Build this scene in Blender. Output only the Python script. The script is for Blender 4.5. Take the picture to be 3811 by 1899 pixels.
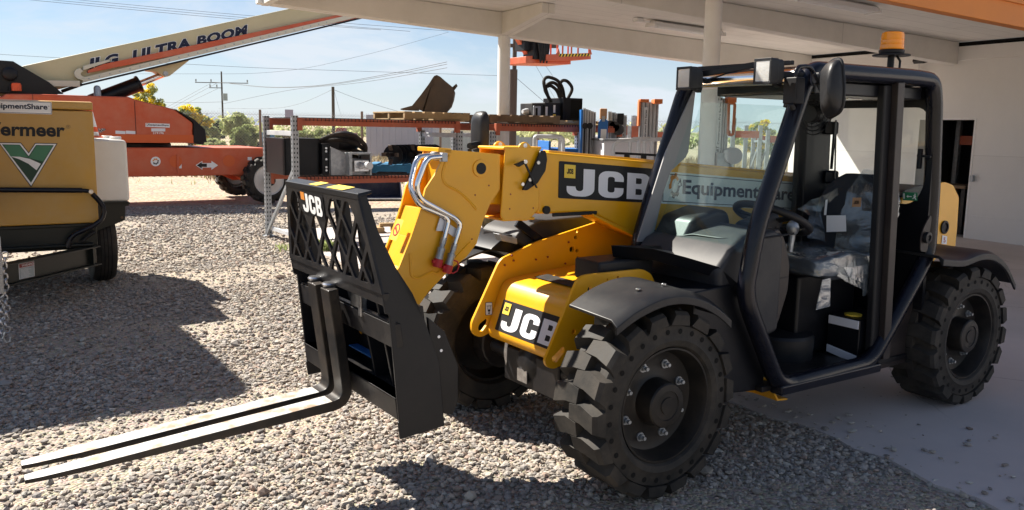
import bpy, bmesh, math, random
import numpy as np
from mathutils import Vector, Matrix
R = math.radians
random.seed(7); rng = np.random.default_rng(7)
for o in list(bpy.data.objects): bpy.data.objects.remove(o)
C = bpy.context.scene.collection
scn = bpy.context.scene

# ------------------------------------------------------------------ camera, sky, sun
FPX, PITCH, ROLL, CAMH = 3131.86, 0.148603, 0.017373, 1.4856      # focal length in pixels of a 3811 wide picture
PW, PH = 3811., 1899.
_f = Vector((0, math.cos(PITCH), -math.sin(PITCH))); _r = Vector((1, 0, 0)); _d = _f.cross(_r)
CR = _r*math.cos(ROLL) - _d*math.sin(ROLL); CD = _r*math.sin(ROLL) + _d*math.cos(ROLL); CF = _f
CAM = Vector((0, 0, CAMH))
cam = bpy.data.cameras.new('camera'); co = bpy.data.objects.new('camera', cam); C.objects.link(co)
cam.sensor_width = 36; cam.lens = 36*FPX/PW; cam.clip_start = .05; cam.clip_end = 9000
m = Matrix.Identity(4)
for i in range(3):
    m[i][0] = CR[i]; m[i][1] = -CD[i]; m[i][2] = -CF[i]; m[i][3] = CAM[i]
co.matrix_world = m; scn.camera = co
SUN_TO = Vector((-.857, .515, 0)).normalized(); SUN_EL = R(45)
w = bpy.data.worlds.new('World'); scn.world = w; w.use_nodes = True
nt = w.node_tree; nt.nodes.clear()
out = nt.nodes.new('ShaderNodeOutputWorld'); bg = nt.nodes.new('ShaderNodeBackground')
sky = nt.nodes.new('ShaderNodeTexSky'); sky.sky_type = 'NISHITA'; sky.sun_disc = False
sky.sun_elevation = SUN_EL; sky.sun_rotation = math.atan2(SUN_TO.x, SUN_TO.y)
sky.dust_density = .4; sky.ozone_density = 1.6; sky.air_density = 1.0; sky.altitude = 700
tc = nt.nodes.new('ShaderNodeTexCoord'); mp = nt.nodes.new('ShaderNodeMapping'); mp.inputs['Scale'].default_value = (1.0, 1.0, 3.6)
mp.inputs['Rotation'].default_value = (0, R(8), R(25))
nz = nt.nodes.new('ShaderNodeTexNoise'); nz.inputs['Scale'].default_value = 3.2; nz.inputs['Detail'].default_value = 9; nz.inputs['Roughness'].default_value = .58; nz.inputs['Distortion'].default_value = .5
rp = nt.nodes.new('ShaderNodeValToRGB'); rp.color_ramp.elements[0].position = .42; rp.color_ramp.elements[1].position = .61
rp.color_ramp.elements[0].color = (.06, .06, .06, 1); rp.color_ramp.elements[1].color = (.92, .92, .92, 1)
mx = nt.nodes.new('ShaderNodeMix'); mx.data_type = 'RGBA'
mx.inputs[7].default_value = (5.3, 5.75, 6.3, 1)          # thin high cloud
L = nt.links.new
L(tc.outputs['Generated'], mp.inputs[0]); L(mp.outputs[0], nz.inputs['Vector']); L(nz.outputs[0], rp.inputs[0])
sx_ = nt.nodes.new('ShaderNodeSeparateXYZ'); mr_ = nt.nodes.new('ShaderNodeMapRange'); mr_.inputs[1].default_value = .30; mr_.inputs[2].default_value = .75; mr_.inputs[3].default_value = 1; mr_.inputs[4].default_value = .12
cm = nt.nodes.new('ShaderNodeMath'); cm.operation = 'MULTIPLY'                      # the cloud veil thins out overhead
L(tc.outputs['Generated'], sx_.inputs[0]); L(sx_.outputs[2], mr_.inputs[0]); L(mr_.outputs[0], cm.inputs[0])
hz_ = nt.nodes.new('ShaderNodeMapRange'); hz_.inputs[1].default_value = 0; hz_.inputs[2].default_value = .16; hz_.inputs[3].default_value = .8; hz_.inputs[4].default_value = 0; L(sx_.outputs[2], hz_.inputs[0])
mm_ = nt.nodes.new('ShaderNodeMath'); mm_.operation = 'MAXIMUM'; L(hz_.outputs[0], mm_.inputs[0]); L(rp.outputs[0], mm_.inputs[1]); L(mm_.outputs[0], cm.inputs[1])
L(cm.outputs[0], mx.inputs[0]); sm = nt.nodes.new('ShaderNodeMix'); sm.data_type = 'RGBA'; sm.blend_type = 'MULTIPLY'; sm.inputs[0].default_value = 1; sm.inputs[7].default_value = (.60, .67, .76, 1)
L(sky.outputs[0], sm.inputs[6]); L(sm.outputs[2], mx.inputs[6]); L(mx.outputs[2], bg.inputs[0]); L(bg.outputs[0], out.inputs[0])
bg.inputs[1].default_value = .05
sl = bpy.data.lights.new('sun', 'SUN'); so = bpy.data.objects.new('sun', sl); C.objects.link(so)
sl.energy = 4.4; sl.angle = R(.53); sl.color = (1, .93, .82)
so.rotation_euler = (-(SUN_TO*math.cos(SUN_EL) + Vector((0, 0, math.sin(SUN_EL))))).to_track_quat('-Z', 'Y').to_euler()
so.location = (-8, 6, 10)
scn.view_settings.view_transform = 'Standard'; scn.view_settings.look = 'None'; scn.view_settings.gamma = 1
scn.view_settings.exposure = 1.6
scn.cycles.max_bounces = 8; scn.cycles.transparent_max_bounces = 16; scn.cycles.use_denoising = True
scn.cycles.caustics_reflective = False; scn.cycles.caustics_refractive = False

# ------------------------------------------------------------------ helpers
def ray(u, v):
    return CR*((u-PW/2)/FPX) + CD*((v-PH/2)/FPX) + CF
ZK = dict(o=(0, 0, 1), D=(0, 0, 1/1.4794), a0=(0, 0, 1.834), a1=(950, 0, 1.834), a2=(1900, 0, 1.834), a3=(2811, 0, 1.834),
          b0=(0, 600, 1.834), b1=(950, 600, 1.834), k1=(1050, 620, 1.834), k2=(1050, 1000, 1.834), k=(1500, 900, 2.14), kb=(1450, 500, 2.14),
          z1=(2300, 150, 1.712), z2=(2600, 750, 1.712), z3=(2900, 150, 1.8338), km=(2200, 500, 1.8338), ks=(2850, 600, 2.568),
          kw=(2000, 1100, 1.6075), kr=(3211, 850, 1.835), r1=(980, 400, 3.567), r2=(1900, 240, 3.21), r3=(2400, 300, 3.21),
          r4=(1400, 380, 4.293), r5=(600, 250, 3.668), r6=(0, 150, 3.21), t1=(0, 800, 2.568), n1=(1550, 780, 3.21))
def opx(key, u, v):
    x0, y0, s = ZK[key]; return x0+u/s, y0+v/s
class Frame:
    """a local set of axes standing in the yard; surveyed outlines are measured on its planes"""
    def __init__(s, org, deg):
        s.o = Vector((org[0], org[1], 0)); s.a = R(deg)
        s.u = Vector((math.cos(s.a), math.sin(s.a), 0)); s.v = Vector((-math.sin(s.a), math.cos(s.a), 0))
    def loc(s, P):
        d = Vector(P)-s.o; return Vector((d.dot(s.u), d.dot(s.v), d.z))
    def wld(s, p): return s.o + s.u*p[0] + s.v*p[1] + Vector((0, 0, p[2]))
    def on(s, key, u, v, ax, val):
        c = s.loc(CAM); r = ray(*opx(key, u, v)); d = (r.dot(s.u), r.dot(s.v), r.z)
        k = (val-c[ax])/d[ax]
        return Vector((c[0]+k*d[0], c[1]+k*d[1], c[2]+k*d[2]))
    def xz(s, key, pts, Y):
        return [(lambda q: (q.x, q.z))(s.on(key, a, b, 1, Y)) for a, b in pts]
    def empty(s, name, label, cat, at=(0, 0, 0), group=None):
        o = bpy.data.objects.new(name, None); C.objects.link(o); o.empty_display_size = .1
        o.location = s.wld(at); o.rotation_euler = (0, 0, s.a); tag(o, label, cat, group); return o
def tag(o, label=None, cat=None, group=None, kind=None):
    if label: o['label'] = label
    if cat: o['category'] = cat
    if group: o['group'] = group
    if kind: o['kind'] = kind
    return o
class MB:
    def __init__(s): s.v = []; s.f = []; s.m = []; s.mi = 0
    def add(s, vs, fs):
        b = len(s.v); s.v += [tuple(q) for q in vs]; s.f += [tuple(b+i for i in f) for f in fs]; s.m += [s.mi]*len(fs); return s
    def box(s, x0, x1, y0, y1, z0, z1):
        vs = [(x, y, z) for x in (x0, x1) for y in (y0, y1) for z in (z0, z1)]
        return s.add(vs, [(0, 1, 3, 2), (4, 6, 7, 5), (0, 4, 5, 1), (2, 3, 7, 6), (0, 2, 6, 4), (1, 5, 7, 3)])
    def prism(s, poly, ax, a0, a1):
        n = len(poly)
        def P(q, a): return (q[0], a, q[1]) if ax == 'y' else (a, q[0], q[1]) if ax == 'x' else (q[0], q[1], a)
        vs = [P(q, a0) for q in poly]+[P(q, a1) for q in poly]
        return s.add(vs, [tuple(range(n)), tuple(range(2*n-1, n-1, -1))]+[(i, (i+1) % n, n+(i+1) % n, n+i) for i in range(n)])
    def loft(s, rings, closed=True, caps=True):
        n = len(rings[0]); vs = [q for r in rings for q in r]; fs = []
        for k in range(len(rings)-1):
            for i in range(n if closed else n-1):
                j = (i+1) % n; fs.append((k*n+i, k*n+j, (k+1)*n+j, (k+1)*n+i))
        if caps and closed: fs += [tuple(range(n-1, -1, -1)), tuple((len(rings)-1)*n+i for i in range(n))]
        return s.add(vs, fs)
    def tube(s, pts, r, n=10, close=False):
        P = [Vector(q) for q in pts]; rings = []; up = None; N = len(P)
        for i, q in enumerate(P):
            a = P[i-1] if (i > 0 or close) else q; b = P[(i+1) % N] if (i < N-1 or close) else q
            t = (b-a).normalized()
            if up is None: up = t.orthogonal().normalized()
            up = (up-t*up.dot(t)).normalized(); sd = t.cross(up)
            rr = r[i] if isinstance(r, (list, tuple)) else r
            rings.append([q+(up*math.cos(2*math.pi*k/n)+sd*math.sin(2*math.pi*k/n))*rr for k in range(n)])
        if close: rings.append(rings[0])
        return s.loft(rings, True, not close)
    def bar(s, p, q, wd, h, upv=(0, 0, 1)):
        p = Vector(p); q = Vector(q); t = (q-p).normalized(); up = Vector(upv); sd = t.cross(up).normalized(); up = sd.cross(t)
        rings = [[c+sd*(a*wd/2)+up*(b*h/2) for a, b in ((-1, -1), (1, -1), (1, 1), (-1, 1))] for c in (p, q)]
        return s.loft(rings)
    def cyl(s, p, q, r, n=16): return s.tube([p, q], r, n)
    def lathe(s, prof, c, ax, n=32):
        """prof: (radius, along axis) points; ax: 'x','y','z'"""
        c = Vector(c); rings = []
        for r, h in prof:
            ring = []
            for k in range(n):
                a = 2*math.pi*k/n; p, q = r*math.cos(a), r*math.sin(a)
                ring.append(c+Vector((h, p, q) if ax == 'x' else (q, h, p) if ax == 'y' else (p, q, h)))
            rings.append(ring)
        return s.loft(rings)
    def ball(s, c, r, n=10, sc=(1, 1, 1)):
        c = Vector(c); m = n//2+1; rings = []
        for i in range(m+1):
            a = math.pi*(i+.02)/(m+.04); rings.append([c+Vector((r*sc[0]*math.sin(a)*math.cos(2*math.pi*k/n), r*sc[1]*math.sin(a)*math.sin(2*math.pi*k/n), r*sc[2]*math.cos(a))) for k in range(n)])
        return s.loft(rings)
    def build(s, name, mats, parent=None, bevel=0, ang=35, seg=2):
        me = bpy.data.meshes.new(name); me.from_pydata(s.v, [], s.f)
        bm = bmesh.new(); bm.from_mesh(me); bmesh.ops.recalc_face_normals(bm, faces=bm.faces); bm.to_mesh(me); bm.free()
        if not isinstance(mats, (list, tuple)): mats = [mats]
        for mm in mats: me.materials.append(mm)
        if len(mats) > 1: me.polygons.foreach_set('material_index', s.m)
        return link(name, me, parent, bevel, ang, seg)
def link(name, me, parent=None, bevel=0, ang=35, seg=2):
    me.polygons.foreach_set('use_smooth', [True]*len(me.polygons)); me.set_sharp_from_angle(angle=R(ang))
    o = bpy.data.objects.new(name, me); C.objects.link(o)
    if parent is not None: o.parent = parent
    if bevel:
        b = o.modifiers.new('bevel', 'BEVEL'); b.width = bevel; b.segments = seg; b.limit_method = 'ANGLE'; b.angle_limit = R(40); b.harden_normals = True
    return o
def fillet(pts, r, n=5, close=False):
    P = [Vector(q) for q in pts]; N = len(P); o = []
    for i, q in enumerate(P):
        if not close and i in (0, N-1): o.append(q); continue
        a = P[i-1]-q; b = P[(i+1) % N]-q; k = min(r, a.length*.48, b.length*.48)
        A = q+a.normalized()*k; B = q+b.normalized()*k
        for j in range(n+1):
            t = j/n; o.append(A*(1-t)**2+q*(2*t*(1-t))+B*t*t)
    return o
def fil2(pts, r, n=4): return [(q.x, q.y) for q in fillet([(a, b, 0) for a, b in pts], r, n, True)]
def rrect(x0, x1, y0, y1, r, n=4): return fil2([(x0, y0), (x1, y0), (x1, y1), (x0, y1)], r, n)
def copy_tree(o, parent=None, skip=()):
    c = o.copy(); C.objects.link(c); c.parent = parent
    for ch in o.children: copy_tree(ch, c)
    return c

# ---- flat shapes with holes (curves turned to meshes), used for decals, lettering and pierced plate
def flat_mesh(outlines, extr=0):
    cu = bpy.data.curves.new('t', 'CURVE'); cu.dimensions = '2D'; cu.fill_mode = 'BOTH'; cu.extrude = extr
    for ol in outlines:
        sp = cu.splines.new('POLY'); sp.points.add(len(ol)-1); sp.use_cyclic_u = True
        for p, q in zip(sp.points, ol): p.co = (q[0], q[1], 0, 1)
    return curve_mesh(cu)
def curve_mesh(cu):
    o = bpy.data.objects.new('t', cu); C.objects.link(o); dg = bpy.context.evaluated_depsgraph_get(); dg.update()
    me = bpy.data.meshes.new_from_object(o.evaluated_get(dg)); bpy.data.objects.remove(o); bpy.data.curves.remove(cu); return me
def text_mesh(body, bold=0, shear=0, space=1):
    cu = bpy.data.curves.new('t', 'FONT'); cu.body = body; cu.size = 1; cu.offset = bold; cu.shear = shear; cu.space_character = space; cu.resolution_u = 3; cu.fill_mode = 'FRONT'
    return curve_mesh(cu)
def on_quad(me, quad, name, mat, parent, lift=.002, fit=True, box=None):
    """stretch a flat mesh over a quad BL,BR,TR,TL of its parent, a hair proud of it"""
    n = len(me.vertices); a = np.zeros(n*3); me.vertices.foreach_get('co', a); a = a.reshape(-1, 3)
    lo, hi = (a[:, :2].min(0), a[:, :2].max(0)) if box is None else (np.array(box[0]), np.array(box[1]))
    t = (a[:, :2]-lo)/(hi-lo); q = [np.array(x, float) for x in quad]
    nn = np.cross(q[1]-q[0], q[3]-q[0]); nn /= np.linalg.norm(nn)
    x, y = t[:, :1], t[:, 1:]
    b = q[0]*(1-x)*(1-y)+q[1]*x*(1-y)+q[2]*x*y+q[3]*(1-x)*y + nn*lift
    me.vertices.foreach_set('co', b.ravel()); me.materials.clear(); me.materials.append(mat); me.update()
    return link(name, me, parent)
def sub_quad(quad, x0, x1, y0, y1):
    q = [Vector(a) for a in quad]
    f = lambda x, y: q[0]*(1-x)*(1-y)+q[1]*x*(1-y)+q[2]*x*y+q[3]*(1-x)*y
    return [f(x0, y0), f(x1, y0), f(x1, y1), f(x0, y1)]
RECT = [[(0, 0), (1, 0), (1, 1), (0, 1)]]
def arc(cx, cy, rx, ry, a0, a1, n=8): return [(cx+rx*math.cos(R(a0+(a1-a0)*i/n)), cy+ry*math.sin(R(a0+(a1-a0)*i/n))) for i in range(n+1)]

# ------------------------------------------------------------------ materials
def mat(name, col, rough=.5, metal=0, var=None, bump=None, dust=None, coat=0, spec=None, attr=None):
    mt = bpy.data.materials.new(name); mt.use_nodes = True; n = mt.node_tree; b = n.nodes['Principled BSDF']; lk = n.links.new
    c4 = (*col, 1); b.inputs['Base Color'].default_value = c4; b.inputs['Roughness'].default_value = rough; b.inputs['Metallic'].default_value = metal
    if coat: b.inputs['Coat Weight'].default_value = coat; b.inputs['Coat Roughness'].default_value = .08
    if spec is None and max(col) < .06: spec = .28
    if spec is not None: b.inputs['Specular IOR Level'].default_value = spec
    t = n.nodes.new('ShaderNodeTexCoord'); cur = None
    def noise(sc, det=5, rg=.6):
        z = n.nodes.new('ShaderNodeTexNoise'); z.inputs['Scale'].default_value = sc; z.inputs['Detail'].default_value = det; z.inputs['Roughness'].default_value = rg; lk(t.outputs['Object'], z.inputs['Vector']); return z
    if var:                                     # (scale, second colour, low, high)
        z = noise(var[0]); r = n.nodes.new('ShaderNodeValToRGB'); r.color_ramp.elements[0].position = var[2]; r.color_ramp.elements[1].position = var[3]
        r.color_ramp.elements[0].color = c4; r.color_ramp.elements[1].color = (*var[1], 1); lk(z.outputs[0], r.inputs[0]); cur = r.outputs[0]
    if attr:                                    # a colour carried by each stone
        at = n.nodes.new('ShaderNodeAttribute'); at.attribute_name = attr; cur = at.outputs['Color']
    if dust:                                    # (colour, amount, scale): settled dust in drifting patches
        z = noise(dust[2], 8, .68); r = n.nodes.new('ShaderNodeValToRGB'); r.color_ramp.elements[0].position = .38; r.color_ramp.elements[1].position = .75
        r.color_ramp.elements[0].color = (0, 0, 0, 1); r.color_ramp.elements[1].color = (dust[1],)*3+(1,)
        lk(z.outputs[0], r.inputs[0]); x = n.nodes.new('ShaderNodeMix'); x.data_type = 'RGBA'; lk(r.outputs[0], x.inputs[0])
        x.inputs[6].default_value = c4; x.inputs[7].default_value = (*dust[0], 1)
        if cur: lk(cur, x.inputs[6])
        cur = x.outputs[2]
        ma = n.nodes.new('ShaderNodeMath'); ma.operation = 'MULTIPLY_ADD'; ma.use_clamp = True; lk(r.outputs[0], ma.inputs[0]); ma.inputs[1].default_value = .5; ma.inputs[2].default_value = rough; lk(ma.outputs[0], b.inputs['Roughness'])
    if cur: lk(cur, b.inputs['Base Color'])
    if bump:                                    # (scale, strength, distance)
        z = noise(bump[0], 6, .65); u = n.nodes.new('ShaderNodeBump'); u.inputs['Strength'].default_value = bump[1]; u.inputs['Distance'].default_value = bump[2]
        lk(z.outputs[0], u.inputs['Height']); lk(u.outputs[0], b.inputs['Normal'])
    return mt
def glass(name, tint, rough=.02, refl=1.0, haze=None):
    mt = bpy.data.materials.new(name); mt.use_nodes = True; n = mt.node_tree; n.nodes.clear(); lk = n.links.new
    o = n.nodes.new('ShaderNodeOutputMaterial'); t = n.nodes.new('ShaderNodeBsdfTransparent'); t.inputs[0].default_value = (*tint, 1)
    g = n.nodes.new('ShaderNodeBsdfGlossy'); g.inputs[1].default_value = rough; f = n.nodes.new('ShaderNodeLayerWeight'); f.inputs[0].default_value = .5
    pw_ = n.nodes.new('ShaderNodeMath'); pw_.operation = 'POWER'; pw_.inputs[1].default_value = 4.5; lk(f.outputs['Facing'], pw_.inputs[0])
    mu = n.nodes.new('ShaderNodeMath'); mu.operation = 'MULTIPLY_ADD'; mu.use_clamp = True; mu.inputs[1].default_value = .9*refl; mu.inputs[2].default_value = .05*refl; lk(pw_.outputs[0], mu.inputs[0])
    x = n.nodes.new('ShaderNodeMixShader'); lk(mu.outputs[0], x.inputs[0]); lk(t.outputs[0], x.inputs[1]); lk(g.outputs[0], x.inputs[2]); last = x
    if haze:
        d = n.nodes.new('ShaderNodeBsdfDiffuse'); d.inputs[0].default_value = (*haze[0], 1); y = n.nodes.new('ShaderNodeMixShader')
        z = n.nodes.new('ShaderNodeTexNoise'); z.inputs['Scale'].default_value = haze[2]; z.inputs['Detail'].default_value = 8; r = n.nodes.new('ShaderNodeMapRange'); r.inputs[1].default_value = .35; r.inputs[2].default_value = .7
        r.inputs[3].default_value = haze[1]*.35; r.inputs[4].default_value = haze[1]; lk(z.outputs[0], r.inputs[0]); lk(r.outputs[0], y.inputs[0]); lk(last.outputs[0], y.inputs[1]); lk(d.outputs[0], y.inputs[2]); last = y
        if len(haze) > 3:
            tcn = n.nodes.new('ShaderNodeTexCoord'); lk(tcn.outputs['Object'], z.inputs['Vector']); z.inputs['Distortion'].default_value = 1.5
            u = n.nodes.new('ShaderNodeBump'); u.inputs['Strength'].default_value = .8; u.inputs['Distance'].default_value = .02; lk(z.outputs[0], u.inputs['Height']); lk(u.outputs[0], g.inputs['Normal']); lk(u.outputs[0], d.inputs['Normal'])
    lk(last.outputs[0], o.inputs[0]); return mt
def leaf(name, col):
    mt = bpy.data.materials.new(name); mt.use_nodes = True; n = mt.node_tree; n.nodes.clear(); lk = n.links.new; o = n.nodes.new('ShaderNodeOutputMaterial')
    g = n.nodes.new('ShaderNodeNewGeometry'); h = n.nodes.new('ShaderNodeHueSaturation'); h.inputs['Color'].default_value = (*col, 1); r = n.nodes.new('ShaderNodeMapRange'); r.inputs[3].default_value = .6; r.inputs[4].default_value = 1.35; lk(g.outputs['Random Per Island'], r.inputs[0]); lk(r.outputs[0], h.inputs['Value'])
    d = n.nodes.new('ShaderNodeBsdfDiffuse'); t = n.nodes.new('ShaderNodeBsdfTranslucent'); x = n.nodes.new('ShaderNodeMixShader'); x.inputs[0].default_value = .55
    lk(h.outputs[0], d.inputs[0]); lk(h.outputs[0], t.inputs[0]); lk(d.outputs[0], x.inputs[1]); lk(t.outputs[0], x.inputs[2]); lk(x.outputs[0], o.inputs[0]); return mt
DUST = (.36, .30, .23)
M = dict(
    yellow=mat('machine_yellow_paint', (.84, .40, .003), .34, var=(3, (.78, .36, .004), .4, .7), coat=.15, dust=((.50, .33, .10), .16, 7), bump=(45, .06, .002)),
    black=mat('black_paint', (.005, .006, .009), .36, dust=(DUST, .016, 6), bump=(90, .05, .002)),
    worn=mat('worn_black_steel', (.007, .007, .009), .38, dust=((.24, .20, .16), .09, 9), bump=(30, .12, .003)),
    satin=mat('satin_black_tube', (.005, .006, .012), .24, dust=(DUST, .018, 9), bump=(120, .03, .001)),
    plastic=mat('grey_black_plastic', (.011, .012, .015), .40, dust=((.30, .27, .23), .07, 4), bump=(220, .12, .002)),
    dash=mat('dusty_dash_plastic', (.022, .023, .027), .52, dust=((.42, .38, .33), .10, 3), bump=(260, .15, .002)),
    console=mat('brown_grey_plastic', (.022, .017, .017), .42, dust=(DUST, .06, 4), bump=(200, .1, .002)),
    rubber=mat('dusty_rubber', (.014, .0135, .013), .66, dust=((.15, .125, .10), .33, 7), bump=(60, .25, .004)),
    hole=mat('cavity_shade', (.004, .004, .004), .9),  # flat near black standing in for the shade inside holes and gaps
    rim=mat('black_wheel_paint', (.009, .009, .009), .40, dust=((.16, .12, .09), .16, 6), bump=(40, .1, .003)),
    steel=mat('bright_zinc', (.62, .63, .65), .28, 1, var=(40, (.4, .4, .42), .4, .7)),
    chrome=mat('polished_tube', (.72, .72, .73), .16, 1, bump=(8, .1, .002)),
    galv=mat('galvanised_steel', (.42, .44, .46), .48, .75, var=(22, (.28, .30, .32), .35, .7)),
    alu=mat('mill_aluminium', (.62, .64, .66), .42, .25, var=(6, (.50, .52, .55), .4, .7)),
    fork=mat('worn_fork_top', (.013, .013, .014), .34, .2, dust=((.26, .19, .13), .22, 5), bump=(40, .15, .002)),
    forktop=mat('rubbed_bare_fork', (.52, .505, .48), .45, .25, var=(11, (.33, .235, .16), .47, .64), bump=(50, .15, .002)),
    white=mat('white_sticker', (.80, .80, .80), .45), whitep=mat('white_tank_plastic', (.78, .77, .72), .40, var=(3, (.70, .68, .62), .4, .7)),
    red=mat('red_rubber_cap', (.45, .015, .02), .5), dred=mat('dark_red', (.25, .02, .02), .5),
    sticker_y=mat('sticker_yellow', (.80, .55, .05), .5), ink=mat('sticker_black', (.012, .012, .014), .5), navy=mat('navy_lettering', (.012, .017, .045), .5),
    decalwhite=mat('decal_white', (.72, .72, .76), .45), orange_l=mat('logo_orange', (.68, .24, .03), .5), grn=mat('exit_green', (.02, .20, .09), .5),
    seat=mat('dark_seat_fabric', (.028, .030, .036), .85, bump=(300, .3, .002)), paper=mat('paper', (.74, .74, .76), .7), tan=mat('label_tan', (.45, .25, .13), .6),
    bag=glass('clear_plastic_wrap', (.88, .92, .95), .12, 2.8, ((.60, .68, .74), .15, 5, 1)),
    windscreen=glass('windscreen_glass', (.92, .985, .98), .01, .26, ((.5, .52, .5), .003, 3)), sideglass=glass('window_glass', (.95, .98, .97), .01, .7, ((.55, .55, .52), .06, 3)),
    lens=mat('headlamp_lens', (.66, .66, .64), .10, .35, var=(3, (.52, .52, .50), .4, .6), bump=(60, .6, .004)),
    amber=mat('amber_beacon', (1.0, .33, .008), .22, coat=.4), 
    gold=mat('gold_trailer_paint', (.50, .27, .03), .40, var=(1.5, (.44, .235, .03), .35, .7), coat=.25, bump=(160, .05, .002), dust=((.46, .36, .22), .26, 5)),
    vdark=mat('dark_green_black', (.014, .016, .014), .32), vg1=mat('logo_green', (.03, .17, .08), .4), vg2=mat('logo_dark_green', (.015, .05, .03), .4),
    jorange=mat('boom_lift_orange', (.56, .085, .022), .42, var=(2, (.50, .072, .02), .4, .7), dust=((.55, .32, .22), .32, 3)),
    jorange2=mat('boom_lift_lower_orange', (.60, .10, .015), .42), jcream=mat('boom_lift_cream', (.56, .49, .30), .45, var=(1.2, (.50, .43, .25), .4, .7)),
    jrim=mat('white_rim', (.62, .61, .58), .5, var=(3, (.5, .48, .45), .4, .7)), chain=mat('cable_carrier', (.60, .57, .46), .55),
    rackorange=mat('rack_orange', (.40, .085, .035), .55, var=(3, (.30, .07, .04), .4, .75), dust=((.4, .25, .18), .25, 4)),
    wood=mat('pallet_wood', (.42, .29, .15), .85, var=(5, (.30, .20, .10), .35, .7), bump=(40, .3, .004)), oldwood=mat('old_pallet_wood', (.20, .135, .08), .9, var=(6, (.12, .08, .05), .35, .7), bump=(40, .3, .004)),
    bluep=mat('blue_pallet_paint', (.03, .20, .36), .7, var=(5, (.02, .13, .28), .35, .7)), rust=mat('rusty_bucket_steel', (.060, .045, .036), .70, var=(5, (.095, .065, .045), .35, .7), bump=(25, .3, .005)),
    blue=mat('lift_blue', (.012, .13, .42), .4), lorange=mat('lift_orange', (.62, .16, .04), .5), bluebin=mat('dark_blue_bucket', (.012, .02, .05), .45, dust=(DUST, .15, 4)),
    canopy=mat('painted_stucco', (.76, .735, .69), .85, var=(2.0, (.70, .675, .63), .35, .7), bump=(55, .35, .006)),
    ceiling=mat('painted_ceiling', (.80, .77, .73), .85, var=(1.3, (.74, .715, .67), .35, .7), bump=(70, .3, .005)),
    wallp=mat('painted_block_wall', (.80, .79, .775), .85, var=(.9, (.74, .73, .715), .35, .7), bump=(30, .25, .006)),
    column=mat('painted_pipe_column', (.78, .78, .77), .5, var=(3, (.70, .69, .67), .4, .72)), forange=mat('fascia_orange', (.62, .20, .025), .6, var=(2, (.55, .18, .03), .4, .7)),
    fixture=mat('white_light_fitting', (.74, .74, .74), .4), container=mat('lavender_container', (.36, .36, .44), .6, var=(.6, (.32, .32, .40), .4, .7)), sheet=mat('galvanised_fence_sheet', (.36, .41, .44), .6, .2, var=(1.2, (.30, .35, .38), .4, .7)),
    pole=mat('weathered_pole_wood', (.085, .07, .06), .9, bump=(30, .3, .006)), post=mat('rusty_fence_post', (.20, .15, .12), .8), wire=mat('grey_power_wire', (.10, .10, .11), .6), mesh=mat('fence_wire', (.42, .43, .45), .5, .3),
    trim=mat('grey_trim_plate', (.26, .255, .26), .6), trunk=mat('tree_bark', (.11, .09, .06), .9), lgreen=leaf('leaf_green', (.29, .34, .14)), lyellow=leaf('palo_verde_bloom', (.78, .62, .06)), ldark=leaf('dark_leaf', (.09, .12, .06)), lgrey=leaf('pale_leaf', (.42, .45, .22)), dry=mat('dry_grass', (.34, .27, .15), .9),
    cone=mat('cone_orange', (.75, .10, .02), .5), sandbag=mat('pale_rock', (.45, .40, .33), .9, bump=(6, .5, .05)),
)

def joints(mt, w_, h_, mortar, k, rot=0):
    n = mt.node_tree; b = n.nodes['Principled BSDF']; lk = n.links.new; t = n.nodes.new('ShaderNodeTexCoord'); br = n.nodes.new('ShaderNodeTexBrick'); br.inputs['Scale'].default_value = 1; br.inputs['Brick Width'].default_value = w_; br.inputs['Row Height'].default_value = h_; br.inputs['Mortar Size'].default_value = mortar; br.inputs['Color1'].default_value = (1, 1, 1, 1); br.inputs['Color2'].default_value = (.95, .95, .95, 1); br.inputs['Mortar'].default_value = (k, k, k, 1)
    mp_ = n.nodes.new('ShaderNodeMapping'); mp_.inputs['Rotation'].default_value = rot if isinstance(rot, tuple) else (0, 0, 0); lk(t.outputs['Object'], mp_.inputs[0]); lk(mp_.outputs[0], br.inputs['Vector'])
    z = n.nodes.new('ShaderNodeTexNoise'); z.inputs['Scale'].default_value = .9; z.inputs['Detail'].default_value = 8; z.inputs['Roughness'].default_value = .7; lk(t.outputs['Object'], z.inputs['Vector']); r = n.nodes.new('ShaderNodeMapRange'); r.inputs[1].default_value = .38; r.inputs[2].default_value = .62; r.inputs[3].default_value = .91; r.inputs[4].default_value = 1; lk(z.outputs[0], r.inputs[0])
    src = b.inputs['Base Color'].links[0].from_socket; m1 = n.nodes.new('ShaderNodeMix'); m1.data_type = 'RGBA'; m1.blend_type = 'MULTIPLY'; m1.inputs[0].default_value = 1; lk(src, m1.inputs[6]); lk(br.outputs['Color'], m1.inputs[7])
    m2 = n.nodes.new('ShaderNodeMix'); m2.data_type = 'RGBA'; m2.blend_type = 'MULTIPLY'; m2.inputs[0].default_value = 1; lk(m1.outputs[2], m2.inputs[6]); lk(r.outputs[0], m2.inputs[7]); lk(m2.outputs[2], b.inputs['Base Color'])
joints(M['ceiling'], 2.44, .30, .006, .72); joints(M['wallp'], 2.44, 1.22, .006, .86, (R(90), 0, R(90))); joints(M['canopy'], 3.6, 8.0, .006, .75)
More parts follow.
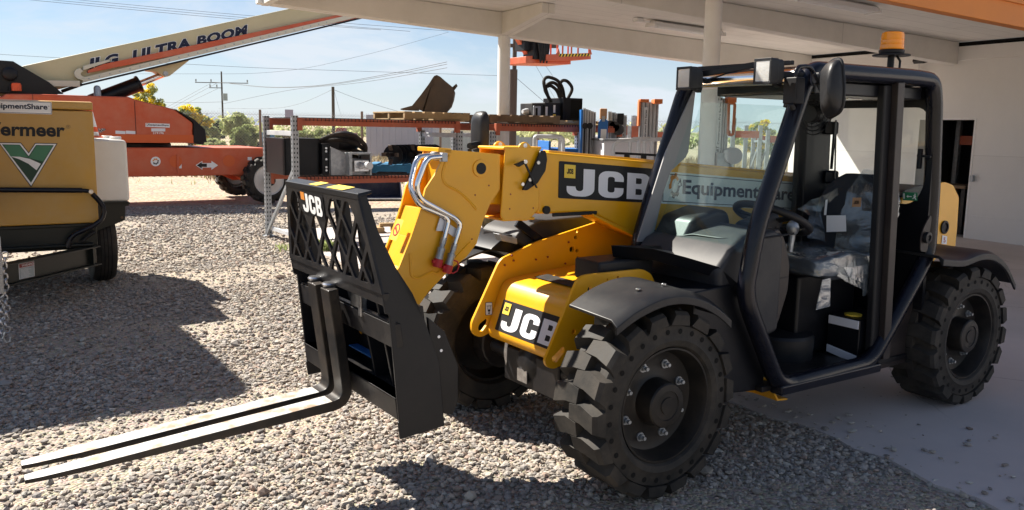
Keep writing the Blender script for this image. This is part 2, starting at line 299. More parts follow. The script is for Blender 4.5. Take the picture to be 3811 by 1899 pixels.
# ------------------------------------------------------------------ telehandler (x runs rearward, y away from the viewer's side)
TF = Frame((.643046, 3.26644), 33.9437)
tele = TF.empty('telehandler', 'yellow and black telehandler with pallet forks and an open cab, parked beside the canopy', 'telehandler')
J_OUT = [(.16, .30), (.16, .30)]
def jcb_letters():
    """three heavy letters in a 0..1 by 0..1 field"""
    o = []
    J = [(.20, .97), (.325, .97), (.325, .30)]+arc(.19, .30, .135, .27, 0, -90, 6)+[(.12, .03)]+arc(.12, .24, .10, .21, 270, 180, 5)+[(.02, .36), (.115, .36), (.115, .33)]+arc(.16, .30, .04, .09, 180, 360, 6)
    o.append(J)
    Cc = [(.66, .62), (.66, .72)]+arc(.55, .72, .11, .24, 0, 90, 5)+[(.48, .96)]+arc(.48, .72, .11, .24, 90, 180, 5)+[(.37, .28)]+arc(.48, .28, .11, .24, 180, 270, 5)+[(.55, .04)]+arc(.55, .28, .11, .24, 270, 360, 5)+[(.66, .40), (.555, .40), (.555, .33)]+arc(.525, .30, .03, .07, 0, -90, 3)+[(.505, .23)]+arc(.505, .30, .03, .07, 270, 180, 3)+[(.475, .70)]+arc(.505, .70, .03, .07, 180, 90, 3)+[(.525, .77)]+arc(.525, .70, .03, .07, 90, 0, 3)+[(.555, .62)]
    o.append(Cc)
    B = [(.70, .04), (.90, .04)]+arc(.90, .26, .085, .22, -90, 45, 6)+[(.945, .50)]+arc(.89, .74, .085, .22, -30, 90, 6)+[(.70, .96)]
    o.append(B); o.append([(.805, .20), (.865, .20), (.88, .23), (.88, .38), (.865, .41), (.805, .41)]); o.append([(.805, .59), (.86, .59), (.875, .62), (.875, .76), (.86, .79), (.805, .79)])
    return o
def jcb_decal(parent, quad, x0=.06, x1=.98, edge=True):
    b = on_quad(flat_mesh([rrect(0, 1, 0, 1, .03)]), quad, 'logo_decal', M['ink'], parent, .002)
    on_quad(flat_mesh(jcb_letters()), sub_quad(quad, x0, x1, .05, .86), 'lettering', M['decalwhite'], b, .004, box=((0, 0), (1, 1)))
    q = sub_quad(quad, .05, .16, .56, .92)
    on_quad(flat_mesh(RECT), q, 'logo_square', M['sticker_y'], b, .0055)
    on_quad(flat_mesh(jcb_letters()), sub_quad(q, .2, .8, .3, .72), 'small_lettering', M['ink'], b, .007, box=((0, 0), (1, 1)))
    return b
def tyre_mb(Rr, w, rin, nl, holes=28):
    t = MB(); k = Rr/.39; s = w/.27
    pr = [(rin, .022), (rin+.012, .003), (rin+.035*k, -.004), (rin+.055*k, .004), (.330*k, .006), (.348*k, .028), (.352*k, .135), (.348*k, .242), (.330*k, .264), (rin+.03, .272), (rin+.012, .267), (rin, .248)]
    pr = [(a, b*s) for a, b in pr]; pr.append(pr[0]); n = 72; rings = []
    for r, h in pr: rings.append([(r*math.sin(2*math.pi*i/n), h, r*math.cos(2*math.pi*i/n)) for i in range(n)])
    t.loft(rings, True, False)
    lug = [(-.043, -.004), (.031, -.004), (.054, .088), (.044, .156), (-.018, .156), (-.022, .088)]
    for i in range(nl):
        for side in (0, 1):
            a0 = 2*math.pi*(i+.5*side)/nl; rg = []
            for rr, gx in ((.337, 1.62), (.376, 1.08), (.390, .97)):
                ring = []
                for (q, h) in lug:
                    q = (q-.004)*gx+.004; h2 = h if h > 0 else (-.004 if rr < .38 else .012)
                    if h > .14: h2 = h+(.004 if rr < .36 else 0)
                    hh = (h2 if side == 0 else .27-h2)*s; a = a0+q/.39
                    ring.append((rr*k*math.sin(a), hh, rr*k*math.cos(a)))
                rg.append(ring)
            t.loft(rg)
    t.mi = 1
    for i in range(holes):
        a = 2*math.pi*i/holes; c = (.308*k*math.sin(a), 0, .308*k*math.cos(a))
        for y, dy in ((.0035, -.001),) : t.cyl((c[0], y, c[2]), (c[0], y+dy, c[2]), .0115*k, 10)
    return t
def make_wheel(parent):
    rm = MB(); n = 56
    rm.lathe([(.093, .020), (.093, .014), (.088, .008), (.062, .006), (.060, .010), (.036, .010), (.034, .005), (.001, .005)], (0, 0, 0), 'y', 32)
    rm2 = MB(); pr = [(.239, .03), (.239, .012), (.231, .012), (.224, .03), (.217, .07), (.208, .092), (.19, .098), (.112, .100), (.098, .092), (.093, .018), (.06, .018), (.06, .15), (.20, .15), (.225, .24), (.239, .24)]
    rm2.loft([[(r*math.sin(2*math.pi*i/n), h, r*math.cos(2*math.pi*i/n)) for i in range(n)] for r, h in pr+[pr[0]]], True, False)
    wl = rm2.build('wheel', M['rim'], parent)
    tyre_mb(.39, .27, .238, 18).build('tyre', [M['rubber'], M['hole']], wl, .010)
    hc = rm.build('hub_cap', M['rim'], wl); 
    for i in range(8):
        a = 2*math.pi*(i+.3)/8; x, z = .158*math.sin(a), .158*math.cos(a); nut = MB()
        nut.cyl((x, .099, z), (x, .080, z), .0135, 6); nut.cyl((x, .099, z), (x, .093, z), .019, 14); nut.cyl((x, .082, z), (x, .066, z), .008, 8)
        nut.build('lug_nut', M['galv'], wl)
    return wl
wheel0 = make_wheel(tele); wheel0.location = (0, 0, .39); wheel0.rotation_euler = (0, R(9), 0)
for (x, y, a, sp) in ((2.3032, 0, 0, 37), (0, 1.56, 180, 20), (2.3032, 1.56, 180, 5)):
    c = copy_tree(wheel0, tele); c.location = (x, y, .39); c.rotation_euler = (0, R(sp), R(a))
def T(key, pts, Y): return TF.xz(key, pts, Y)
def plate(name, outs, Y, th, mt, parent=tele, bevel=.003):
    me = flat_mesh(outs, th/2); n = len(me.vertices); a = np.zeros(n*3); me.vertices.foreach_get('co', a); a = a.reshape(-1, 3)
    b = np.stack([a[:, 0], Y+a[:, 2], a[:, 1]], 1); me.vertices.foreach_set('co', b.ravel()); me.flip_normals(); me.materials.append(mt); me.update()
    return link(name, me, parent, bevel)
def disc(parent, name, mt, p, r, ax=(0, -1, 0), th=.006, n=14):
    b = MB(); q = Vector(p)+Vector(ax)*th; b.cyl(p, q, r, n); return b.build(name, mt, parent, .001)
# chassis plates, front apron
RP = [(-.293, .512), (-.285, .488), (-.262, .472), (-.236, .470), (-.18, .487), (-.05, .42), (.55, .42), (.55, .62), (.33, .79), (.30, .84), (.245, .866), (-.075, .866), (-.115, .858), (-.135, .835)]
slot = fil2(T('k', [(1172, 925), (1185, 955), (1212, 958), (1272, 880), (1278, 845), (1262, 832)], .46), .008)
hole = lambda x, z, r: [(x+r*math.cos(t*math.pi/5), z+r*math.sin(t*math.pi/5)) for t in range(10)]
rp = plate('chassis_plate', [fil2(RP, .02), slot, hole(-.06, .80, .012), hole(-.14, .62, .013), hole(.10, .84, .006), hole(.04, .835, .005)], .46, .016, M['yellow'])
LP = [(-.270, .545), (-.270, .505), (-.250, .476), (-.212, .465), (-.112, .503), (-.06, .42), (1.3, .42), (2.6, .5), (2.6, .86), (1.2, 1.03), (.80, 1.025), (.497, 1.003), (.112, .921), (-.033, .873), (-.095, .853), (-.118, .83)]
slot = fil2(T('k', [(590, 685), (600, 712), (625, 712), (668, 650), (672, 615), (655, 608), (600, 655)], 1.1), .008)
hs = [hole(a, b, r) for (a, b), r in zip(T('n1', [(1845, 475), (1908, 490), (1905, 255), (1890, 333), (1918, 575)], 1.1), (.016, .011, .010, .011, .010))]
lp = plate('chassis_plate', [fil2(LP, .02), slot]+hs, 1.1, .016, M['yellow'])
for q in T('n1', [(1137, 550), (1157, 610), (1053, 665), (1425, 597), (1565, 566), (1815, 390), (1775, 645), (1495, 782)], 1.09): disc(lp, 'bolt_hole', M['dred'], (q[0], 1.0905, q[1]), .005)
AP = fil2([(-.185, .495), (-.125, .665), (-.115, .70), (-.085, .742), (-.03, .755), (.5, .80), (.5, .45), (-.16, .455)], .03, 5)
ap = MB().prism(AP, 'y', .47, 1.09).build('front_apron', M['yellow'], tele, .006)
P0 = lambda Y, z: (-.185+(z-.495)*.06/.17, Y, z)
jcb_decal(ap, [P0(1.025, .515), P0(.525, .515), P0(.525, .66), P0(1.025, .66)])
grip = MB(); grip.prism([(.02, .765), (.10, .772), (.10, .774), (.02, .767)], 'y', .52, .98); grip.build('grip_strip', M['rubber'], ap)
cap_ = MB(); cap_.lathe([(.11, 0), (.11, .012), (.10, .016), (.0, .016)], (.26, .62, .782), 'z', 28); cp = cap_.build('round_cover', M['yellow'], ap)
MB().box(.22, .33, .60, .70, .7985, .8005).build('grip_pad', M['ink'], cp)
for a in range(6): disc(cp, 'bolt', M['steel'], (.26+.095*math.cos(a), .62+.095*math.sin(a), .797), .006, (0, 0, 1))
# little lifting-point sticker on the far plate
sq = T('k', [(648, 480), (703, 478), (703, 580), (648, 585)], 1.1); Y = 1.092
stk = [(sq[3][0], Y, sq[3][1]), (sq[2][0], Y, sq[2][1]), (sq[1][0], Y, sq[1][1]), (sq[0][0], Y, sq[0][1])]
s_ = on_quad(flat_mesh([rrect(0, 1, 0, 1, .12)]), stk, 'lifting_sticker', M['ink'], lp, .001)
on_quad(flat_mesh([rrect(.06, .94, .04, .96, .1)]), stk, 'sticker_face', M['white'], s_, .002, box=((0, 0), (1, 1)))
on_quad(flat_mesh([[(.15, .74), (.85, .74), (.85, .70), (.15, .70)], [(.30, .70), (.36, .70), (.36, .45), (.30, .45)], [(.64, .70), (.70, .70), (.70, .45), (.64, .45)], arc(.5, .45, .2, .2, 180, 360, 8), [(.40, .22), (.60, .22), (.66, .12), (.34, .12)]]), stk, 'sticker_symbol', M['ink'], s_, .003, box=((0, 0), (1, 1)))
# front axle, transmission, belly
ax = MB(); ax.cyl((0, .2, .39), (0, 1.36, .39), .075, 20); ax.ball((0, .80, .39), .16, 16, (1, 1.1, 1)); ax.box(-.14, .16, .55, 1.0, .27, .44)
ax.cyl((-.10, .42, .40), (-.10, 1.15, .40), .032); ax.cyl((0, .26, .39), (0, .36, .39), .14, 20); ax.cyl((0, 1.2, .39), (0, 1.30, .39), .14, 20)
axm = ax.build('front_axle', M['worn'], tele, .012)
MB().box(-.155, -.15, .78, .86, .30, .36).build('data_plate', M['steel'], axm)
MB().tube(fillet([(-.13, .98, .50), (-.14, .985, .40), (-.12, .98, .30)], .02), .012).build('grease_hose', M['steel'], axm)
ra = MB(); ra.cyl((2.303, .2, .39), (2.303, 1.36, .39), .08, 20); ra.ball((2.303, .80, .39), .16, 14); ra.cyl((2.303, .26, .39), (2.303, .36, .39), .14, 20); ra.build('rear_axle', M['worn'], tele, .01)
bl = MB(); bl.box(.25, 2.55, .55, 1.05, .30, .62); bl.build('belly_frame', M['worn'], tele, .02)
# outer boom with nose collar, inner boom and cranked head
YB = .90
bm_ = MB()
top = lambda x: 1.381-.0727*x
OB = [(-.03, top(-.03)), (2.86, top(2.86)), (2.95, top(2.9)-.06), (2.95, .93), (2.6, .86), (.62, .945), (.30, 1.080), (-.03, 1.086)]
bm_.prism(OB, 'y', YB, 1.10); boom = bm_.build('outer_boom', M['yellow'], tele, .014, seg=3)
cl = MB(); CO = fil2(T('kb', [(925, 97), (885, 660), (915, 688), (1105, 690), (1190, 600), (1205, 118)], .885), .012)
cl.prism(CO, 'y', .885, .897); cl.prism(CO, 'y', 1.103, 1.115)
cl.box(-.235, -.02, .885, 1.115, 1.391, 1.405); cl.box(-.235, -.05, .885, 1.115, 1.062, 1.075)
col_ = cl.build('boom_collar', M['yellow'], boom, .006)
for e, yy in ((col_, .893), (col_, 1.107)):
    ey = MB(); ey.prism(fil2(T('kb', [(1015, 190), (1040, 80), (1085, 57), (1128, 90), (1142, 190)], .885), .012), 'y', yy-.006, yy+.006); le = ey.build('lifting_eye', M['yellow'], e, .002)
    q = T('kb', [(1083, 90)], .885)[0]; disc(le, 'eye_hole', M['steel'], (q[0], yy-.0062, q[1]), .011, th=.0006)
for q in T('kb', [(963, 478), (956, 594), (1143, 588)], .885): disc(col_, 'red_plug', M['dred'], (q[0], .885, q[1]), .004, th=.002)
qd = MB(); qd.prism(fil2(T('kb', [(1200, 130), (1240, 130), (1252, 200), (1238, 290), (1175, 390), (1092, 447), (1056, 445), (1095, 370), (1150, 250)], .865), .008), 'y', .860, .872); qdo = qd.build('angle_quadrant', M['black'], col_, .002)
for q in T('kb', [(1182, 226), (1115, 362), (1057, 398)], .86): disc(qdo, 'bolt', M['steel'], (q[0], .860, q[1]), .009, th=.006)
pt = MB(); a, b, c = T('kb', [(990, 240), (1065, 208), (1175, 428)], .85); d, e = T('kb', [(1020, 260), (1080, 225)], .85)
pt.prism([a, b, e, d], 'y', .836, .856); pt.prism([(b[0]-.004, b[1]), (e[0]+.004, e[1]), (c[0]+.004, c[1]), (c[0]-.006, c[1])], 'y', .848, .854); po = pt.build('boom_angle_pointer', M['black'], col_, .002)
disc(po, 'bolt', M['steel'], (b[0]+.002, .838, b[1]-.006), .010)
jq = T('kb', [(1336, 515), (2140, 560), (2140, 300), (1357, 212)], YB)
# decal edges follow the boom's slope
def bq(x0, x1, t0, t1): return [(x0, YB, top(x0)-t1), (x1, YB, top(x1)-t1), (x1, YB, top(x1)-t0), (x0, YB, top(x0)-t0)]
jcb_decal(boom, bq(.092, .712, .036, .215))
eq = bq(.772, 1.915, .045, .215)
e0 = on_quad(flat_mesh([rrect(0, 1, 0, 1, .012)]), eq, 'company_banner', M['white'], boom, .002)
on_quad(flat_mesh([[(.008, .06), (.992, .06), (.992, .94), (.008, .94)], [(.012, .085), (.988, .085), (.988, .915), (.012, .915)]]), eq, 'banner_border', M['navy'], e0, .004, box=((0, 0), (1, 1)))
def gear(c, r, a0, a1, teeth):
    o = []; n = 40
    for i in range(n+1):
        a = a0+(a1-a0)*i/n; rr = r*(1.0 if int(i*teeth*2/n) % 2 else .84); o.append((c[0]+rr*math.cos(R(a)), c[1]+rr*math.sin(R(a))))
    for i in range(n+1):
        a = a1+(a0-a1)*i/n; o.append((c[0]+.55*r*math.cos(R(a)), c[1]+.55*r*math.sin(R(a))))
    return o
def equip_logo(quad, parent, x0=.05, x1=.97, y0=.2, y1=.72, gearx=True, body='EquipmentShare', lift=.004, mt='navy', bold=.028):
    if gearx:
        q = sub_quad(quad, x0, x0+.075, y0-.02, y1+.18)
        on_quad(flat_mesh([gear((.5, .5), .5, 40, 200, 3)]), q, 'gear_mark', M['orange_l'], parent, lift, box=((0, 0), (1, 1)))
        on_quad(flat_mesh([gear((.5, .5), .5, 220, 380, 3), [(.75, .52), (1.12, .52), (.95, .82)]]), q, 'gear_mark', M[mt], parent, lift, box=((0, 0), (1, 1))); x0 += .09
    return on_quad(slab_text(body, bold), sub_quad(quad, x0, x1, y0, y1), 'lettering', M[mt], parent, lift)
def slab_text(body, bold=.028):
    """bold lettering with square serifs set on the stems"""
    return text_mesh(body, bold)
equip_logo(eq, e0, .045, .955, .20, .80)
on_quad(text_mesh('TM', .01), sub_quad(eq, .962, .978, .62, .70), 'trade_mark', M['navy'], e0, .004)
und = MB(); a, b = T('kb', [(1285, 612), (1625, 628)], YB-.004); und.box(a[0]+.01, b[0]+.02, YB-.008, YB+.002, a[1]-.028, a[1]-.010); und.build('hose_channel', M['worn'], boom, .003)
cv = MB(); cv.prism([(.30, 1.078), (.315, 1.060), (.63, .925), (1.6, .88), (1.6, .90), (.64, .945)], 'y', YB-.012, YB+.05); cv.build('boom_under_cover', M['yellow'], boom, .004)
q = T('kb', [(1242, 603)], YB)[0]; disc(boom, 'rubber_stop', M['rubber'], (q[0], YB, q[1]), .020, th=.014)
ht = MB(); ht.box(.12, 2.4, .94, 1.06, 0, .0); 
rl = MB(); rl.bar((.05, .95, top(.05)+.005), (2.7, .95, top(2.7)+.005), .05, .012); rl.build('wear_strip', M['yellow'], boom, .002)
ib = MB(); ib.prism([(-.53, 1.389), (0, 1.352), (0, 1.12), (-.53, 1.157)], 'y', .925, 1.075); ib.build('inner_boom', M['yellow'], tele, .01)
# cranked head: two side plates and a lit front plate
HP = [(-.531, 1.392), (-.245, 1.371), (-.243, 1.209), (-.262, 1.185), (-.292, 1.150), (-.335, 1.06), (-.365, .965), (-.42, .905), (-.495, .862), (-.612, .765), (-.70, .66), (-.80, .58), (-.90, .56), (-.94, .62), (-.92, .72), (-.80, .835), (-.756, .885), (-.70, 1.01), (-.652, 1.135), (-.628, 1.222), (-.58, 1.285), (-.556, 1.328)]
hd = MB(); hd.prism(HP, 'y', .900, .914); hd.prism(HP, 'y', 1.086, 1.10)
FRN = [(-.92, .72), (-.80, .835), (-.756, .885), (-.70, 1.01), (-.652, 1.135)]
for i in range(len(FRN)-1):
    (a, b), (c, d) = FRN[i], FRN[i+1]; hd.prism([(a+.012, b), (c+.012, d), (c+.030, d), (a+.030, b)], 'y', .914, 1.086)
hd.prism([(-.531, 1.390), (-.531, 1.372), (-.50, 1.36), (-.245, 1.352), (-.245, 1.370)], 'y', .914, 1.086)
hd.prism([(-.50, .856), (-.62, .755), (-.72, .65), (-.70, .66), (-.60, .77), (-.49, .868)], 'y', .914, 1.086)
hd.box(-.58, -.40, .93, 1.07, .95, 1.16)
head = hd.build('boom_head', M['yellow'], tele, .006)
nt_ = MB(); nt_.prism([(-.565, 1.400), (-.565, 1.380), (-.50, 1.374), (-.50, 1.396)], 'y', .900, 1.10); nt_.build('nose_lip', M['yellow'], head, .003)
q = T('kb', [(722, 272)], .90)[0]; rb = MB(); rb.lathe([(.040, 0), (.040, .006), (.027, .008), (.026, .008)], (q[0], .900, q[1]), 'y', 28)
for v_ in range(len(rb.v)): rb.v[v_] = (rb.v[v_][0], .900-(rb.v[v_][1]-.900), rb.v[v_][2])
rb.build('pin_boss', M['yellow'], head, .001); disc(head, 'pivot_pin', M['ink'], (q[0], .893, q[1]), .026, th=.003, n=28)
for q in T('kb', [(790, 408), (680, 484), (655, 835)], .90): disc(head, 'red_plug', M['dred'], (q[0], .900, q[1]), .004, th=.002)
# pressed swage lines on the head's near plate
for pl in ([(480, 165), (440, 230), (415, 330), (440, 400), (560, 460), (650, 550), (690, 600)], [(160, 950), (170, 1130), (215, 1150), (345, 1090), (370, 1115), (500, 1010), (640, 860)]):
    sw = MB(); sw.tube(fillet([(a, .900, b) for a, b in T('kb', pl, .90)], .03), .006, 6); sw.build('swage_line', M['yellow'], head)
sk = T('k1', [(848, 362), (880, 262), (935, 262), (905, 378)], .99); 
fq = [(-.735, .93, .965), (-.735, .99, .965), (-.69, .99, 1.065), (-.69, .93, 1.065)]
fq = [(-.712+.0-.012+.0, 1.02, .985), (-.724, .955, .985), (-.686, .955, 1.075), (-.686, 1.02, 1.075)]
nb = on_quad(flat_mesh([rrect(0, 1, 0, 1, .1)]), fq, 'no_standing_sticker', M['sticker_y'], head, .022)
on_quad(flat_mesh([arc(.5, .5, .42, .3, 0, 360, 24), arc(.5, .5, .33, .235, 0, 360, 24), [(.2, .62), (.27, .67), (.8, .38), (.73, .33)]]), fq, 'prohibition_ring', M['red'], nb, .024, box=((0, 0), (1, 1)))
for nm, pl, Y in (('p', [(295, 168), (235, 180), (205, 230), (168, 390), (175, 450), (240, 572), (440, 650), (468, 690), (430, 840)], .935), ('q', [(380, 178), (315, 188), (282, 230), (218, 400), (222, 470), (265, 530), (530, 675), (565, 720), (515, 890)], .872)):
    ys = [Y]*len(pl) if nm == 'q' else [.955, .955, .95, .93, .92, .895, .880, .878, .876]; pts = [(T('kb', [q], y)[0][0], y, T('kb', [q], y)[0][1]) for q, y in zip(pl, ys)]; pts[0] = (pts[0][0]+.03, ys[0], pts[0][2])
    hp = MB(); hp.tube(fillet(pts, .028, 6), .0125, 12); ho = hp.build('hydraulic_pipe', M['chrome'], head)
    e = Vector(pts[-1]); dn = (e-Vector(pts[-2])).normalized()
    cu = MB(); cu.tube([e-dn*.01, e+dn*.02], .014, 6); cu.tube([e+dn*.02, e+dn*.036], .012, 12); cu.tube([e+dn*.036, e+dn*.052, e+dn*.053, e+dn*.075, e+dn*.076, e+dn*.095], [.018, .018, .0165, .0165, .018, .018], 14); cu.build('quick_coupler', M['galv'], ho, .001)
    rc = MB(); rc.tube([e+dn*.088, e+dn*.10, e+dn*.122, e+dn*.126], [.021, .022, .021, .016], 14); rc.bar(e+dn*.10, e+dn*.10+Vector((-.03, -.005, .004)), .016, .016)
    if nm == 'q': rc.tube([e+dn*.085+Vector((.03*math.cos(t/8*6.28)+.016, -.01, .03*math.sin(t/8*6.28)-.01)) for t in range(8)], .004, 6, True)
    rc.build('dust_cap', M['red'], ho, .002)
    c = Vector(pts[0]); cb = MB(); cb.box(c.x-.012, c.x+.014, Y-.014, Y+.014, c.z-.022, c.z+.016); cb.build('pipe_clamp', M['galv'], ho, .002)
bk = MB(); bk.prism(fil2(T('kb', [(400, 660), (440, 690), (540, 760), (525, 830), (440, 770), (368, 770)], .89), .006), 'y', .886, .893); bko = bk.build('coupler_bracket', M['decalwhite'], head, .001)
# fenders
def fender(cx, Y0, Y1, sgn, hi=1):
    f = MB(); prof = [(-.30, .772), (-.20, .825), (-.06, .862), (.05, .862), (.17, .83), (.27, .775), (.335, .725)]
    P = [(q.x, q.y) for q in fillet([(a, b, 0) for a, b in prof], .08, 3)]; rings = []
    for x, z in P:
        yi, yo = (Y0, Y1)
        lip = .052
        rings.append([(cx+x, yi, z-.02), (cx+x, yi+sgn*.035, z+.004), (cx+x*.97, yo, z+.012), (cx+x*.97, yo, z), (cx+x*.98, yi+sgn*.035, z-.012), (cx+x, yi+sgn*.012, z-.03), (cx+x, yi+sgn*.010, z-lip), (cx+x, yi, z-lip)])
    f.loft(rings); return f.build('fender', M['plastic'], tele, .004)
ff = fender(0, -.01, .30, 1)
for x, y, z in ((-.10, .10, .862), (.03, .09, .871)): disc(ff, 'bolt', M['steel'], (x, y, z), .010, (0, 0, 1))
fl = fender(0, 1.57, 1.28, -1)
for x, y, z in ((-.12, 1.44, .862), (.06, 1.44, .872)): disc(fl, 'bolt', M['steel'], (x, y, z), .010, (0, 0, 1))
def rear_fender(Y0, Y1, sgn):
    f = MB(); P = [(q.x, q.y) for q in fillet([(a, b, 0) for a, b in [(1.93, .862), (2.15, .838), (2.30, .868), (2.45, .858), (2.60, .79), (2.725, .66)]], .07, 3)]; rings = []
    for x, z in P: rings.append([(x, Y0, z-.012), (x, Y0+sgn*.03, z+.006), (x, Y1, z+.008), (x, Y1, z-.004), (x, Y0+sgn*.03, z-.01), (x, Y0+sgn*.012, z-.045), (x, Y0, z-.045)])
    f.loft(rings); return f.build('fender', M['plastic'], tele, .004)
rear_fender(-.01, .30, 1); rear_fender(1.57, 1.28, -1)
# rear boom tower, engine pod, counterweight
RPl = T('o', [(3440, 1000), (3440, 690), (3512, 678), (3542, 690), (3563, 735), (3556, 850), (3548, 932), (3500, 940)], .5)
rt = plate('boom_tower_plate', [fil2(RPl, .02)], .5, .02, M['yellow'])
q = T('o', [(3513, 846)], .49)[0]; bp = MB(); bp.lathe([(.042, 0), (.042, .01), (.03, .012), (.029, .012), (.028, .004), (.001, .004)], (q[0], .49, q[1]), 'y', 24)
for i in range(len(bp.v)): bp.v[i] = (bp.v[i][0], .98-bp.v[i][1], bp.v[i][2])
bp.build('pivot_boss', M['ink'], rt, .001)
q4 = [(a, .488, b) for a, b in T('o', [(3503, 908), (3522, 910), (3524, 880), (3506, 876)], .488)]
n5 = on_quad(flat_mesh(RECT), q4, 'number_tag', M['white'], rt, .002); on_quad(text_mesh('5', .01), sub_quad(q4, .3, .7, .2, .8), 'tag_number', M['red'], n5, .003)
eb = MB(); eb.prism(fil2([(2.02, .62), (2.02, 1.14), (2.10, 1.165), (2.28, 1.16), (2.32, 1.05), (2.32, .45), (2.2, .42)], .03), 'y', .31, .86); rear = eb.build('rear_housing', M['yellow'], tele, .015)
lid = MB(); lid.prism(fil2([(2.0, 1.15), (2.03, 1.19), (2.2, 1.215), (2.30, 1.19), (2.30, 1.15)], .02), 'y', .30, .87); lid.build('rear_lid', M['plastic'], rear, .012)
pod = MB(); pod.prism(fil2([(.12, .87), (.02, .93), (.05, .97), (.17, 1.02), (.45, 1.03), (1.9, 1.08), (2.2, .98), (2.2, .62), (.5, .62)], .03, 5), 'y', 1.16, 1.50); podo = pod.build('engine_pod', M['dash'], tele, .03, seg=4)
pb = MB(); pb.bar((.02, 1.145, 1.02), (.26, 1.145, .86), .02, .045); pb.build('pod_grab_handle', M['satin'], podo, .006)
pl_ = MB(); pl_.prism([(.03, .865), (.5, .63), (2.2, .60), (2.2, .62), (.3, .86)], 'y', 1.18, 1.47); pl_.build('pod_skirt', M['plastic'], podo, .01)
bx = MB(); bx.prism(T('n1', [(890, 270), (980, 265), (1210, 460), (1180, 520), (700, 440), (720, 415)], 1.35), 'y', 1.2, 1.52); bx.build('pod_step', M['black'], tele, .006)
gv = MB(); q = T('n1', [(950, 285), (1165, 335), (1170, 410), (990, 370)], 1.17); gv.prism(q, 'y', 1.14, 1.2); gv.build('pod_bracket', M['galv'], tele, .004)
fm = TF.on('o', 1790, 495, 1, 1.5); mr = MB()
mr.loft([[(fm.x+dx, fm.y-.07*a*s_+.0, fm.z+.115*b*s_) for a, b in [(math.cos(t), math.sin(t)) for t in [k*math.pi/12 for k in range(24)]] for a, b in [(math.copysign(abs(a)**.55, a), math.copysign(abs(b)**.55, b))]] for dx, s_ in ((-.035, .55), (-.028, .85), (-.01, .98), (.006, 1.0), (.010, .96))])
mo = mr.build('mirror', M['plastic'], tele, 0, 50)
ma_ = MB(); ma_.tube([(fm.x-.02, fm.y-.02, fm.z-.06), (fm.x-.10, fm.y-.05, fm.z-.07)], .02); ma_.bar((fm.x-.10, fm.y-.05, fm.z-.02), (fm.x-.10, fm.y-.05, fm.z-.10), .04, .04); ma_.tube([(fm.x-.10, fm.y-.05, fm.z-.08), (fm.x-.06, fm.y-.05, 1.0)], .011); ma_.build('mirror_arm', M['black'], mo, .003)

# ---- fork carriage, tipped a little forward
xf = lambda z: -1.053-.13*(z-.43)
yin = lambda z: .30+max(0, z-.90)*.30
fr_ = MB()
SP = [(-1.128, 1.255), (-1.166, 1.250), (-1.117, .912), (-1.106, .834), (-1.090, .828), (-1.053, .429), (-1.057, .424), (-1.048, .36), (-.864, .377), (-.876, .50), (-.888, .627), (-.949, .795), (-1.00, .90), (-1.051, .992), (-1.10, 1.12)]
for mir in (0, 1):
    rings = []; fr_ = MB()
    for t in (0, .012):
        rings.append([(x, (yin(z)+t) if not mir else 1.55-(yin(z)+t), z) for x, z in SP])
    fr_.loft(rings)
    ears = [(-.90, .50), (-.86, .42), (-.82, .41), (-.80, .46), (-.80, .60), (-.86, .74), (-.93, .80)]
    fr_.prism(ears, 'y', .312 if not mir else 1.22, .33 if not mir else 1.238)
    if not mir: car = fr_.build('fork_carriage', M['black'], tele, .004)
    else: fr_.build('side_plate', M['black'], car, .004)
for x, z in ((-.885, .722), (-.875, .668)): disc(car, 'pin_hole', M['white'], (x, .311, z), .006, th=.001)
cb = MB()
def cross(z0, z1, d0, d1):
    cb.loft([[(xf(z0)+d0, y, z0), (xf(z1)+d0, y, z1), (xf(z1)+d1, y, z1), (xf(z0)+d1, y, z0)] for y in (.312, 1.238)])
cross(.70, .79, .02, .06); cross(.43, .515, .0, .06); cross(.505, .515, .0, .14); cross(.79, .797, .025, .05); cross(.86, .905, .0, .03)
cbo = cb.build('cross_rail', M['worn'], car, .006)
ky = MB()
for i in range(13): y = .36+i*.068; ky.box(xf(.797)+.015, xf(.797)+.055, y, y+.018, .796, .803)
bkp = MB()
for y in (.44, .60, .94, 1.10): bkp.prism([(xf(.9)+.03, .90), (xf(.45)+.06, .46), (-.90, .42), (-.93, .62), (-.98, .80)], 'y', y, y+.014)
for y in (.42, .62, 1.02): bkp.prism([(xf(.88)+.02, .86), (xf(1.2)+.02, 1.21), (xf(1.2)+.05, 1.21), (xf(.88)+.06, .86)], 'y', y, y+.085)
bkp.prism([(-.96, .84), (-.92, .50), (-.90, .50), (-.94, .84)], 'y', .33, 1.22)
bkp.build('carriage_rib', M['black'], car, .003)
MB().box(-.98, -.94, .70, .93, .56, .565).build('blue_tag', M['blue'], car)
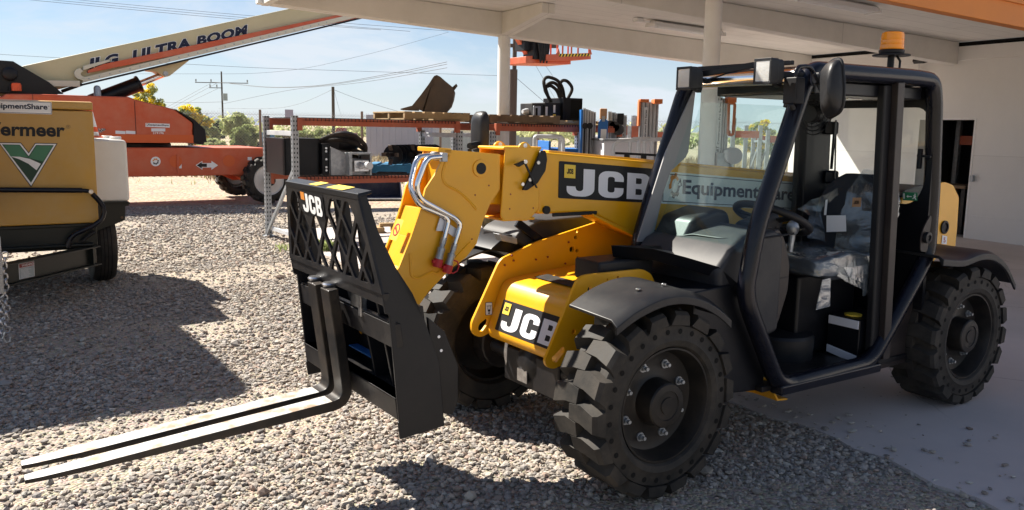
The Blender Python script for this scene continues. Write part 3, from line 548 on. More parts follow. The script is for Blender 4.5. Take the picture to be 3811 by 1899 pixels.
# pierced guard
a_, b_, tk = .070, .088, .0075
def clip(poly, n, d):
    o = []
    for i in range(len(poly)):
        p, q = poly[i-1], poly[i]; dp, dq = p[0]*n[0]+p[1]*n[1]-d, q[0]*n[0]+q[1]*n[1]-d
        if dp <= 0 < dq or dq <= 0 < dp: t = dp/(dp-dq); o.append((p[0]+(q[0]-p[0])*t, p[1]+(q[1]-p[1])*t))
        if dq <= 0: o.append(q)
    return o
Z0, Z1 = .905, 1.238
holes = []
k_ = .30
for i in range(-1, 16):
    for j in range(-1, 6):
        if (i+j) % 2: continue
        cx, cz = .30+i*a_, .90+j*b_
        pg = [(cx-a_+tk*1.5, cz), (cx, cz+b_-tk*1.9), (cx+a_-tk*1.5, cz), (cx, cz-b_+tk*1.9)]
        pg = clip(pg, (0, -1), -(Z0+.022)); 
        if pg: pg = clip(pg, (0, 1), Z1-.022)
        if pg: pg = clip(pg, (-1, k_), -(.30+.030)+k_*.90)
        if pg: pg = clip(pg, (1, k_), 1.25-.030+k_*.90)
        if len(pg) < 3: continue
        ar = abs(sum(pg[q-1][0]*pg[q][1]-pg[q][0]*pg[q-1][1] for q in range(len(pg))))/2
        if ar < .0011: continue
        if .70 < cx < .98 and cz > 1.14: continue
        holes.append(fil2(pg, .012, 3))
me = flat_mesh([[(.30, Z0), (1.25, Z0), (1.15, Z1), (.40, Z1)]]+holes, .005); n = len(me.vertices); a = np.zeros(n*3); me.vertices.foreach_get('co', a); a = a.reshape(-1, 3)
bb = np.stack([-1.053-.13*(a[:, 1]-.43)+a[:, 2], a[:, 0], a[:, 1]], 1); me.vertices.foreach_set('co', bb.ravel()); me.materials.append(M['worn']); me.update()
gd = link('load_guard', me, car, .0015)
tb = MB(); tb.loft([[(xf(1.235)-.006, y, 1.228), (xf(1.25)-.006, y, 1.252), (xf(1.25)+.055, y2, 1.262), (xf(1.25)+.055, y2, 1.250), (xf(1.235)+.004, y, 1.240)] for y, y2 in ((.395, .405), (1.155, 1.145))])
tbo = tb.build('guard_top_rail', M['black'], car, .004)
for y0, y1 in ((.545, .70), (.80, .885)):
    on_quad(flat_mesh(RECT), [(xf(1.25)-.002, y1, 1.2535), (xf(1.25)-.002, y0, 1.2535), (xf(1.25)+.05, y0, 1.2625), (xf(1.25)+.05, y1, 1.2625)], 'warning_sticker', M['sticker_y'], tbo, .0015)
gq = [(xf(1.12)-.008, .99, 1.135), (xf(1.12)-.008, .735, 1.125), (xf(1.215)-.008, .735, 1.222), (xf(1.215)-.008, .99, 1.228)]
bg_ = on_quad(flat_mesh([rrect(0, 1, 0, 1, .06)]), gq, 'guard_badge', M['black'], car, .001)
on_quad(flat_mesh(jcb_letters()), sub_quad(gq, .10, .96, .06, .92), 'lettering', M['white'], bg_, .004, box=((0, 0), (1, 1)))
on_quad(flat_mesh(RECT), sub_quad(gq, .06, .22, .58, .92), 'logo_square', M['orange_l'], bg_, .003)
for y in (.715, .87):
    pn = MB(); x = xf(.83)-.015; pn.lathe([(.011, .80), (.011, .852), (.03, .856), (.034, .866), (.03, .872), (.001, .874)], (x, y+.06, 0), 'z', 16); pn.build('fork_pin', M['steel'], car)
zb = MB(); zb.box(-1.085, -1.075, .56, .66, .80, .86); zb.box(-1.085, -1.06, .56, .585, .77, .86); zb.build('zinc_bracket', M['steel'], car, .002)
def fork(Y, dx=0, dz=0):
    W_ = .088; th = .042
    cl_ = fillet([(xf(.85)-.030, 0, .855), (xf(.40)-.028+dx*0, 0, .392), (-2.205, 0, .293)], .07, 6)
    cl_ = cl_[:-1]+[Vector((-1.75, 0, .333)), Vector((-2.02, 0, .3095)), Vector((-2.16, 0, .297)), Vector((-2.195, 0, .2945)), Vector((-2.21, 0, .2935))]
    rings = []; N = len(cl_)
    for i, q in enumerate(cl_):
        t = (cl_[min(i+1, N-1)]-cl_[max(i-1, 0)]).normalized(); nrm = Vector((t.z, 0, -t.x))
        tt, ww = th, W_
        if q.x < -1.3: tt = th*(1-.62*min(1, (-1.3-q.x)/.9))
        if q.x < -2.0: ww = W_*(1-.42*((-2.0-q.x)/.21)**2)
        up = q+nrm*(th/2) ; dn = up-nrm*tt; m_ = Y+W_/2
        rings.append([(up.x, m_-ww/2, up.z+dz), (up.x, m_+ww/2, up.z+dz), (dn.x, m_+ww/2, dn.z+dz), (dn.x, m_-ww/2, dn.z+dz)])
    f = MB(); f.loft(rings); o = f.build('pallet_fork', [M['fork'], M['forktop']], car, .004)
    for p in o.data.polygons:
        if p.normal.z > .75 and p.center.x < -1.2: p.material_index = 1
    return o
fork(.70); fork(.842)

# ---- cab
LOOP = [(.822, .312), (.580, .727), (.560, .81), (.607, 1.07), (.860, 1.69), (.915, 1.772), (1.73, 1.777), (1.90, 1.77), (1.935, 1.66), (1.985, 1.22), (2.0, .87), (1.93, .765), (1.545, .322)]
def loop(Y, pts=LOOP, r=.10): return [Vector((q.x, Y, q.z)) for q in fillet([(x, Y, z) for x, z in pts], r, 6, True)]
cf = MB(); cf.tube(loop(.12), .041, 16, True); cabf = cf.build('cab_frame', M['satin'], tele, 0, 50)
ff2 = MB(); ff2.tube(loop(.80, [(.515, .86), (.580, 1.07), (.806, 1.69), (.87, 1.772), (1.73, 1.777), (1.90, 1.77), (1.935, 1.66), (1.985, 1.22), (2.0, .80)]), .040, 14, True); ff2.build('far_cab_frame', M['satin'], tele, 0, 50)
s_ = MB(); s_.box(.80, 1.59, .075, .15, .275, .325); s_.build('sill', M['satin'], cabf, .012)
fs = MB(); fs.bar((1.575, .105, 1.745), (1.645, .105, .335), .036, .058, (1, 0, 0)); fs.build('door_post', M['console'], cabf, .004)
fs = MB(); fs.bar((1.535, .145, 1.735), (1.605, .145, .335), .045, .085, (1, 0, 0)); fs.build('door_seal', M['ink'], cabf, .012)
tb2 = MB(); tb2.tube([(.846, .13, 1.742), (.812, .80, 1.742)], .036, 18); tb2.build('front_header_tube', M['chrome'], cabf)  # tube is black paint; the chrome stands in for its sky glare
lb = MB(); lb.box(.85, .87, .18, .76, 1.795, 1.815); lb.build('lamp_rail', M['black'], cabf, .003)
rfp = MB(); rfp.prism([(.93, 1.775), (1.0, 1.800), (1.4, 1.806), (1.8, 1.802), (1.88, 1.785), (1.88, 1.74), (.93, 1.74)], 'y', .12, .80); rfo = rfp.build('roof_panel', M['black'], cabf, .01)
hl = MB(); hl.box(1.0, 1.88, .16, .76, 1.67, 1.735); hlo = hl.build('headliner', M['black'], rfo, .01)
il = MB(); il.box(1.46, 1.58, .30, .42, 1.664, 1.669); il.build('interior_light', M['lens'], hlo)
il = MB(); il.box(1.90, 1.96, .10, .14, 1.79, 1.80); 
wsq = [(.575, .72), (.586, 1.00)]
ws = MB(); ws.loft([[(x, .158, z), (x, .762, z), (x+.006, .762, z-.002), (x+.006, .158, z-.002)] for x, z in ((.560, .96), (.865, 1.70))]); ws.build('windscreen', M['windscreen'], cabf)
ptr = MB(); ptr.prism(T('z1', [(478, 325), (492, 320), (446, 712), (430, 745), (335, 835), (290, 960), (215, 1284), (120, 1284), (300, 720)], .755), 'y', .752, .760); ptr.build('pillar_trim', M['trim'], cabf, .001)
sg = MB(); sg.prism([(.66, .98), (.93, 1.64), (1.82, 1.64), (1.80, .98)], 'y', .792, .797); sg.build('side_window', M['sideglass'], cabf)
fp = MB(); fp.prism([(1.76, .80), (1.74, 1.72), (1.93, 1.72), (1.97, 1.55), (2.0, .80)], 'y', .75, .835); fpo = fp.build('rear_corner_post', M['black'], cabf, .01)
for v_ in (560, 870):
    q = TF.on('z1', 1335, v_, 1, .75); hg = MB(); hg.bar((q.x-.02, .76, q.z), (q.x+.03, .70, q.z), .07, .075); hg.build('window_hinge', M['black'], fpo, .012)
RW = [(-.0, 0)]
op = fil2([(.155, 1.17), (.30, 1.115), (.77, 1.115), (.77, 1.64), (.155, 1.64)], .06, 5)
op = fil2([(-.0+.185, 1.12), (.775, 1.12), (.775, 1.635), (.145, 1.635), (.125, 1.25)], .07, 5)
me = flat_mesh([[(.10, .45), (.82, .45), (.82, 1.74), (.10, 1.74)], op], .012); n = len(me.vertices); a = np.zeros(n*3); me.vertices.foreach_get('co', a); a = a.reshape(-1, 3)
me.vertices.foreach_set('co', np.stack([1.945-.03*(a[:, 1]-1.2)+a[:, 2], a[:, 0], a[:, 1]], 1).ravel()); me.materials.append(M['black']); me.update(); rw = link('rear_wall', me, cabf, .003)
g = MB(); g.loft([[(1.95-.03*(z-1.2), .12, z), (1.95-.03*(z-1.2), .79, z), (1.953-.03*(z-1.2), .79, z), (1.953-.03*(z-1.2), .12, z)] for z in (1.08, 1.66)]); rg = g.build('rear_window', M['sideglass'], rw)
q = [tuple(TF.on('z3', a, b, 0, 1.936)) for a, b in ((845, 1092), (945, 1098), (945, 1041), (845, 1036))]
es = on_quad(flat_mesh(RECT), q, 'exit_sticker', M['grn'], rw, .002)
on_quad(flat_mesh([[(.04, .2), (.04, .85), (.14, .85), (.14, .2)], [(.26, .5), (.38, .7), (.38, .56), (.62, .56), (.62, .44), (.38, .44), (.38, .3)], [(.78, .80), (.84, .88), (.90, .80), (.84, .72)], [(.70, .62), (.84, .70), (.92, .58), (.86, .42), (.94, .16), (.88, .12), (.80, .36), (.68, .2), (.64, .26), (.76, .44), (.80, .58), (.72, .54)]]), q, 'exit_symbol', M['white'], es, .003, box=((0, 0), (1, 1)))
wp = MB(); p, q = TF.on('z3', 388, 545, 0, 1.90), TF.on('z3', 378, 1000, 0, 1.90); wp.bar(p, q, .006, .008, (1, 0, 0)); p, q = TF.on('z3', 382, 560, 0, 1.89), TF.on('z3', 355, 880, 0, 1.89); wp.bar(p, q, .012, .012, (1, 0, 0)); wp.build('wiper', M['black'], rw)
q = TF.on('z3', 960, 800, 0, 1.915); hb = MB(); hb.bar((q.x, q.y, q.z+.045), (q.x, q.y, q.z-.06), .02, .022, (1, 0, 0)); hb.bar((q.x, q.y+.015, q.z+.01), (q.x, q.y-.06, q.z+.005), .014, .014); hb.build('window_latch', M['black'], rw, .003)
trp = MB(); trp.prism([(1.58, .30), (1.94, .72), (2.02, .68), (2.05, .26), (1.60, .255)], 'y', .15, .17); trp.build('rear_quarter_panel', M['console'], cabf, .004)
fl_ = MB(); fl_.box(.74, 1.95, .14, .80, .285, .315); fl_.build('cab_floor', M['worn'], tele, .006)
iw = MB(); iw.box(.60, 1.95, .775, .80, .30, .97); iw.build('inner_side_wall', M['black'], tele, .004)
ms = MB(); ms.prism([(.30, .80), (.62, .82), (.80, .36), (.80, .28), (.30, .32)], 'y', .18, .80); ms.build('front_bulkhead', M['black'], tele, .01)
# dark cowl sheet sweeping back under the windscreen
E_ = [Vector(TF.on('km', a, b, 1, y)) for a, b, y in ((135, 757, .56), (420, 780, .40), (650, 840, .28), (870, 905, .20), (1050, 1060, .14))]
cw = MB(); low = [Vector((q.x+.03, q.y+.02, q.z-.06)) for q in E_]; inn = [Vector((.60+.02*i, .62-.04*i, .93-.03*i)) for i in range(5)]
cw.loft([[E_[i], inn[i], inn[i]-Vector((0, 0, .02)), low[i]] for i in range(5)]); cw.build('cowl_sheet', M['black'], tele, .002)
gb = MB(); gb.box(.03, .36, .50, .68, .81, .905); gb.build('fluid_box', M['plastic'], tele, .012)
# dash, steering
da = MB(); DP = [(.47, .74), (.455, .885), (.53, .965), (.66, 1.02), (.82, 1.045), (.88, 1.03), (.90, .98), (.90, .55), (.66, .50)]
da.prism(DP, 'y', .19, .76); dso = da.build('dashboard', M['dash'], tele, .03, seg=4)
dh = MB(); dh.prism([(.56, .95), (.64, 1.075), (.80, 1.115), (.88, 1.10), (.91, 1.02)], 'y', .52, .755); dh.build('instrument_binnacle', M['plastic'], dso, .03, seg=4)
ln = MB(); ln.tube([(x, y, z) for x, y, z in fillet([(.60, .765, .99), (.58, .55, .985), (.60, .50, 1.00), (.61, .30, 1.0), (.75, .187, 1.01), (.95, .185, 1.02)], .05)], .005, 6); ln.build('panel_gap', M['ink'], dso)
sc_ = MB(); sc_.tube([(.86, .40, 1.0), (1.06, .40, 1.07)], [.07, .045], 16); sc_.build('steering_column', M['dash'], dso, .006)
cs = MB(); cs.prism(fil2(T('z2', [(415, 510), (470, 180), (505, 170), (545, 240), (575, 400), (565, 560), (495, 790), (440, 820), (370, 600)], .21), .03), 'y', .20, .28); cso = cs.build('side_console', M['console'], dso, .012)
gl = MB(); q = T('z2', [(420, 512), (575, 480)], .198); gl.bar((q[0][0], .199, q[0][1]), (q[1][0], .199, q[1][1]), .004, .005); gl.build('console_gap', M['ink'], cso)
swc = Vector((1.07, .41, 1.065)); ax_ = Vector((.42, 0, .91)).normalized(); u_ = Vector((0, 1, 0)); v__ = ax_.cross(u_)
sw_ = MB(); sw_.tube([swc+(u_*math.cos(t*math.pi/18)+v__*math.sin(t*math.pi/18))*.185 for t in range(36)], .019, 12, True)
swo = sw_.build('steering_wheel', M['ink'], tele, 0, 60)
for t in (20, 160, 270): d = u_*math.cos(R(t))+v__*math.sin(R(t)); b = MB(); b.bar(swc-ax_*.02, swc+d*.185, .035, .012, ax_); b.build('wheel_spoke', M['ink'], swo, .003)
b = MB(); b.tube([swc-ax_*.05, swc-ax_*.0, swc+ax_*.005], [.05, .055, .03], 16); b.build('wheel_hub', M['ink'], swo, .004)
q = TF.on('z2', 600, 170, 1, .36); b = MB(); b.ball(q, .032, 12, (1, 1, 1.25)); b.tube([q-Vector((0, 0, .03)), q-Vector((.01, 0, .12))], [.016, .012]); b.build('control_knob', M['galv'], tele)
b = MB(); b.lathe([(.030, .835), (.034, .85), (.034, .92)], (.645, .215, 0), 'z', 18); bo = b.build('fluid_reservoir', M['whitep'], tele); b = MB(); b.lathe([(.037, .918), (.037, .937), (.034, .941), (.001, .943)], (.645, .215, 0), 'z', 18); b.build('reservoir_cap', M['ink'], bo)
# seat in its torn wrapper
st = MB(); st.prism(fil2([(1.20, .80), (1.22, .862), (1.40, .875), (1.68, .855), (1.72, .76), (1.30, .755)], .03), 'y', .22, .66); sto = st.build('seat', M['seat'], tele, .035, seg=4)
sb = MB(); rr_ = []
for t in range(13):
    f = t/12; z = .86+.415*f; wd = .215*(1.0 if f < .62 else math.sqrt(max(.03, 1-((f-.62)/.385)**2*.85))); xb = 1.635+.26*(z-.86)+(.0 if f < .5 else .03*(f-.5))
    rr_.append([(xb+.02, .41-wd, z), (xb-.012, .41-wd*.72, z), (xb+.006, .41, z), (xb-.012, .41+wd*.72, z), (xb+.02, .41+wd, z), (xb+.085, .41+wd*.9, z), (xb+.10, .41, z), (xb+.085, .41-wd*.9, z)])
sb.loft(rr_); sbo = sb.build('backrest', M['seat'], sto, .012, 70)
sx = MB(); sx.box(1.30, 1.80, .40, .70, .32, .755); sx.build('seat_base', M['black'], sto, .02)
def crumple(bm_, amp, sc, it=3):
    bmesh.ops.subdivide_edges(bm_, edges=bm_.edges[:], cuts=it, use_grid_fill=True)
    from mathutils import noise as N_
    for v in bm_.verts: d = N_.noise_vector(v.co*sc)*amp+N_.noise_vector(v.co*sc*2.7)*amp*.5; v.co += d
def wrap(name, polys, parent, amp=.012, sc=14, it=3):
    b = bmesh.new()
    for pl in polys: b.faces.new([b.verts.new(q) for q in pl])
    bmesh.ops.remove_doubles(b, verts=b.verts[:], dist=1e-4); crumple(b, amp, sc, it)
    me = bpy.data.meshes.new(name); b.to_mesh(me); b.free(); me.materials.append(M['bag']); return link(name, me, parent, 0, 180)
X = lambda x, pts, key='ks': [TF.on(key, a, b, 0, x) for a, b in pts]
yb = lambda x, y, z: (x, y, z)
bw = lambda y, z, d=0: (1.607+.26*(z-.86)+d, y, z)
wrap('backrest_wrap', [[bw(.19, .88), bw(.43, .88), bw(.43, 1.08), bw(.175, 1.08)], [bw(.175, 1.08), bw(.43, 1.08), bw(.42, 1.20, .012), bw(.185, 1.20, .012)], [bw(.185, 1.20, .012), bw(.42, 1.20, .012), bw(.40, 1.30, .06), bw(.29, 1.30, .06)], [bw(.19, .88), bw(.175, 1.08), bw(.17, 1.08, .12), bw(.18, .88, .12)], [bw(.175, 1.08), bw(.185, 1.20, .012), bw(.19, 1.20, .11), bw(.17, 1.08, .12)]], sto, .011, 17, 6)
wrap('cushion_wrap', [[(1.19, .20, .868), (1.19, .67, .868), (1.42, .67, .892), (1.42, .20, .892)], [(1.42, .20, .892), (1.42, .67, .892), (1.70, .67, .875), (1.70, .20, .875)], [(1.18, .195, .79), (1.18, .67, .79), (1.19, .67, .868), (1.19, .20, .868)], [(1.18, .195, .79), (1.19, .20, .868), (1.42, .20, .892), (1.42, .185, .79)], [(1.42, .185, .79), (1.42, .20, .892), (1.70, .20, .875), (1.72, .17, .76)], [(1.30, .18, .79), (1.42, .185, .79), (1.66, .17, .72), (1.72, .165, .63), (1.55, .165, .68)]], sto, .010, 20, 6)
wrap('loose_wrap', [[tuple(TF.on('ks', a, b, 1, y)) for a, b, y in pl] for pl in ([(305, 455, .70), (440, 375, .62), (560, 520, .55), (420, 520, .60)], [(440, 375, .62), (680, 270, .50), (770, 520, .46), (560, 520, .55)], [(420, 520, .60), (560, 520, .55), (600, 700, .50), (390, 620, .58)], [(560, 520, .55), (770, 520, .46), (790, 700, .44), (600, 700, .50)], [(390, 620, .58), (600, 700, .50), (700, 800, .46), (400, 730, .55)], [(600, 700, .50), (790, 700, .44), (860, 790, .42), (700, 800, .46)])], sto, .010, 15, 4)
wrap('hanging_wrap', [[tuple(TF.on('ks', a, b, 1, .17)) for a, b in pl] for pl in ([(920, 1000), (1035, 960), (1000, 1150), (930, 1160)], [(930, 1160), (1000, 1150), (960, 1284), (925, 1290)], [(740, 1010), (920, 1000), (930, 1160), (800, 1110)])], sto, .008, 18, 4)
pu = MB(); q = [TF.on('z2', a, b, 1, .19) for a, b in ((750, 692), (838, 668), (843, 487), (792, 500))]; pu.loft([q, [v+Vector((0, .004, 0)) for v in q]]); puo = pu.build('document_pouch', M['bag'], sto)
q = X(1.588, [(580, 678), (770, 672), (765, 518), (580, 520)]); on_quad(flat_mesh(RECT), q, 'paper_sheet', M['paper'], sto, .0)
q = X(1.625, [(823, 438), (908, 438), (913, 350), (830, 350)]); lo_ = on_quad(flat_mesh(RECT), q, 'fabric_label', M['tan'], sbo, .0); on_quad(flat_mesh(jcb_letters()), sub_quad(q, .2, .8, .3, .7), 'label_lettering', M['ink'], lo_, .004, box=((0, 0), (1, 1)))
q = X(1.60, [(555, 515), (578, 515), (592, 365), (572, 370)]); on_quad(flat_mesh(RECT), q, 'tag_strip', M['white'], sto, .0)
bt = MB(); bt.box(1.53, 1.80, .18, .37, .28, .535); bto = bt.build('battery_box', M['black'], tele, .006)
b = MB(); b.box(1.524, 1.53, .185, .365, .485, .53); b.build('box_trim', M['decalwhite'], bto, .002); b = MB(); b.prism([(.185, .30), (.365, .33), (.365, .37), (.185, .345)], 'x', 1.524, 1.53); b.build('box_trim', M['decalwhite'], bto, .002)
b = MB(); b.lathe([(.045, .537), (.045, .545), (.02, .55), (.001, .55)], (1.60, .27, 0), 'z', 18); b.build('isolator_key', M['sticker_y'], bto, .001)
b = MB(); b.lathe([(.17, .315), (.175, .43), (.165, .445), (.001, .45)], (1.28, .48, 0), 'z', 36); b.build('floor_console', M['plastic'], tele)
ya = MB(); ya.prism([(.72, .35), (.855, .31), (.932, .197), (1.01, .189), (1.01, .198), (.938, .207), (.863, .32), (.72, .36)], 'y', .20, .50); ya.prism([(.45, .42), (.72, .36), (.855, .31), (.932, .20), (.72, .26), (.45, .33)], 'y', .33, .345); ya.build('step_bracket', M['yellow'], tele, .002)
q = TF.on('z2', 1447, 230, 1, .085); rb = MB(); rb.lathe([(.030, 0), (.030, .02), (.016, .022), (.015, .014), (.001, .014)], (0, 0, 0), 'y', 26)
for i, v in enumerate(rb.v): rb.v[i] = (q.x+v[0], .085-v[1], q.z+v[2])
rb.build('door_catch', M['plastic'], cabf, .001); ct = MB(); ct.prism(fil2([(q.x-.045, q.z), (q.x-.035, q.z-.075), (q.x+.03, q.z-.08), (q.x+.045, q.z+.1), (q.x+.03, q.z+.12), (q.x-.02, q.z+.06)], .02), 'y', .086, .094); ct.build('catch_plate', M['console'], cabf, .002)
# work lamps, mirror, beacon, fan
def lamp(p, yaw):
    b = MB(); b.prism(rrect(-.052, .052, -.055, .055, .014), 'x', -.040, .0); b.prism(rrect(-.050, .050, -.052, .052, .02), 'x', .0, .03); b.prism(rrect(-.032, .032, -.035, .035, .015), 'x', .03, .052)
    for f_ in ((-.052, .052, .043, .055), (-.052, .052, -.055, -.043), (-.052, -.041, -.043, .043), (.041, .052, -.043, .043)): b.prism(rrect(*f_, .002), 'x', -.046, -.039)
    o = b.build('work_lamp', M['plastic'], cabf, .004); o.location = p; o.rotation_euler = (0, 0, R(yaw))
    l = MB(); l.prism(rrect(-.041, .041, -.043, .043, .006), 'x', -.0435, -.0395); l.build('lamp_lens', M['lens'], o)
    k = MB(); k.bar((.03, .02, -.03), (.09, .03, -.05), .03, .03); k.tube([(.04, .035, .0), (.07, .04, .03), (.10, .03, .0)], .006); k.build('lamp_bracket', M['black'], o, .003); return o
pn_, pf_ = TF.on('z1', 968, 200, 0, .64), TF.on('z1', 462, 245, 0, .68)
lamp(pn_, -6); lamp(pf_, -4)
br = MB(); br.bar((pn_.x+.08, pn_.y+.02, pn_.z-.01), (.88, .13, 1.745), .045, .03); br.build('lamp_arm', M['black'], cabf, .004); br = MB(); br.bar((pf_.x+.06, pf_.y+.01, pf_.z-.01), (.87, .74, 1.75), .03, .03); br.bar((pf_.x+.07, pf_.y, pf_.z+.025), (.86, .40, 1.805), .012, .03); br.build('lamp_arm', M['black'], cabf, .004)
mo_ = [(q.y, q.z) for q in [TF.on('z1', a, b, 0, .80) for a, b in ((1286, 210), (1300, 165), (1360, 120), (1415, 118), (1432, 160), (1447, 320), (1440, 410), (1415, 460), (1335, 498), (1303, 478), (1290, 420))]]
mo_ = fil2(mo_, .03, 3); cy_ = sum(q[0] for q in mo_)/len(mo_); cz_ = sum(q[1] for q in mo_)/len(mo_)
mi = MB(); mi.loft([[(.80+dx+(y-cy_)*.25, cy_+(y-cy_)*s, cz_+(z-cz_)*s) for y, z in mo_] for dx, s in ((-.050, .35), (-.046, .60), (-.032, .82), (-.012, .95), (.010, 1.0), (.016, .98))]); mio = mi.build('mirror', M['plastic'], cabf, 0, 40)
rm_ = MB(); rm_.tube([(.812+(y-cy_)*.25, cy_+(y-cy_)*1.0, cz_+(z-cz_)*1.0) for y, z in mo_], .007, 8, True); rm_.build('mirror_rim', M['ink'], mio)
ar = MB(); p = TF.on('z1', 1240, 245, 1, .06); ar.cyl((p.x-.015, p.y-.03, p.z), (p.x+.07, p.y-.06, p.z), .026, 18); ar.cyl((p.x-.02, p.y-.028, p.z), (p.x-.014, p.y-.03, p.z), .024, 18); ar.build('mirror_pivot', M['black'], mio, .003)
ar = MB(); ar.tube(fillet([(p.x, p.y, p.z+.02), (p.x+.02, p.y-.04, p.z-.06), (p.x+.03, p.y-.06, p.z-.13)], .02), .010); ar.build('mirror_stay', M['black'], mio)
hn = MB(); pts = [TF.on('z1', a, b, 1, .07) for a, b in ((1133, 330), (1133, 200), (1150, 170), (1215, 165), (1245, 200), (1235, 290))]; hn.tube(fillet(pts, .02), .010, 10); hno = hn.build('grab_handle', M['satin'], cabf)
hm = MB(); p = TF.on('z1', 1135, 310, 1, .07); hm.box(p.x-.025, p.x+.035, p.y-.02, p.y+.05, p.z-.065, p.z+.05); hm.cyl((p.x-.03, p.y, p.z-.065), (p.x-.01, p.y, p.z-.09), .012); hm.build('handle_mount', M['ink'], hno, .006)
bx_ = 1.80; by_ = .30; be = MB(); be.lathe([(.050, 1.905), (.062, 1.91), (.064, 1.925), (.060, 1.93), (.001, 1.931)], (bx_, by_, 0), 'z', 28); be.lathe([(.094, 1.897), (.094, 1.905), (.03, 1.906), (.03, 1.896)], (bx_, by_, 0), 'z', 28); be.tube([(bx_, by_, 1.80), (bx_, by_, 1.90)], .017); be.tube([(bx_+.01, by_-.045, 1.80), (bx_+.012, by_-.045, 1.87), (bx_, by_-.03, 1.90)], .006)
beo = be.build('beacon', M['ink'], rfo, .002)
am = MB(); am.lathe([(.057, 1.930), (.060, 1.935), (.0575, 1.955), (.059, 1.957), (.0575, 1.960), (.057, 1.978), (.0585, 1.980), (.057, 1.983), (.056, 2.004), (.052, 2.016), (.04, 2.021), (.001, 2.022)], (bx_, by_, 0), 'z', 32); am.build('beacon_lens', M['amber'], beo)
q = TF.on('z1', 1250, 470, 1, .56); fn = MB()
for r in (.03, .05, .07, .09, .11): fn.tube([(q.x-.03*(1-r/.11), q.y+r*math.cos(t*math.pi/12), q.z+r*math.sin(t*math.pi/12)) for t in range(24)], .003, 6, True)
for t in range(12): fn.bar((q.x-.03, q.y, q.z), (q.x, q.y+.11*math.cos(t*math.pi/6), q.z+.11*math.sin(t*math.pi/6)), .003, .003)
fno = fn.build('cab_fan', M['ink'], cabf); b = MB(); b.cyl((q.x-.04, q.y, q.z), (q.x+.05, q.y, q.z), .045, 18); b.bar((q.x+.03, q.y, q.z), (q.x+.05, .80, q.z+.05), .02, .02); b.build('fan_motor', M['plastic'], fno, .004)

# ------------------------------------------------------------------ the ground
def ground_mat(name, cols, scale, stones=True, bump=.5, bd=.02):
    mt = bpy.data.materials.new(name); mt.use_nodes = True; n = mt.node_tree; b = n.nodes['Principled BSDF']; lk = n.links.new; b.inputs['Roughness'].default_value = .92
    t = n.nodes.new('ShaderNodeTexCoord'); z = n.nodes.new('ShaderNodeTexNoise'); z.inputs['Scale'].default_value = .55; z.inputs['Detail'].default_value = 9; z.inputs['Roughness'].default_value = .7; lk(t.outputs['Object'], z.inputs['Vector'])
    r = n.nodes.new('ShaderNodeValToRGB'); r.color_ramp.elements[0].position = .36; r.color_ramp.elements[1].position = .64; r.color_ramp.elements[0].color = (*cols[0], 1); r.color_ramp.elements[1].color = (*cols[1], 1); lk(z.outputs[0], r.inputs[0])
    v = n.nodes.new('ShaderNodeTexVoronoi'); v.inputs['Scale'].default_value = scale; lk(t.outputs['Object'], v.inputs['Vector'])
    x = n.nodes.new('ShaderNodeMix'); x.data_type = 'RGBA'; x.blend_type = 'OVERLAY'; x.inputs[0].default_value = .55 if stones else .25; lk(r.outputs[0], x.inputs[6])
    hs = n.nodes.new('ShaderNodeHueSaturation'); hs.inputs['Saturation'].default_value = .25; lk(v.outputs['Color'], hs.inputs['Color']); lk(hs.outputs[0], x.inputs[7]); lk(x.outputs[2], b.inputs['Base Color'])
    u = n.nodes.new('ShaderNodeBump'); u.inputs['Strength'].default_value = bump; u.inputs['Distance'].default_value = bd; u.invert = True; lk(v.outputs['Distance'], u.inputs['Height']); lk(u.outputs[0], b.inputs['Normal']); return mt
G_SAND = ground_mat('sandy_fines', ((.30, .25, .195), (.23, .20, .165)), 60, True, .7, .02)
G_DIRT = ground_mat('red_brown_dirt', ((.27, .19, .135), (.33, .25, .18)), 14, True, .6, .06)
G_DRY = ground_mat('dry_desert_ground', ((.36, .29, .19), (.28, .24, .15)), 3, False, .5, .1)
def sheet(name, poly, z, mt, kind='structure'):
    b = MB(); b.add([(x, y, z) for x, y in poly], [tuple(range(len(poly)))]); return tag(b.build(name, mt), kind=kind)
sheet('ground', [(-4000, -500), (4000, -500), (4000, 6000), (-4000, 6000)], -.030, G_DRY)
sheet('dirt_yard', [(-30, 12), (30, 12), (30, 29.5), (-30, 29.5)], -.024, G_DIRT)
sheet('gravel_bed', fil2([(-16, -4), (16, -4), (16, 16), (4, 17), (-1, 15.2), (-4, 15.8), (-16, 15.5)], 1.5, 6), -.014, G_SAND)
WF = Frame((-.165, 12.46), 28.02)               # axes of the canopy and the building
SE = [(-2.43, -16), (-2.45, -9.2), (-2.40, -8.3), (-2.55, -7.2), (-2.48, -6.2), (-2.7, -4.6), (-3.0, -2.9), (-3.12, -1.0), (-3.05, 1.1)]
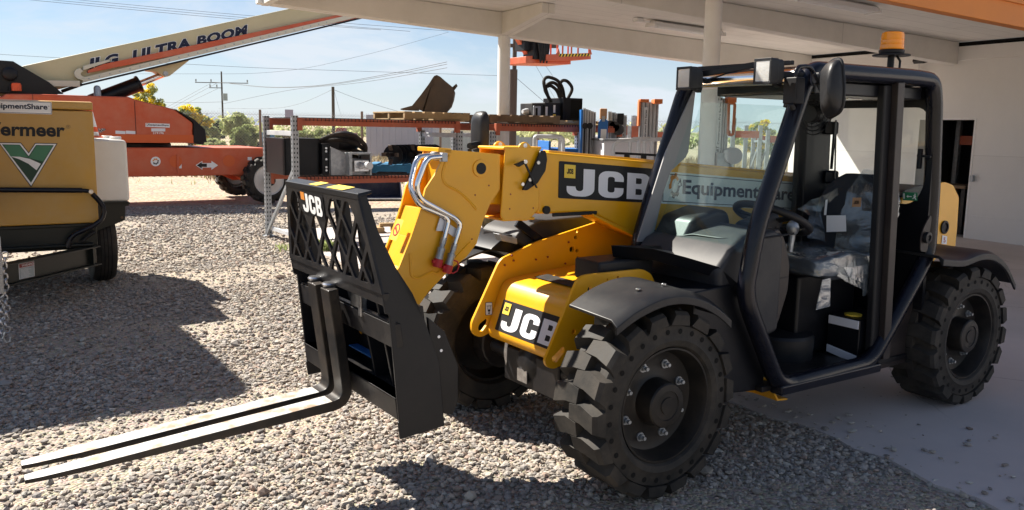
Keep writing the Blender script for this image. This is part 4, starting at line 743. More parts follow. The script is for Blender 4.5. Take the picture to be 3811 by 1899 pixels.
def slab_mat():
    mt = mat('grey_concrete', (.50, .445, .425), .86, var=(.8, (.40, .36, .345), .32, .7), bump=(22, .25, .006)); n = mt.node_tree; b = n.nodes['Principled BSDF']; lk = n.links.new
    t = n.nodes.new('ShaderNodeTexCoord'); z = n.nodes.new('ShaderNodeTexNoise'); z.inputs['Scale'].default_value = 1.3; z.inputs['Detail'].default_value = 6; lk(t.outputs['Object'], z.inputs['Vector'])
    mx_ = n.nodes.new('ShaderNodeMix'); mx_.data_type = 'VECTOR'; mx_.inputs[0].default_value = .28; lk(t.outputs['Object'], mx_.inputs[4]); lk(z.outputs['Color'], mx_.inputs[5])
    v = n.nodes.new('ShaderNodeTexVoronoi'); v.feature = 'DISTANCE_TO_EDGE'; v.inputs['Scale'].default_value = .85; lk(mx_.outputs[1], v.inputs['Vector'])
    r = n.nodes.new('ShaderNodeMapRange'); r.inputs[1].default_value = .0; r.inputs[2].default_value = .005; r.inputs[3].default_value = .30; r.inputs[4].default_value = 1; lk(v.outputs['Distance'], r.inputs[0])
    z2 = n.nodes.new('ShaderNodeTexNoise'); z2.inputs['Scale'].default_value = .7; z2.inputs['Detail'].default_value = 3; lk(t.outputs['Object'], z2.inputs['Vector']); k2 = n.nodes.new('ShaderNodeMapRange'); k2.inputs[1].default_value = .46; k2.inputs[2].default_value = .54; k2.inputs[3].default_value = 0; k2.inputs[4].default_value = .62; lk(z2.outputs[0], k2.inputs[0])
    src = b.inputs['Base Color'].links[0].from_socket; m = n.nodes.new('ShaderNodeMix'); m.data_type = 'RGBA'; m.blend_type = 'MULTIPLY'; lk(k2.outputs[0], m.inputs[0])
    lk(src, m.inputs[6]); lk(r.outputs[0], m.inputs[7]); lk(m.outputs[2], b.inputs['Base Color']); return mt
poly = [(x+.03*math.sin(i*2.1), y) for i, (x, y) in enumerate([(a+(c-a)*t/6, b+(d-b)*t/6) for (a, b), (c, d) in zip(SE[:-1], SE[1:]) for t in range(6)])]+[SE[-1], (6.07, 1.1), (6.07, -16)]
sb_ = MB(); sb_.prism(poly, 'z', -.16, 0.0); slab = sb_.build('concrete_slab', slab_mat()); slab.location = WF.o; slab.rotation_euler = (0, 0, WF.a); tag(slab, kind='structure')
# crushed stone: every stone a small faceted lump, laid as one mass
def slab_edge(Y):
    return np.interp(Y, [q[1] for q in SE], [q[0] for q in SE])
def stones(name, N, dist, ang, smin, smax, sd, zoff=0., pw=1.0):
    r_ = np.random.default_rng(sd)
    th = r_.uniform(-ang, ang, N); d = np.sqrt(r_.uniform(dist[0]**2, dist[1]**2, N)); x = d*np.sin(th); y = d*np.cos(th)
    # sandy patches carry fewer stones
    f = np.sin(x*1.9+1.3*np.sin(y*1.1))+np.sin(y*2.3+1.7*np.sin(x*1.4)); keep = (r_.random(N) < np.where(f > .80, .24, 1.0)) & (np.abs(th) < ang*r_.uniform(.86, 1, N)+.06*np.sin(d*2.3))
    c, s = math.cos(WF.a), math.sin(WF.a); dx, dy = x-WF.o.x, y-WF.o.y; X_ = dx*c+dy*s; Y_ = -dx*s+dy*c
    e = slab_edge(Y_)+r_.normal(0, .05, N)+.02; on_ = (X_ > e) & (Y_ < 1.1); keep &= ~on_ | ((r_.random(N) < .10*np.exp(-(X_-e)/.22)) & (dist[1] < 10))
    keep &= y < 15.5+1.2*np.sin(x*.7)+r_.normal(0, .4, N)
    x, y, on_ = x[keep], y[keep], on_[keep]; N = len(x)
    bm = bmesh.new(); bmesh.ops.create_icosphere(bm, subdivisions=1, radius=1); bv = np.array([v.co[:] for v in bm.verts]); bf = np.array([[v.index for v in f_.verts] for f_ in bm.faces]); bm.free()
    K = 24; base = []
    for k in range(K):
        q = bv*r_.uniform(.62, 1.12, (len(bv), 1))*np.array([r_.uniform(.85, 1.45), r_.uniform(.7, 1.1), r_.uniform(.48, .80)]); base.append(q)
    base = np.array(base); kk = r_.integers(0, K, N); sz = smin*(smax/smin)**(r_.random(N)**pw); a = r_.uniform(0, 6.283, N); tl = r_.normal(0, .35, N)
    V = base[kk]*sz[:, None, None]; ca, sa = np.cos(a)[:, None], np.sin(a)[:, None]
    ct, s2 = np.cos(tl)[:, None], np.sin(tl)[:, None]; y2 = V[..., 1]*ct-V[..., 2]*s2; z2 = V[..., 1]*s2+V[..., 2]*ct
    P = np.stack([V[..., 0]*ca-y2*sa+x[:, None], V[..., 0]*sa+y2*ca+y[:, None], z2*np.where(on_, .6, 1)[:, None]+(sz*r_.uniform(.05, .5, N))[:, None]-.014+zoff+np.where(on_, .016, 0)[:, None]], -1)
    nv, nf = len(bv), len(bf); me = bpy.data.meshes.new(name); me.vertices.add(N*nv); me.vertices.foreach_set('co', P.astype(np.float32).ravel())
    F_ = (bf[None]+(np.arange(N)*nv)[:, None, None]).ravel().astype(np.int32); me.loops.add(len(F_)); me.loops.foreach_set('vertex_index', F_); me.polygons.add(N*nf); me.polygons.foreach_set('loop_start', np.arange(0, N*nf*3, 3, dtype=np.int32)); me.polygons.foreach_set('loop_total', np.full(N*nf, 3, np.int32)); me.polygons.foreach_set('use_smooth', [False]*(N*nf)); me.update(); me.validate()
    pal = np.array([(.40, .355, .31), (.36, .33, .305), (.44, .385, .325), (.33, .27, .225), (.48, .45, .40), (.27, .245, .225), (.40, .30, .245), (.42, .385, .345)]); cc = pal[r_.choice(8, N, p=[.2, .2, .16, .1, .12, .06, .06, .1])]*r_.uniform(.58, .98, (N, 1))*np.array([.98, .975, .97])
    at = me.color_attributes.new('tint', 'FLOAT_COLOR', 'POINT'); at.data.foreach_set('color', np.repeat(np.concatenate([cc, np.ones((N, 1))], 1), nv, 0).astype(np.float32).ravel())
    me.materials.append(STONE); o = bpy.data.objects.new(name, me); C.objects.link(o); return tag(o, kind='stuff')
STONE = mat('crushed_stone', (.4, .36, .3), .88, attr='tint', bump=(70, .35, .004))
stones('gravel', 118000, (1.6, 5.6), R(60), .005, .021, 1, pw=1.5)
stones('gravel', 128000, (5.6, 9.8), R(54), .007, .0245, 2, pw=1.4)
stones('gravel', 82000, (9.8, 16.5), R(50), .0105, .031, 3, pw=1.4)
stones('coarse_gravel', 300, (2.2, 9.0), R(46), .024, .046, 14, pw=1.8)

# ------------------------------------------------------------------ canopy and building
def wbox(mb, x0, x1, y0, y1, zb, zt):
    """a beam lying in the canopy's sloping roof: zb, zt are functions of x"""
    mb.loft([[(x, y0, zb(x)), (x, y1, zb(x)), (x, y1, zt(x)), (x, y0, zt(x))] for x in (x0, x1)])
cz = lambda x: 3.125-.043*x
bz = lambda x: 2.800-.0525*x
can = WF.empty('canopy', 'pale flat canopy roof on round white columns with cross beams', 'canopy')
XL, XW = -3.30, 6.07
b = MB(); wbox(b, XL, XW, -7.05, .10, cz, lambda x: cz(x)+.22); b.build('ceiling', M['ceiling'], can)
for y0, y1, zb3 in ((-.11, .13, bz), (-2.90, -2.70, lambda x: 2.918-.062*x)):
    b = MB(); wbox(b, XL, XW-.02, y0, y1, zb3, lambda x: cz(x)-.002); b.build('roof_beam', M['canopy'], can, .012)
b = MB(); b.loft([[(x, y, bz(0)-.06+.0*y+.06), (x, y, cz(0)-.003)] and [(-.10, y, zz), (.10, y, zz), (.10, y, cz(.1)-.003), (-.10, y, cz(-.1)-.003)] for x, y, zz in ((0, -.11, 2.815), (0, -1.25, 2.99))]); b.build('column_strut', M['canopy'], can, .01)
b = MB(); wbox(b, XL-.10, XL-.003, -7.05, .132, lambda x: 2.972, lambda x: 3.50); b.build('edge_board', M['canopy'], can, .01)
b = MB(); b.box(-4.6, XL-.11, -7.14, -6.48, 3.0, 3.08); b.box(-3.90, XL-.11, -6.479, -5.85, 3.0, 3.08); b.build('added_shade_panel', M['canopy'], can, .01)  # unseen panels added to keep sun patches off the slab's near corner
b = MB(); wbox(b, XL-.16, XL-.05, .02, .16, lambda x: 2.985, lambda x: 3.15); b.build('gutter_end', M['column'], can, .01)
b = MB(); b.cyl((0, 0, -.05), (0, 0, 2.81), .090, 32); b.build('column', M['column'], can)
b = MB(); b.cyl((.56, -3.82, -.05), (.56, -3.82, 3.10), .091, 32); b.build('column', M['column'], can)
b = MB(); fz = lambda x: 2.331-.046*x
wbox(b, XL, XW, -7.14, -7.052, fz, lambda x: 3.6); fo = b.build('orange_fascia', M['forange'], can, .006)
b = MB(); wbox(b, XL, XW, -7.16, -7.141, lambda x: fz(x)+.16, lambda x: fz(x)+.172); b.build('fascia_seam', M['forange'], fo)
for x0, Y in ((2.38, -1.15), (2.22, -3.98)):
    f = WF.empty('ceiling_light', 'twin tube ceiling light nearer the two columns' if Y > -2 else 'twin tube ceiling light nearer the orange fascia', 'ceiling light', (x0, Y, cz(x0)-.004), 'ceiling lights'); f.rotation_euler = (0, R(2.46), WF.a)
    b = MB(); b.prism([(-.10, -.085), (-.085, -.030), (-.045, -.004), (.045, -.004), (.085, -.030), (.10, -.085), (.05, -.075), (-.05, -.075)], 'x', -.62, .62); b.build('housing', M['fixture'], f, .003)
    for yy in (-.045, .045): b = MB(); b.cyl((-.56, yy, -.083), (.56, yy, -.083), .014, 12); b.build('tube', M['white'], f)
    b = MB(); b.prism([(-.115, -.095), (-.10, -.04), (.10, -.04), (.115, -.095)], 'x', .62, .66); b.build('end_cap', M['fixture'], f, .003); b = MB(); b.prism([(-.115, -.095), (-.10, -.04), (.10, -.04), (.115, -.095)], 'x', -.66, -.62); b.build('end_cap', M['fixture'], f, .003)
    b = MB(); b.tube([(-.62, .0, -.04), (-.74, .0, -.03), (-.80, 0, -.02)], .008); b.box(-.92, -.80, -.05, .05, -.06, -.003); b.build('junction_box', M['fixture'], f, .004)
bd = WF.empty('warehouse', 'pale painted warehouse wall with an open dark doorway', 'building', (0, 0, 0))
b = MB(); y0, y1, ya_, yb_ = -16, .30, -3.24, -2.35
b.box(XW, XW+.20, yb_, y1, -.1, 2.60); b.box(XW, XW+.20, y0, ya_, -.1, 2.60); b.box(XW, XW+.20, ya_, yb_, 1.735, 2.60); b.build('wall', M['wallp'], bd)
b = MB(); b.box(XW-.028, XW+.2, y0, y1, 2.601, 2.80); b.build('wall_band', M['wallp'], bd, .006)
b = MB(); b.box(XW-.012, XW+.2, y0, y1, 2.801, 2.86); b.build('eaves_gap', M['hole'], bd)
b = MB(); b.box(XW-.012, XW+.0, y0, -3.33, -.05, .345); b.build('plinth', M['wallp'], bd, .004)
b = MB(); b.box(XW-.006, XW+.05, -3.27, -3.24, 0, 1.76); b.box(XW-.006, XW+.05, -3.24, -2.30, 1.735, 1.765); b.box(XW-.006, XW+.05, -2.35, -2.32, 0, 1.735); b.build('door_frame', M['column'], bd, .003)
b = MB(); b.box(XW-.05, XW, -3.33, -3.28, .84, .93); b.build('latch_plate', M['galv'], bd, .004)
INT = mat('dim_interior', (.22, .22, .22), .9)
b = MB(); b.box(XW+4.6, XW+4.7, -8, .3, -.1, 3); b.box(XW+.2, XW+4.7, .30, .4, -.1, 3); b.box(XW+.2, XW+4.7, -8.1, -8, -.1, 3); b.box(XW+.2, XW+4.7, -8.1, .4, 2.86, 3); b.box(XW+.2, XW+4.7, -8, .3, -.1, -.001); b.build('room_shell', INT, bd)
sr = WF.empty('storage_rack', 'perforated steel rack with an orange beam inside the dark doorway', 'rack', (XW+.75, -2.95, 0)); 
def upright(mb, x, y, z0, z1, w=.075): mb.box(x-w/2, x+w/2, y-w/2, y+w/2, z0, z1)
for q in (-.25, .45): b = MB(); upright(b, 0, q, 0, 2.2, .07); b.build('rack_post', M['galv'], sr, .002)
b = MB(); b.box(-.02, .02, -.6, .41, 1.36, 1.50); b.build('rack_beam', M['rackorange'], sr, .003)
tl = WF.empty('work_table', 'cluttered dark bench standing in the open doorway', 'bench', (XW+.55, -2.6, 0)); b = MB(); b.box(-.25, .25, -.4, .5, .70, .75); b.build('bench_top', M['oldwood'], tl, .004)
for x, y in ((-.2, -.35), (.2, -.35), (-.2, .45), (.2, .45)): b = MB(); b.box(x-.03, x+.03, y-.03, y+.03, 0, .70); b.build('leg', M['worn'], tl)
fl_ = WF.empty('flood_light', 'small black floodlight with a hanging cord high on the pale wall', 'floodlight', (XW-.03, -2.35, 2.64)); 
b = MB(); b.prism([(-.13, .05), (-.16, -.02), (-.12, -.06), (0, -.03), (0, .06)], 'y', -.09, .09); b.build('lamp_head', M['ink'], fl_, .006)
b = MB(); b.tube(fillet([(-.03, .1, .10), (-.04, .07, -.05), (-.02, .02, -.22)], .03), .008); b.build('cord', M['fixture'], fl_)
jb = WF.empty('electric_box', 'pale electrical box on the far beam near the wall', 'electrical box', (5.0, -.112, bz(5)+.02)); b = MB(); b.box(-.06, .06, -.05, 0, 0, .16); b.build('box_body', M['fixture'], jb, .005); b = MB(); b.tube(fillet([(.10, -.03, .02), (.10, -.03, .16), (.30, -.03, .16)], .04), .022); b.build('conduit', M['fixture'], jb)

# ------------------------------------------------------------------ gold trailer at the left
VF = Frame((-3.6, 7.2), 33.94)
tr = VF.empty('towable_machine', 'gold box trailer with green V emblem, white side tank and steel drawbar', 'trailer')
def V_(key, pts, Y): return VF.xz(key, pts, Y)
def vq(key, pts, Y, dy=0): return [(a, Y, b) for a, b in V_(key, pts, Y)]
gb_ = MB(); gb_.box(-1.55, .035, 0, 1.9, .625, 1.575); gold = gb_.build('body', M['gold'], tr, .012)
gl_ = MB(); gl_.prism([(-.004, 1.582), (-.004, 1.648), (.03, 1.652), (1.9, 1.652), (1.9, 1.582)], 'x', -1.552, .037)
gl_ = gl_.build('hood', M['gold'], tr, .012)
sg = vq('a0', [(-210, 766), (355, 782), (352, 696), (-210, 678)], -.006)
p = on_quad(flat_mesh([rrect(0, 1, 0, 1, .03)]), sg, 'company_sign', M['white'], gl_, .002); on_quad(flat_mesh([[(.006, .04), (.994, .04), (.994, .96), (.006, .96)], [(.011, .07), (.989, .07), (.989, .93), (.011, .93)]]), sg, 'sign_border', M['navy'], p, .003, box=((0, 0), (1, 1)))
equip_logo(sg, p, .115, .945, .24, .80, lift=.004); on_quad(text_mesh('TM', .01), sub_quad(sg, .952, .968, .60, .68), 'trade_mark', M['navy'], p, .004)
vm = vq('a0', [(-97, 926), (443, 937), (443, 842), (-97, 833)], -.001); on_quad(text_mesh('Vermeer', .030), vm, 'maker_lettering', M['ink'], gold, .002)
rg_ = vq('a0', [(452, 878), (480, 879), (480, 853), (452, 852)], -.001); ro = on_quad(flat_mesh([arc(.5, .5, .5, .5, 0, 360, 20), arc(.5, .5, .42, .42, 0, 360, 20)]), rg_, 'registered_mark', M['oldwood'], gold, .002); on_quad(text_mesh('R', .01), sub_quad(rg_, .33, .7, .25, .75), 'mark_letter', M['oldwood'], ro, .003)
lq = vq('a0', [(-12, 1284), (395, 1284), (395, 970), (-12, 970)], -.001)
U = lambda pts: [((a+12)/407, (1284-b)/314) for a, b in pts]
vb = on_quad(flat_mesh([U([(-12, 972), (140, 974), (192, 1040), (236, 976), (393, 979), (209, 1280)])]), lq, 'emblem', M['ink'], gold, .002, box=((0, 0), (1, 1)))
on_quad(flat_mesh([U([(-4, 977), (137, 979), (192, 1048), (239, 981), (384, 983), (209, 1270)])]), lq, 'emblem_outline', M['white'], vb, .003, box=((0, 0), (1, 1)))
on_quad(flat_mesh([U([(12, 986), (131, 988), (192, 1066), (243, 990), (366, 992), (208, 1248)])]), lq, 'emblem_field', M['vg2'], vb, .004, box=((0, 0), (1, 1)))
on_quad(flat_mesh([U([(22, 990), (128, 992), (192, 1076), (246, 994), (358, 996), (290, 1103), (180, 1074), (70, 1068)])]), lq, 'emblem_sky', M['vg1'], vb, .005, box=((0, 0), (1, 1)))
on_quad(flat_mesh([U([(72, 1068), (130, 1070), (200, 1085), (275, 1118), (246, 1162), (190, 1118), (130, 1088)])]), lq, 'emblem_road', M['white'], vb, .006, box=((0, 0), (1, 1)))
tk_ = MB(); x0, x1 = V_('a0', [(652, 960)], .5)[0][0], V_('a0', [(865, 1100)], .5)[0][0]
tk_.prism(fil2([(.02, .765), (x1, .762), (x1-.005, 1.325), (.02, 1.335)], .04, 5), 'y', .42, 1.5); tko = tk_.build('water_tank', M['whitep'], tr, .03, seg=4)
for i in range(2): b = MB(); b.lathe([(.05, 0), (.05, .02), (.045, .026), (.001, .026)], (x1-.07, .60+.5*i, 1.328), 'z', 18); b.build('tank_cap', M['fixture'], tko)
fd = MB(); fd.prism(V_('b0', [(655, 278), (880, 274), (880, 305), (856, 308), (855, 403), (680, 472), (655, 480)], .40), 'y', .40, .415); fd.prism([(.04, .742), (.36, .742), (.36, .758), (.04, .758)], 'y', .40, 1.55); fdo = fd.build('mudguard', M['vdark'], tr, .004)
q = V_('b0', [(832, 385)], .40)[0]; disc(fdo, 'bolt', M['oldwood'], (q[0], .40, q[1]), .012)
un = MB(); un.box(-1.55, .02, .03, 1.85, .40, .605); un.box(-1.55, .03, .01, .05, .595, .622); un.box(-1.55, -.02, -.06, .05, .435, .455); un.build('chassis_tray', M['vdark'], tr, .006)
hb = MB(); hb.tube([VF.on('b0', a, b, 1, -.06) for a, b in ((-40, 196), (560, 200))], .022, 12); hb.tube([VF.on('b0', a, b, 1, -.06) for a, b in ((555, 200), (605, 205))], .017, 12)
pts = [VF.on('b0', a, b, 1, -.06+.0*i) for i, (a, b) in enumerate(((630, 225), (665, 258), (712, 320), (705, 390), (640, 440), (505, 500), (468, 540), (466, 590)))]; hb.tube(fillet(pts, .05), .021, 12); hbo = hb.build('front_hoop', M['satin'], tr)
q = VF.on('b0', 620, 208, 1, -.07); disc(hbo, 'hoop_bolt', M['steel'], (q.x, q.y-.01, q.z), .018)
kk = MB(); kk.tube(fillet([VF.on('b0', a, b, 1, -.02) for a, b in ((560, 550), (600, 510), (650, 480))], .04), .016); kk.build('hose', M['ink'], tr)
A = VF.on('b0', 655, 640, 1, .0); B = VF.on('b0', 20, 780, 2, A.z); Bx = A+(B-A)*1.45
tg = MB(); h = .083; t = (B-A).normalized(); sd = t.cross(Vector((0, 0, 1))); 
for z0, z1, w_ in ((-h, -h+.012, .05), (h-.012, h, .05), (-h+.012, h-.012, .006)):
    tg.loft([[c+sd*a_+Vector((0, 0, z)) for a_, z in ((-w_, z0), (w_, z0), (w_, z1), (-w_, z1))] for c in (A, Bx)])
tgo = tg.build('drawbar', M['vdark'], tr, .002)
e = MB(); e.loft([[c+sd*a_+Vector((0, 0, z)) for a_, z in ((-.044, -h+.012), (.044, -h+.012), (.044, h-.012), (-.044, h-.012))] for c in (A+t*.085, A+t*.095)]); e.build('stiffener', M['vdark'], tgo)
def tongue_pt(u, v):                            # a point on the near flange face of the drawbar
    r = ray(*opx('b0', u, v)); c = VF.loc(CAM); d = Vector((r.dot(VF.u), r.dot(VF.v), r.z)); nn = sd.normalized(); 
    if nn.dot(c-A) < 0: nn = -nn
    k = ((A+nn*.008)-c).dot(nn)/d.dot(nn); return c+d*k
wq = [tongue_pt(a, b) for a, b in ((131, 808), (236, 785), (232, 680), (125, 702))]
wo = on_quad(flat_mesh(RECT), wq, 'warning_label', M['white'], tgo, .001); on_quad(flat_mesh(RECT), sub_quad(wq, .03, .97, .03, .70), 'label_field', M['sheet'], wo, .002); on_quad(flat_mesh(RECT), sub_quad(wq, .03, .97, .72, .97), 'label_band', M['dred'], wo, .002)
on_quad(text_mesh('WARNING', .015), sub_quad(wq, .18, .95, .77, .93), 'label_word', M['white'], wo, .003)
on_quad(flat_mesh([[(.08, y), (.08+.8*random.uniform(.6, 1), y), (.08+.8*random.uniform(.6, 1), y+.02), (.08, y+.02)] for y in np.arange(.08, .66, .075)]), wq, 'label_lines', M['white'], wo, .003, box=((0, 0), (1, 1)))
w_ = MB(); 
pr_ = [(.22, .02), (.27, .0), (.325, .012), (.345, .04), (.350, .06), (.350, .15), (.345, .175), (.325, .20), (.27, .212), (.22, .19)]; pr_.append(pr_[0])
for dd in (.072, .104, .136): pass
n = 48; w_.loft([[(h_-.105, r*math.sin(2*math.pi*i/n), r*math.cos(2*math.pi*i/n)) for i in range(n)] for r, h_ in pr_], True, False); w_.lathe([(.225, -.05), (.15, -.02), (.15, .03), (.001, .03)], (0, 0, 0), 'x', 32)
wl_ = MB(); wl_.lathe([(.225, .07), (.17, .03), (.05, .02), (.001, .02)], (0, 0, 0), 'x', 32); wlo = wl_.build('wheel', M['fixture'], tr); wlo.location = (.135, .72, .35)
ty = w_.build('tyre', M['rubber'], wlo)
for dd in (-.045, -.014, .016, .046):
    g_ = MB(); g_.loft([[(dd+a_, r*math.sin(2*math.pi*i/n), r*math.cos(2*math.pi*i/n)) for i in range(n)] for r, a_ in ((.3505, -.003), (.352, 0), (.3505, .003))], True, False); g_.build('tread_groove', M['hole'], wlo)
c2 = copy_tree(wlo, tr); c2.location = (-1.65, .72, .35)
fd2 = MB(); fd2.box(-2.4, -.81, -.92, 1.3, .98, 2.90); cb3 = fd2.build('shadow_cabinet', M['gold'], tr, .24, seg=5); b = MB(); b.box(-2.3, -.9, -.90, 1.25, .70, .979); b.build('shadow_cabinet_base', M['vdark'], cb3, .01); b = MB(); b.box(-2.2, -1.0, -.932, -.921, 1.2, 1.22); b.box(-2.2, -1.0, -.932, -.921, 2.5, 2.52); b.box(-1.15, -1.08, -.94, -.921, 1.8, 1.95); b.build('shadow_cabinet_trim', M['ink'], cb3)  # unseen cabinet added to cast the large ground shadow, shape inferred from it
# safety chain hanging off the drawbar
ch = MB(); top_ = VF.loc(at) if False else None
r0 = ray(*opx('b0', 4, 640)); r1 = ray(*opx('b0', 24, 1190)); P1 = CAM+r1*((.10-CAM.z)/r1.z); dist = P1.y; P0 = CAM+r0*(dist/r0.y)
P0, P1 = VF.loc(P0), VF.loc(P1); nl = 15
for i in range(nl):
    for off in (0, 1):
        c = P0+(P1-P0)*((i+.5)/nl)+Vector((.030*off-.010+.006*math.sin(i*1.3+off), .02*off, .012*off)); L_ = (P0-P1).length/nl*.68; R_ = .017
        ax2 = Vector((1, 0, 0)) if (i+off) % 2 else Vector((.25, .97, 0)); pts = [c+Vector((0, 0, 1))*((L_-R_)*math.copysign(1, math.sin(a)) if abs(math.sin(a)) > .3 else 0)*.75+Vector((0, 0, 1))*R_*math.sin(a)*.9+ax2*R_*math.cos(a) for a in [k*math.pi/6 for k in range(12)]]
        ch.tube(pts, .0052, 6, True)
hk = P1+Vector((.01, 0, -.03)); ch.tube([hk+Vector((0, 0, .05)), hk+Vector((-.012, 0, .01)), hk+Vector((0, 0, -.02)), hk+Vector((.025, 0, -.015)), hk+Vector((.03, 0, .015))], .007, 8)
ch.build('safety_chain', M['steel'], tr)
jk = MB(); q = VF.on('b0', -25, 560, 1, P0.y); jk.cyl((q.x-.02, P0.y, P0.z-.25), (q.x-.02, P0.y, P0.z+.12), .045, 20); jk.build('jack_tube', M['galv'], tr, .004)
cx = V_('a0', [(621, 940)], .62)[0]; 
cn = VF.empty('traffic_cone', 'orange and white striped traffic cone standing on the trailer deck', 'traffic cone', (cx[0], .62, 1.34))
def cone_band(z0, z1): f = lambda z: .074-.066*(z/.33); return [(f(z0), z0), (f(z1), z1)]
b = MB(); b.lathe([(.10, 0), (.10, .015), (.075, .02), (.001, .02)], (0, 0, 0), 'z', 24); b.build('base', M['cone'], cn)
for z0, z1, mm in ((.0201, .055, 'white'), (.055, .10, 'cone'), (.10, .235, 'white'), (.235, .325, 'cone')): b = MB(); b.lathe(cone_band(z0, z1), (0, 0, 0), 'z', 24); b.build('cone_band', M[mm], cn)

# ------------------------------------------------------------------ boom lift
JF = Frame((-4.69, 15.99), 33.94)
jl = JF.empty('boom_lift', 'orange and cream telescopic boom lift with white wheels and raised basket', 'boom lift')
def Jp(key, pts, Y): return JF.xz(key, pts, Y)
ch_ = MB(); ch_.prism([(-4.6, .53), (-.25, .53), (.02, .66), (.13, .90), (.11, 1.045), (-4.6, 1.045)], 'y', .30, 2.0); cho = ch_.build('chassis', M['jorange'], jl, .02)
b = MB(); q = Jp('a0', [(1205, 1055), (1222, 1185)], .29); b.box(q[0][0], q[1][0], .27, .30, q[1][1], q[0][1]); b.build('frame_rib', M['jorange'], cho, .003)
def jq_(key, pts, Y): return [(a, Y, b) for a, b in Jp(key, pts, Y)]
aq = jq_('a0', [(1335, 1160), (1488, 1160), (1488, 1098), (1335, 1098)], .298)
ao = on_quad(flat_mesh([[(0, .5), (.3, 0), (.3, .25), (.7, .25), (.7, 0), (1, .5), (.7, 1), (.7, .75), (.3, .75), (.3, 1)]]), aq, 'direction_arrow', M['white'], cho, .002, box=((0, 0), (1, 1)))
on_quad(flat_mesh([[(.05, .5), (.27, .14), (.27, .32), (.5, .32), (.5, .68), (.27, .68), (.27, .86)]]), aq, 'arrow_half', M['ink'], ao, .004, box=((0, 0), (1, 1)))
rq = jq_('a0', [(1028, 1136), (1096, 1136), (1096, 1070), (1028, 1070)], .298); so_ = on_quad(flat_mesh([arc(.5, .5, .5, .5, 0, 360, 28)]), rq, 'round_sticker', M['white'], cho, .002); on_quad(flat_mesh([gear((.5, .5), .33, 200, 390, 4)]), rq, 'gear_mark', M['ink'], so_, .004, box=((0, 0), (1, 1))); on_quad(flat_mesh([gear((.5, .5), .33, 40, 170, 3)]), rq, 'gear_mark', M['orange_l'], so_, .004, box=((0, 0), (1, 1)))
for a, b_, c, d in ((1222, 1100, 1240, 1150), (1690, 1073, 1718, 1095)): on_quad(flat_mesh(RECT), jq_('a0', [(a, d), (c, d), (c, b_), (a, b_)], .298), 'small_sticker', M['white'], cho, .002)
for x in (-1.9, -.95): disc(cho, 'hub_plate', M['jorange2'], (x+.35, .30, .80), .11, th=.006, n=24)
HO = Jp('a0', [(-400, 655), (20, 660), (40, 640), (220, 641), (880, 662), (925, 680), (1190, 746), (1318, 838), (1316, 975), (-400, 975)], .35)
hd_ = MB(); hd_.prism(HO, 'y', .35, 2.3); hdo = hd_.build('turntable_hood', M['jorange'], jl, .03, seg=3)
st_ = MB(); z0 = Jp('a0', [(900, 975)], .35)[0][1]; z1 = Jp('a0', [(900, 918)], .35)[0][1]; st_.box(-4.9, HO[7][0]+.004, .343, .35, z0, z1); st_.build('hood_stripe', M['jorange2'], hdo, .002)
for u0, u1, v0, v1 in ((222, 224, 645, 940), (918, 921, 690, 940)): 
    q = Jp('a0', [(u0, v0), (u1, v1)], .348); b = MB(); b.box(q[0][0]-.004, q[0][0]+.004, .344, .35, q[1][1], q[0][1]); b.build('panel_gap', M['ink'], hdo)
cw_ = MB(); cw_.prism(Jp('a0', [(1190, 744), (1320, 812), (1398, 886), (1408, 970), (1390, 972), (1390, 990), (1318, 975), (1318, 838)], .37), 'y', .33, 2.32); cw_.build('counterweight', M['black'], jl, .012)
tt = MB(); tt.lathe([(.55, 1.045), (.55, 1.10), (.5, 1.13), (.001, 1.13)], (-2.0, 1.15, 0), 'z', 40); tt.build('turntable', M['worn'], jl)
def jtext(body, key, pts, Y, par, mt='ink', bold=.02, sh=0, ol=None):
    q = jq_(key, pts, Y)
    if ol: on_quad(text_mesh(body, bold+ol, sh, 1.08), q, 'lettering_outline', M['white'], par, .002)
    return on_quad(text_mesh(body, bold, sh, 1.08), sub_quad(q, .01, .99, .03, .97), 'lettering', M[mt], par, .004)
sq_ = jq_('a0', [(993, 866), (1158, 872), (1158, 846), (993, 840)], .348); so_ = on_quad(flat_mesh(RECT), sq_, 'company_sticker', M['white'], hdo, .002); equip_logo(sq_, so_, .03, .96, .2, .85, lift=.004)
jtext('219196', 'a0', [(1042, 917), (1118, 917), (1118, 900), (1042, 900)], .346, hdo, 'white', .02)
on_quad(flat_mesh(RECT), jq_('a0', [(1033, 898), (1128, 898), (1128, 877), (1033, 877)], .348), 'sticker', M['decalwhite'], hdo, .002)
for a, c in ((788, 856), (859, 924)): on_quad(flat_mesh(RECT), jq_('a0', [(a, 914), (c, 916), (c, 896), (a, 892)], .348), 'sticker', M['decalwhite'], hdo, .002)
jtext('HP', 'a0', [(655, 905), (715, 905), (722, 878), (662, 878)], .346, hdo, 'ink', .02, .3, .05)
for Y in (.75, 1.55):
    b = MB(); b.prism(Jp('a0', [(-160, 640), (-160, 425), (0, 416), (85, 422), (135, 452), (325, 562), (430, 645)], .9), 'y', Y, Y+.03); b.build('riser_plate', M['black'], jl, .006)
q = JF.on('a0', 68, 505, 1, .70); b = MB(); b.ball((q.x, .68, q.z), .115, 16, (1, .5, 1)); lmp = b.build('work_light', M['ink'], jl); b = MB(); b.tube([(q.x, .70, q.z-.2), (q.x-.02, .72, q.z-.34)], .03); b.box(q.x-.35, q.x+.3, .62, .74, q.z-.31, q.z-.28); b.build('light_bracket', M['ink'], lmp)
q = JF.on('a0', 113, 605, 1, .6); b = MB(); b.lathe([(.075, -.04), (.075, .06), (.06, .09), (.001, .09)], (q.x, .6, q.z), 'z', 16); b.build('amber_light', M['cone'], jl)
